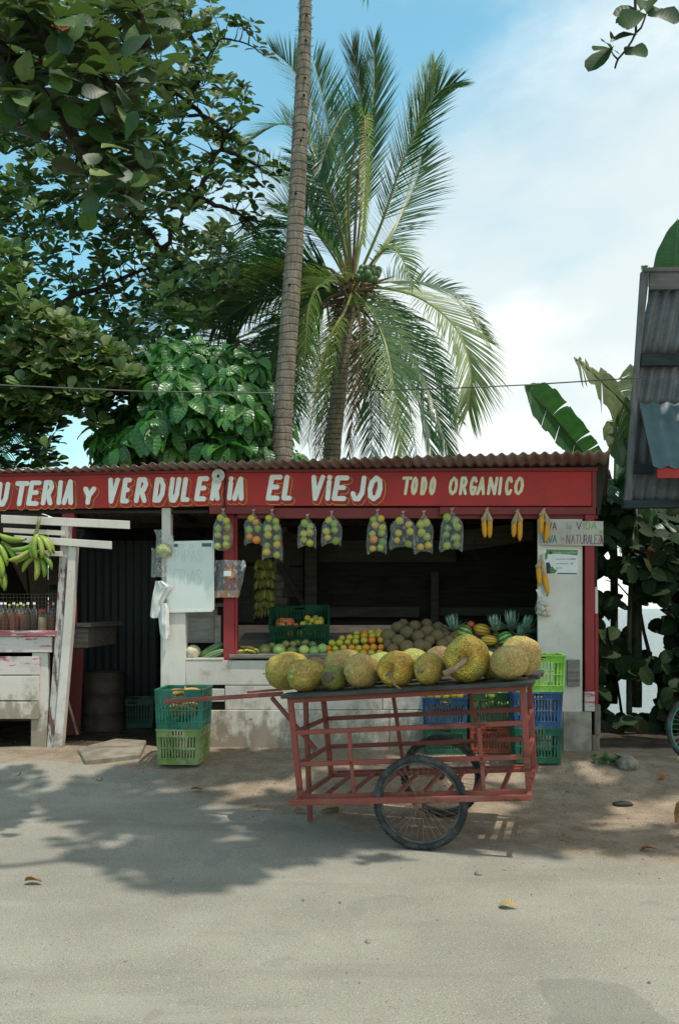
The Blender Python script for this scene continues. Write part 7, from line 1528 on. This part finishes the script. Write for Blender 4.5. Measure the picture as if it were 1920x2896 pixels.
bc = thing('banana_plant', 'banana plant with one big leaf rising above the iron clad building', 'banana plant', (4.9, 12.6, .0)); palm_trunk(bc, [(1905, 1900, 12.6), (1925, 1400, 12.6), (1925, 900, 12.6)], [.14, .12, .08], BNS, 20)
blade(bc, [(1925, 950, 12.6), (1915, 850, 12.4), (1908, 760, 12.2), (1915, 620, 12.1)], .30, BNL, (-.4, -.8, -.2), .05, .2, 8, .1); blade(bc, [(1925, 980, 12.6), (1960, 860, 12.4), (2040, 700, 12.2), (2120, 640, 12.1)], .35, BNL, (-.2, -.8, .4), .1, .3, 9, .1)
blade(bc, [(1925, 950, 12.6), (1880, 860, 12.8), (1845, 790, 12.9), (1812, 752, 12.9)], .14, BNL, (-.2, -.9, .3), .1, .3, 10, .6)
bd = thing('banana_plant', 'dark banana leaves hanging below the right roof corner', 'banana plant', (P(1780, 1700, 10.2).x, 10.2, .15)); palm_trunk(bd, [(1778, 2020, 10.2), (1778, 1800, 10.2), (1785, 1560, 10.2)], [.035, .03, .02], BNSD, 20)
for k, pts in enumerate((((1785, 1560), (1765, 1430), (1735, 1370), (1700, 1420)), ((1785, 1560), (1800, 1430), (1830, 1420), (1880, 1500)), ((1785, 1560), (1740, 1500), (1715, 1480), (1690, 1540)), ((1785, 1560), (1850, 1480), (1900, 1480), (1940, 1540)), ((1785, 1560), (1780, 1420), (1790, 1300), (1760, 1240)), ((1785, 1560), (1840, 1530), (1890, 1540), (1930, 1620)))):
    blade(bd, [(x, y, 10.2 + (.15 * (i - 1) if k % 2 else -.12 * i)) for i, (x, y) in enumerate(pts)], .24, BNL, (0, -.7, .7), .10, .2, 20 + k, .0, .4)
random.seed(202)
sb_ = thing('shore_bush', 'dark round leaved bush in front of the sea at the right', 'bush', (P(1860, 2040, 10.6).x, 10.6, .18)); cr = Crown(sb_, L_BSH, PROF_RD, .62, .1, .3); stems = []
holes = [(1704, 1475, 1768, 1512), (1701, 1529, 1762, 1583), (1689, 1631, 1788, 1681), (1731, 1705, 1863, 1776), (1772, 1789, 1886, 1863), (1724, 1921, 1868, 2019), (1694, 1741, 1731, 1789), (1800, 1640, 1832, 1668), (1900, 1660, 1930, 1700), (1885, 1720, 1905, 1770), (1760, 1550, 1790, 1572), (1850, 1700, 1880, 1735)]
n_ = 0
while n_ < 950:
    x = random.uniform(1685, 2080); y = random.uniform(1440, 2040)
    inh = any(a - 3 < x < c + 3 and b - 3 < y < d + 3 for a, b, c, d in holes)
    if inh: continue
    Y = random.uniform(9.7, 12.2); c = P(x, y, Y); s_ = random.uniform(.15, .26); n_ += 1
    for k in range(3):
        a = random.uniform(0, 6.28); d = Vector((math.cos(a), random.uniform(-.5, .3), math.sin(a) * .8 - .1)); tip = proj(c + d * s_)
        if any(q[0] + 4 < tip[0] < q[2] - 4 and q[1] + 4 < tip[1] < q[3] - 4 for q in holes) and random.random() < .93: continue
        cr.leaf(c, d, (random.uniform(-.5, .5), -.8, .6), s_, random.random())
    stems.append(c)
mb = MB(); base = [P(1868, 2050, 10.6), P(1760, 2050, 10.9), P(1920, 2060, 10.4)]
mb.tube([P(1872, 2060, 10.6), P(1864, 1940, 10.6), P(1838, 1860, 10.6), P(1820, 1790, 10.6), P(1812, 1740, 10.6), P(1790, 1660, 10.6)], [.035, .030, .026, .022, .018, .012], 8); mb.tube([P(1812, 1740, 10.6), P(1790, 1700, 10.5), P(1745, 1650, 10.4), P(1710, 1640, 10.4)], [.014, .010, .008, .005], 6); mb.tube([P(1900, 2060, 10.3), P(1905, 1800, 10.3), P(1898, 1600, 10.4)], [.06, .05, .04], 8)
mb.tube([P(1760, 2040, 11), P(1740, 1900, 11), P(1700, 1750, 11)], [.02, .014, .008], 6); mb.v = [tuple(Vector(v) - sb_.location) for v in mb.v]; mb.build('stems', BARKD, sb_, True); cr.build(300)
# low dark growth along the bank behind the stall
bk_ = thing('bank_scrub', 'dark low scrub on the bank between the stall and the sea', 'scrub', (1.5, 12.6, .1)); cr = Crown(bk_, L_BSH, PROF_RD, .62, .1, .3)
for _ in range(1500):
    x = random.uniform(-9, 3.6); y = random.uniform(11.9, 13.6); z = gh(x, y) + random.uniform(0, 2.0 if x < 2.9 else .3); cr.leaf((x, y, z), (random.uniform(-1, 1), random.uniform(-1, .3), random.uniform(-.3, .8)), (0, -.6, .8), random.uniform(.2, .34), random.random())
cr.build(0)
# ================================================================ SMALL THINGS ON THE GROUND
random.seed(17)
DRY = m_leaf('dry_fallen_leaf', [(0.0, (0.30, 0.10, 0.05)), (0.5, (0.36, 0.20, 0.09)), (1.0, (0.42, 0.32, 0.16))], .6, 7, .1, .3, .8)
def dry(px, py, s_, rn, curl, rz, label, tilt=.3):
    v, f, uv = leaf_geo(PROF_OB, s_, .62, .35, curl, .05, seed=int(px)); mb = MB(); mb.add(v, f, 0, uv, rn); p = G(px, py, .012 + .06 * s_ + (curl > 1) * .03); tag(mb.build('fallen_leaf', DRY, None, True, loc=p, rot=(R(180) if curl > 1 else tilt, random.uniform(-.3, .3), rz)), label, 'leaf', 'dry leaves on the ground')
for a in ((40, 2209, .085, .35, 1.2, 1.6, 'small orange brown leaf at the left edge of the road'), (575, 2240, .11, .55, .5, 1.5, 'flat tan leaf on the ground below the left crates'), (122, 2504, .12, .2, .6, 1.4, 'pink brown leaf on the lower left of the road'), (905, 2305, .20, .75, .9, -.9, 'large yellow brown leaf beside the cart leg'),
          (1852, 2196, .13, .3, 1.8, .5, 'curled orange leaf on the dirt by the bicycle'), (1905, 2345, .21, .25, 1.9, 2.2, 'big curled brown leaf at the right edge'), (1852, 2409, .11, .0, 1.0, 1.3, 'red brown leaf near the lower right dirt edge'), (1466, 2572, .12, .9, .9, 1.2, 'pale straw leaf lying on the open road'), (865, 2298, .10, .1, .6, 2.0, 'small dark red leaf touching the cart leg')): dry(*a)
ROCK = m_var('grey_stone', (0.13, 0.12, 0.10), (0.26, 0.24, 0.20), 14, .9, .5, 50)
def rock(px, py, r3, label, m=ROCK): p = G(px, py, r3[2] * .5); sd = random.uniform(0, 9); tag(MB().ell((0, 0, 0), r3, 16, 10, fn=lambda d: 1 + .22 * nz(d.x * 1.7 + sd, d.y * 1.7, d.z * 1.7)).build('stone', m, None, True, loc=p), label, 'stone')
rock(1772, 2172, (.105, .08, .075), 'rounded grey stone by the foot of the red corner post'); rock(1760, 2216, (.085, .05, .022), 'flat black lump on the dirt at the right', m_flat('black_lump', (.02, .02, .018))); rock(1352, 2474, (.024, .022, .018), 'small grey stone on the road right of the wheel'); rock(282, 2206, (.028, .025, .02), 'small dark stone on the ground below the step slab'); rock(1040, 2666, (.016, .014, .01), 'tiny dark stone in the middle of the road')
# weed tuft
wd = thing('weed_tuft', 'green weeds growing at the foot of the red corner post', 'weeds', G(1718, 2158)); cr = Crown(wd, L_NON, PROF_RD, .6, .1, .3)
for _ in range(90): x, y = random.uniform(-.14, .16), random.uniform(-.10, .12); cr.leaf(wd.location + Vector((x, y, random.uniform(0, .05))), (random.uniform(-1, 1), random.uniform(-1, .4), random.uniform(.1, .8)), (0, -.3, 1), random.uniform(.03, .06), random.uniform(0, .5))
cr.build(0)
# grit and crumbs
PEB = m_var('pebble_grit', (0.12, 0.10, 0.08), (0.34, 0.30, 0.24), 3, .9, .2); mb = MB(); random.seed(31)
for i in range(2600):
    if i < 1900: x = random.uniform(-4, 4.2); yb = lerp_tab(Yb, x); y = yb + random.uniform(-.5, 2.4) ** 1.0
    else: x = random.uniform(-3, 3.6); y = random.uniform(3.2, 8)
    s_ = random.uniform(.002, .0065) * (1.9 if random.random() < .06 else 1); z = gh(x, y) + s_ * .4
    vs = [(x + s_ * random.uniform(.7, 1.3) * a, y + s_ * random.uniform(.7, 1.3) * b, z + s_ * c * .7) for a, b, c in ((1, 0, 0), (-1, 0, 0), (0, 1, 0), (0, -1, 0), (0, 0, 1), (0, 0, -1))]; mb.add(vs, [(0, 2, 4), (2, 1, 4), (1, 3, 4), (3, 0, 4)])
tag(mb.build('gravel_grit', PEB), kind='stuff')
mb = MB()
for i in range(420):     # leaf crumbs and litter
    x = random.uniform(-3.8, 4.2); y = lerp_tab(Yb, x) + random.uniform(0, 2.3); z = gh(x, y) + .005; a = random.uniform(0, 6.28); s_ = random.uniform(.006, .02); c, s2 = math.cos(a) * s_, math.sin(a) * s_
    mb.add([(x - c, y - s2, z), (x + s2 * .5, y - c * .5, z + .004), (x + c, y + s2, z + .002), (x - s2 * .5, y + c * .5, z + .006)], [(0, 1, 2, 3)], 0, [(.4, .4)] * 4, random.random())
tag(mb.build('leaf_litter', DRY), kind='stuff')
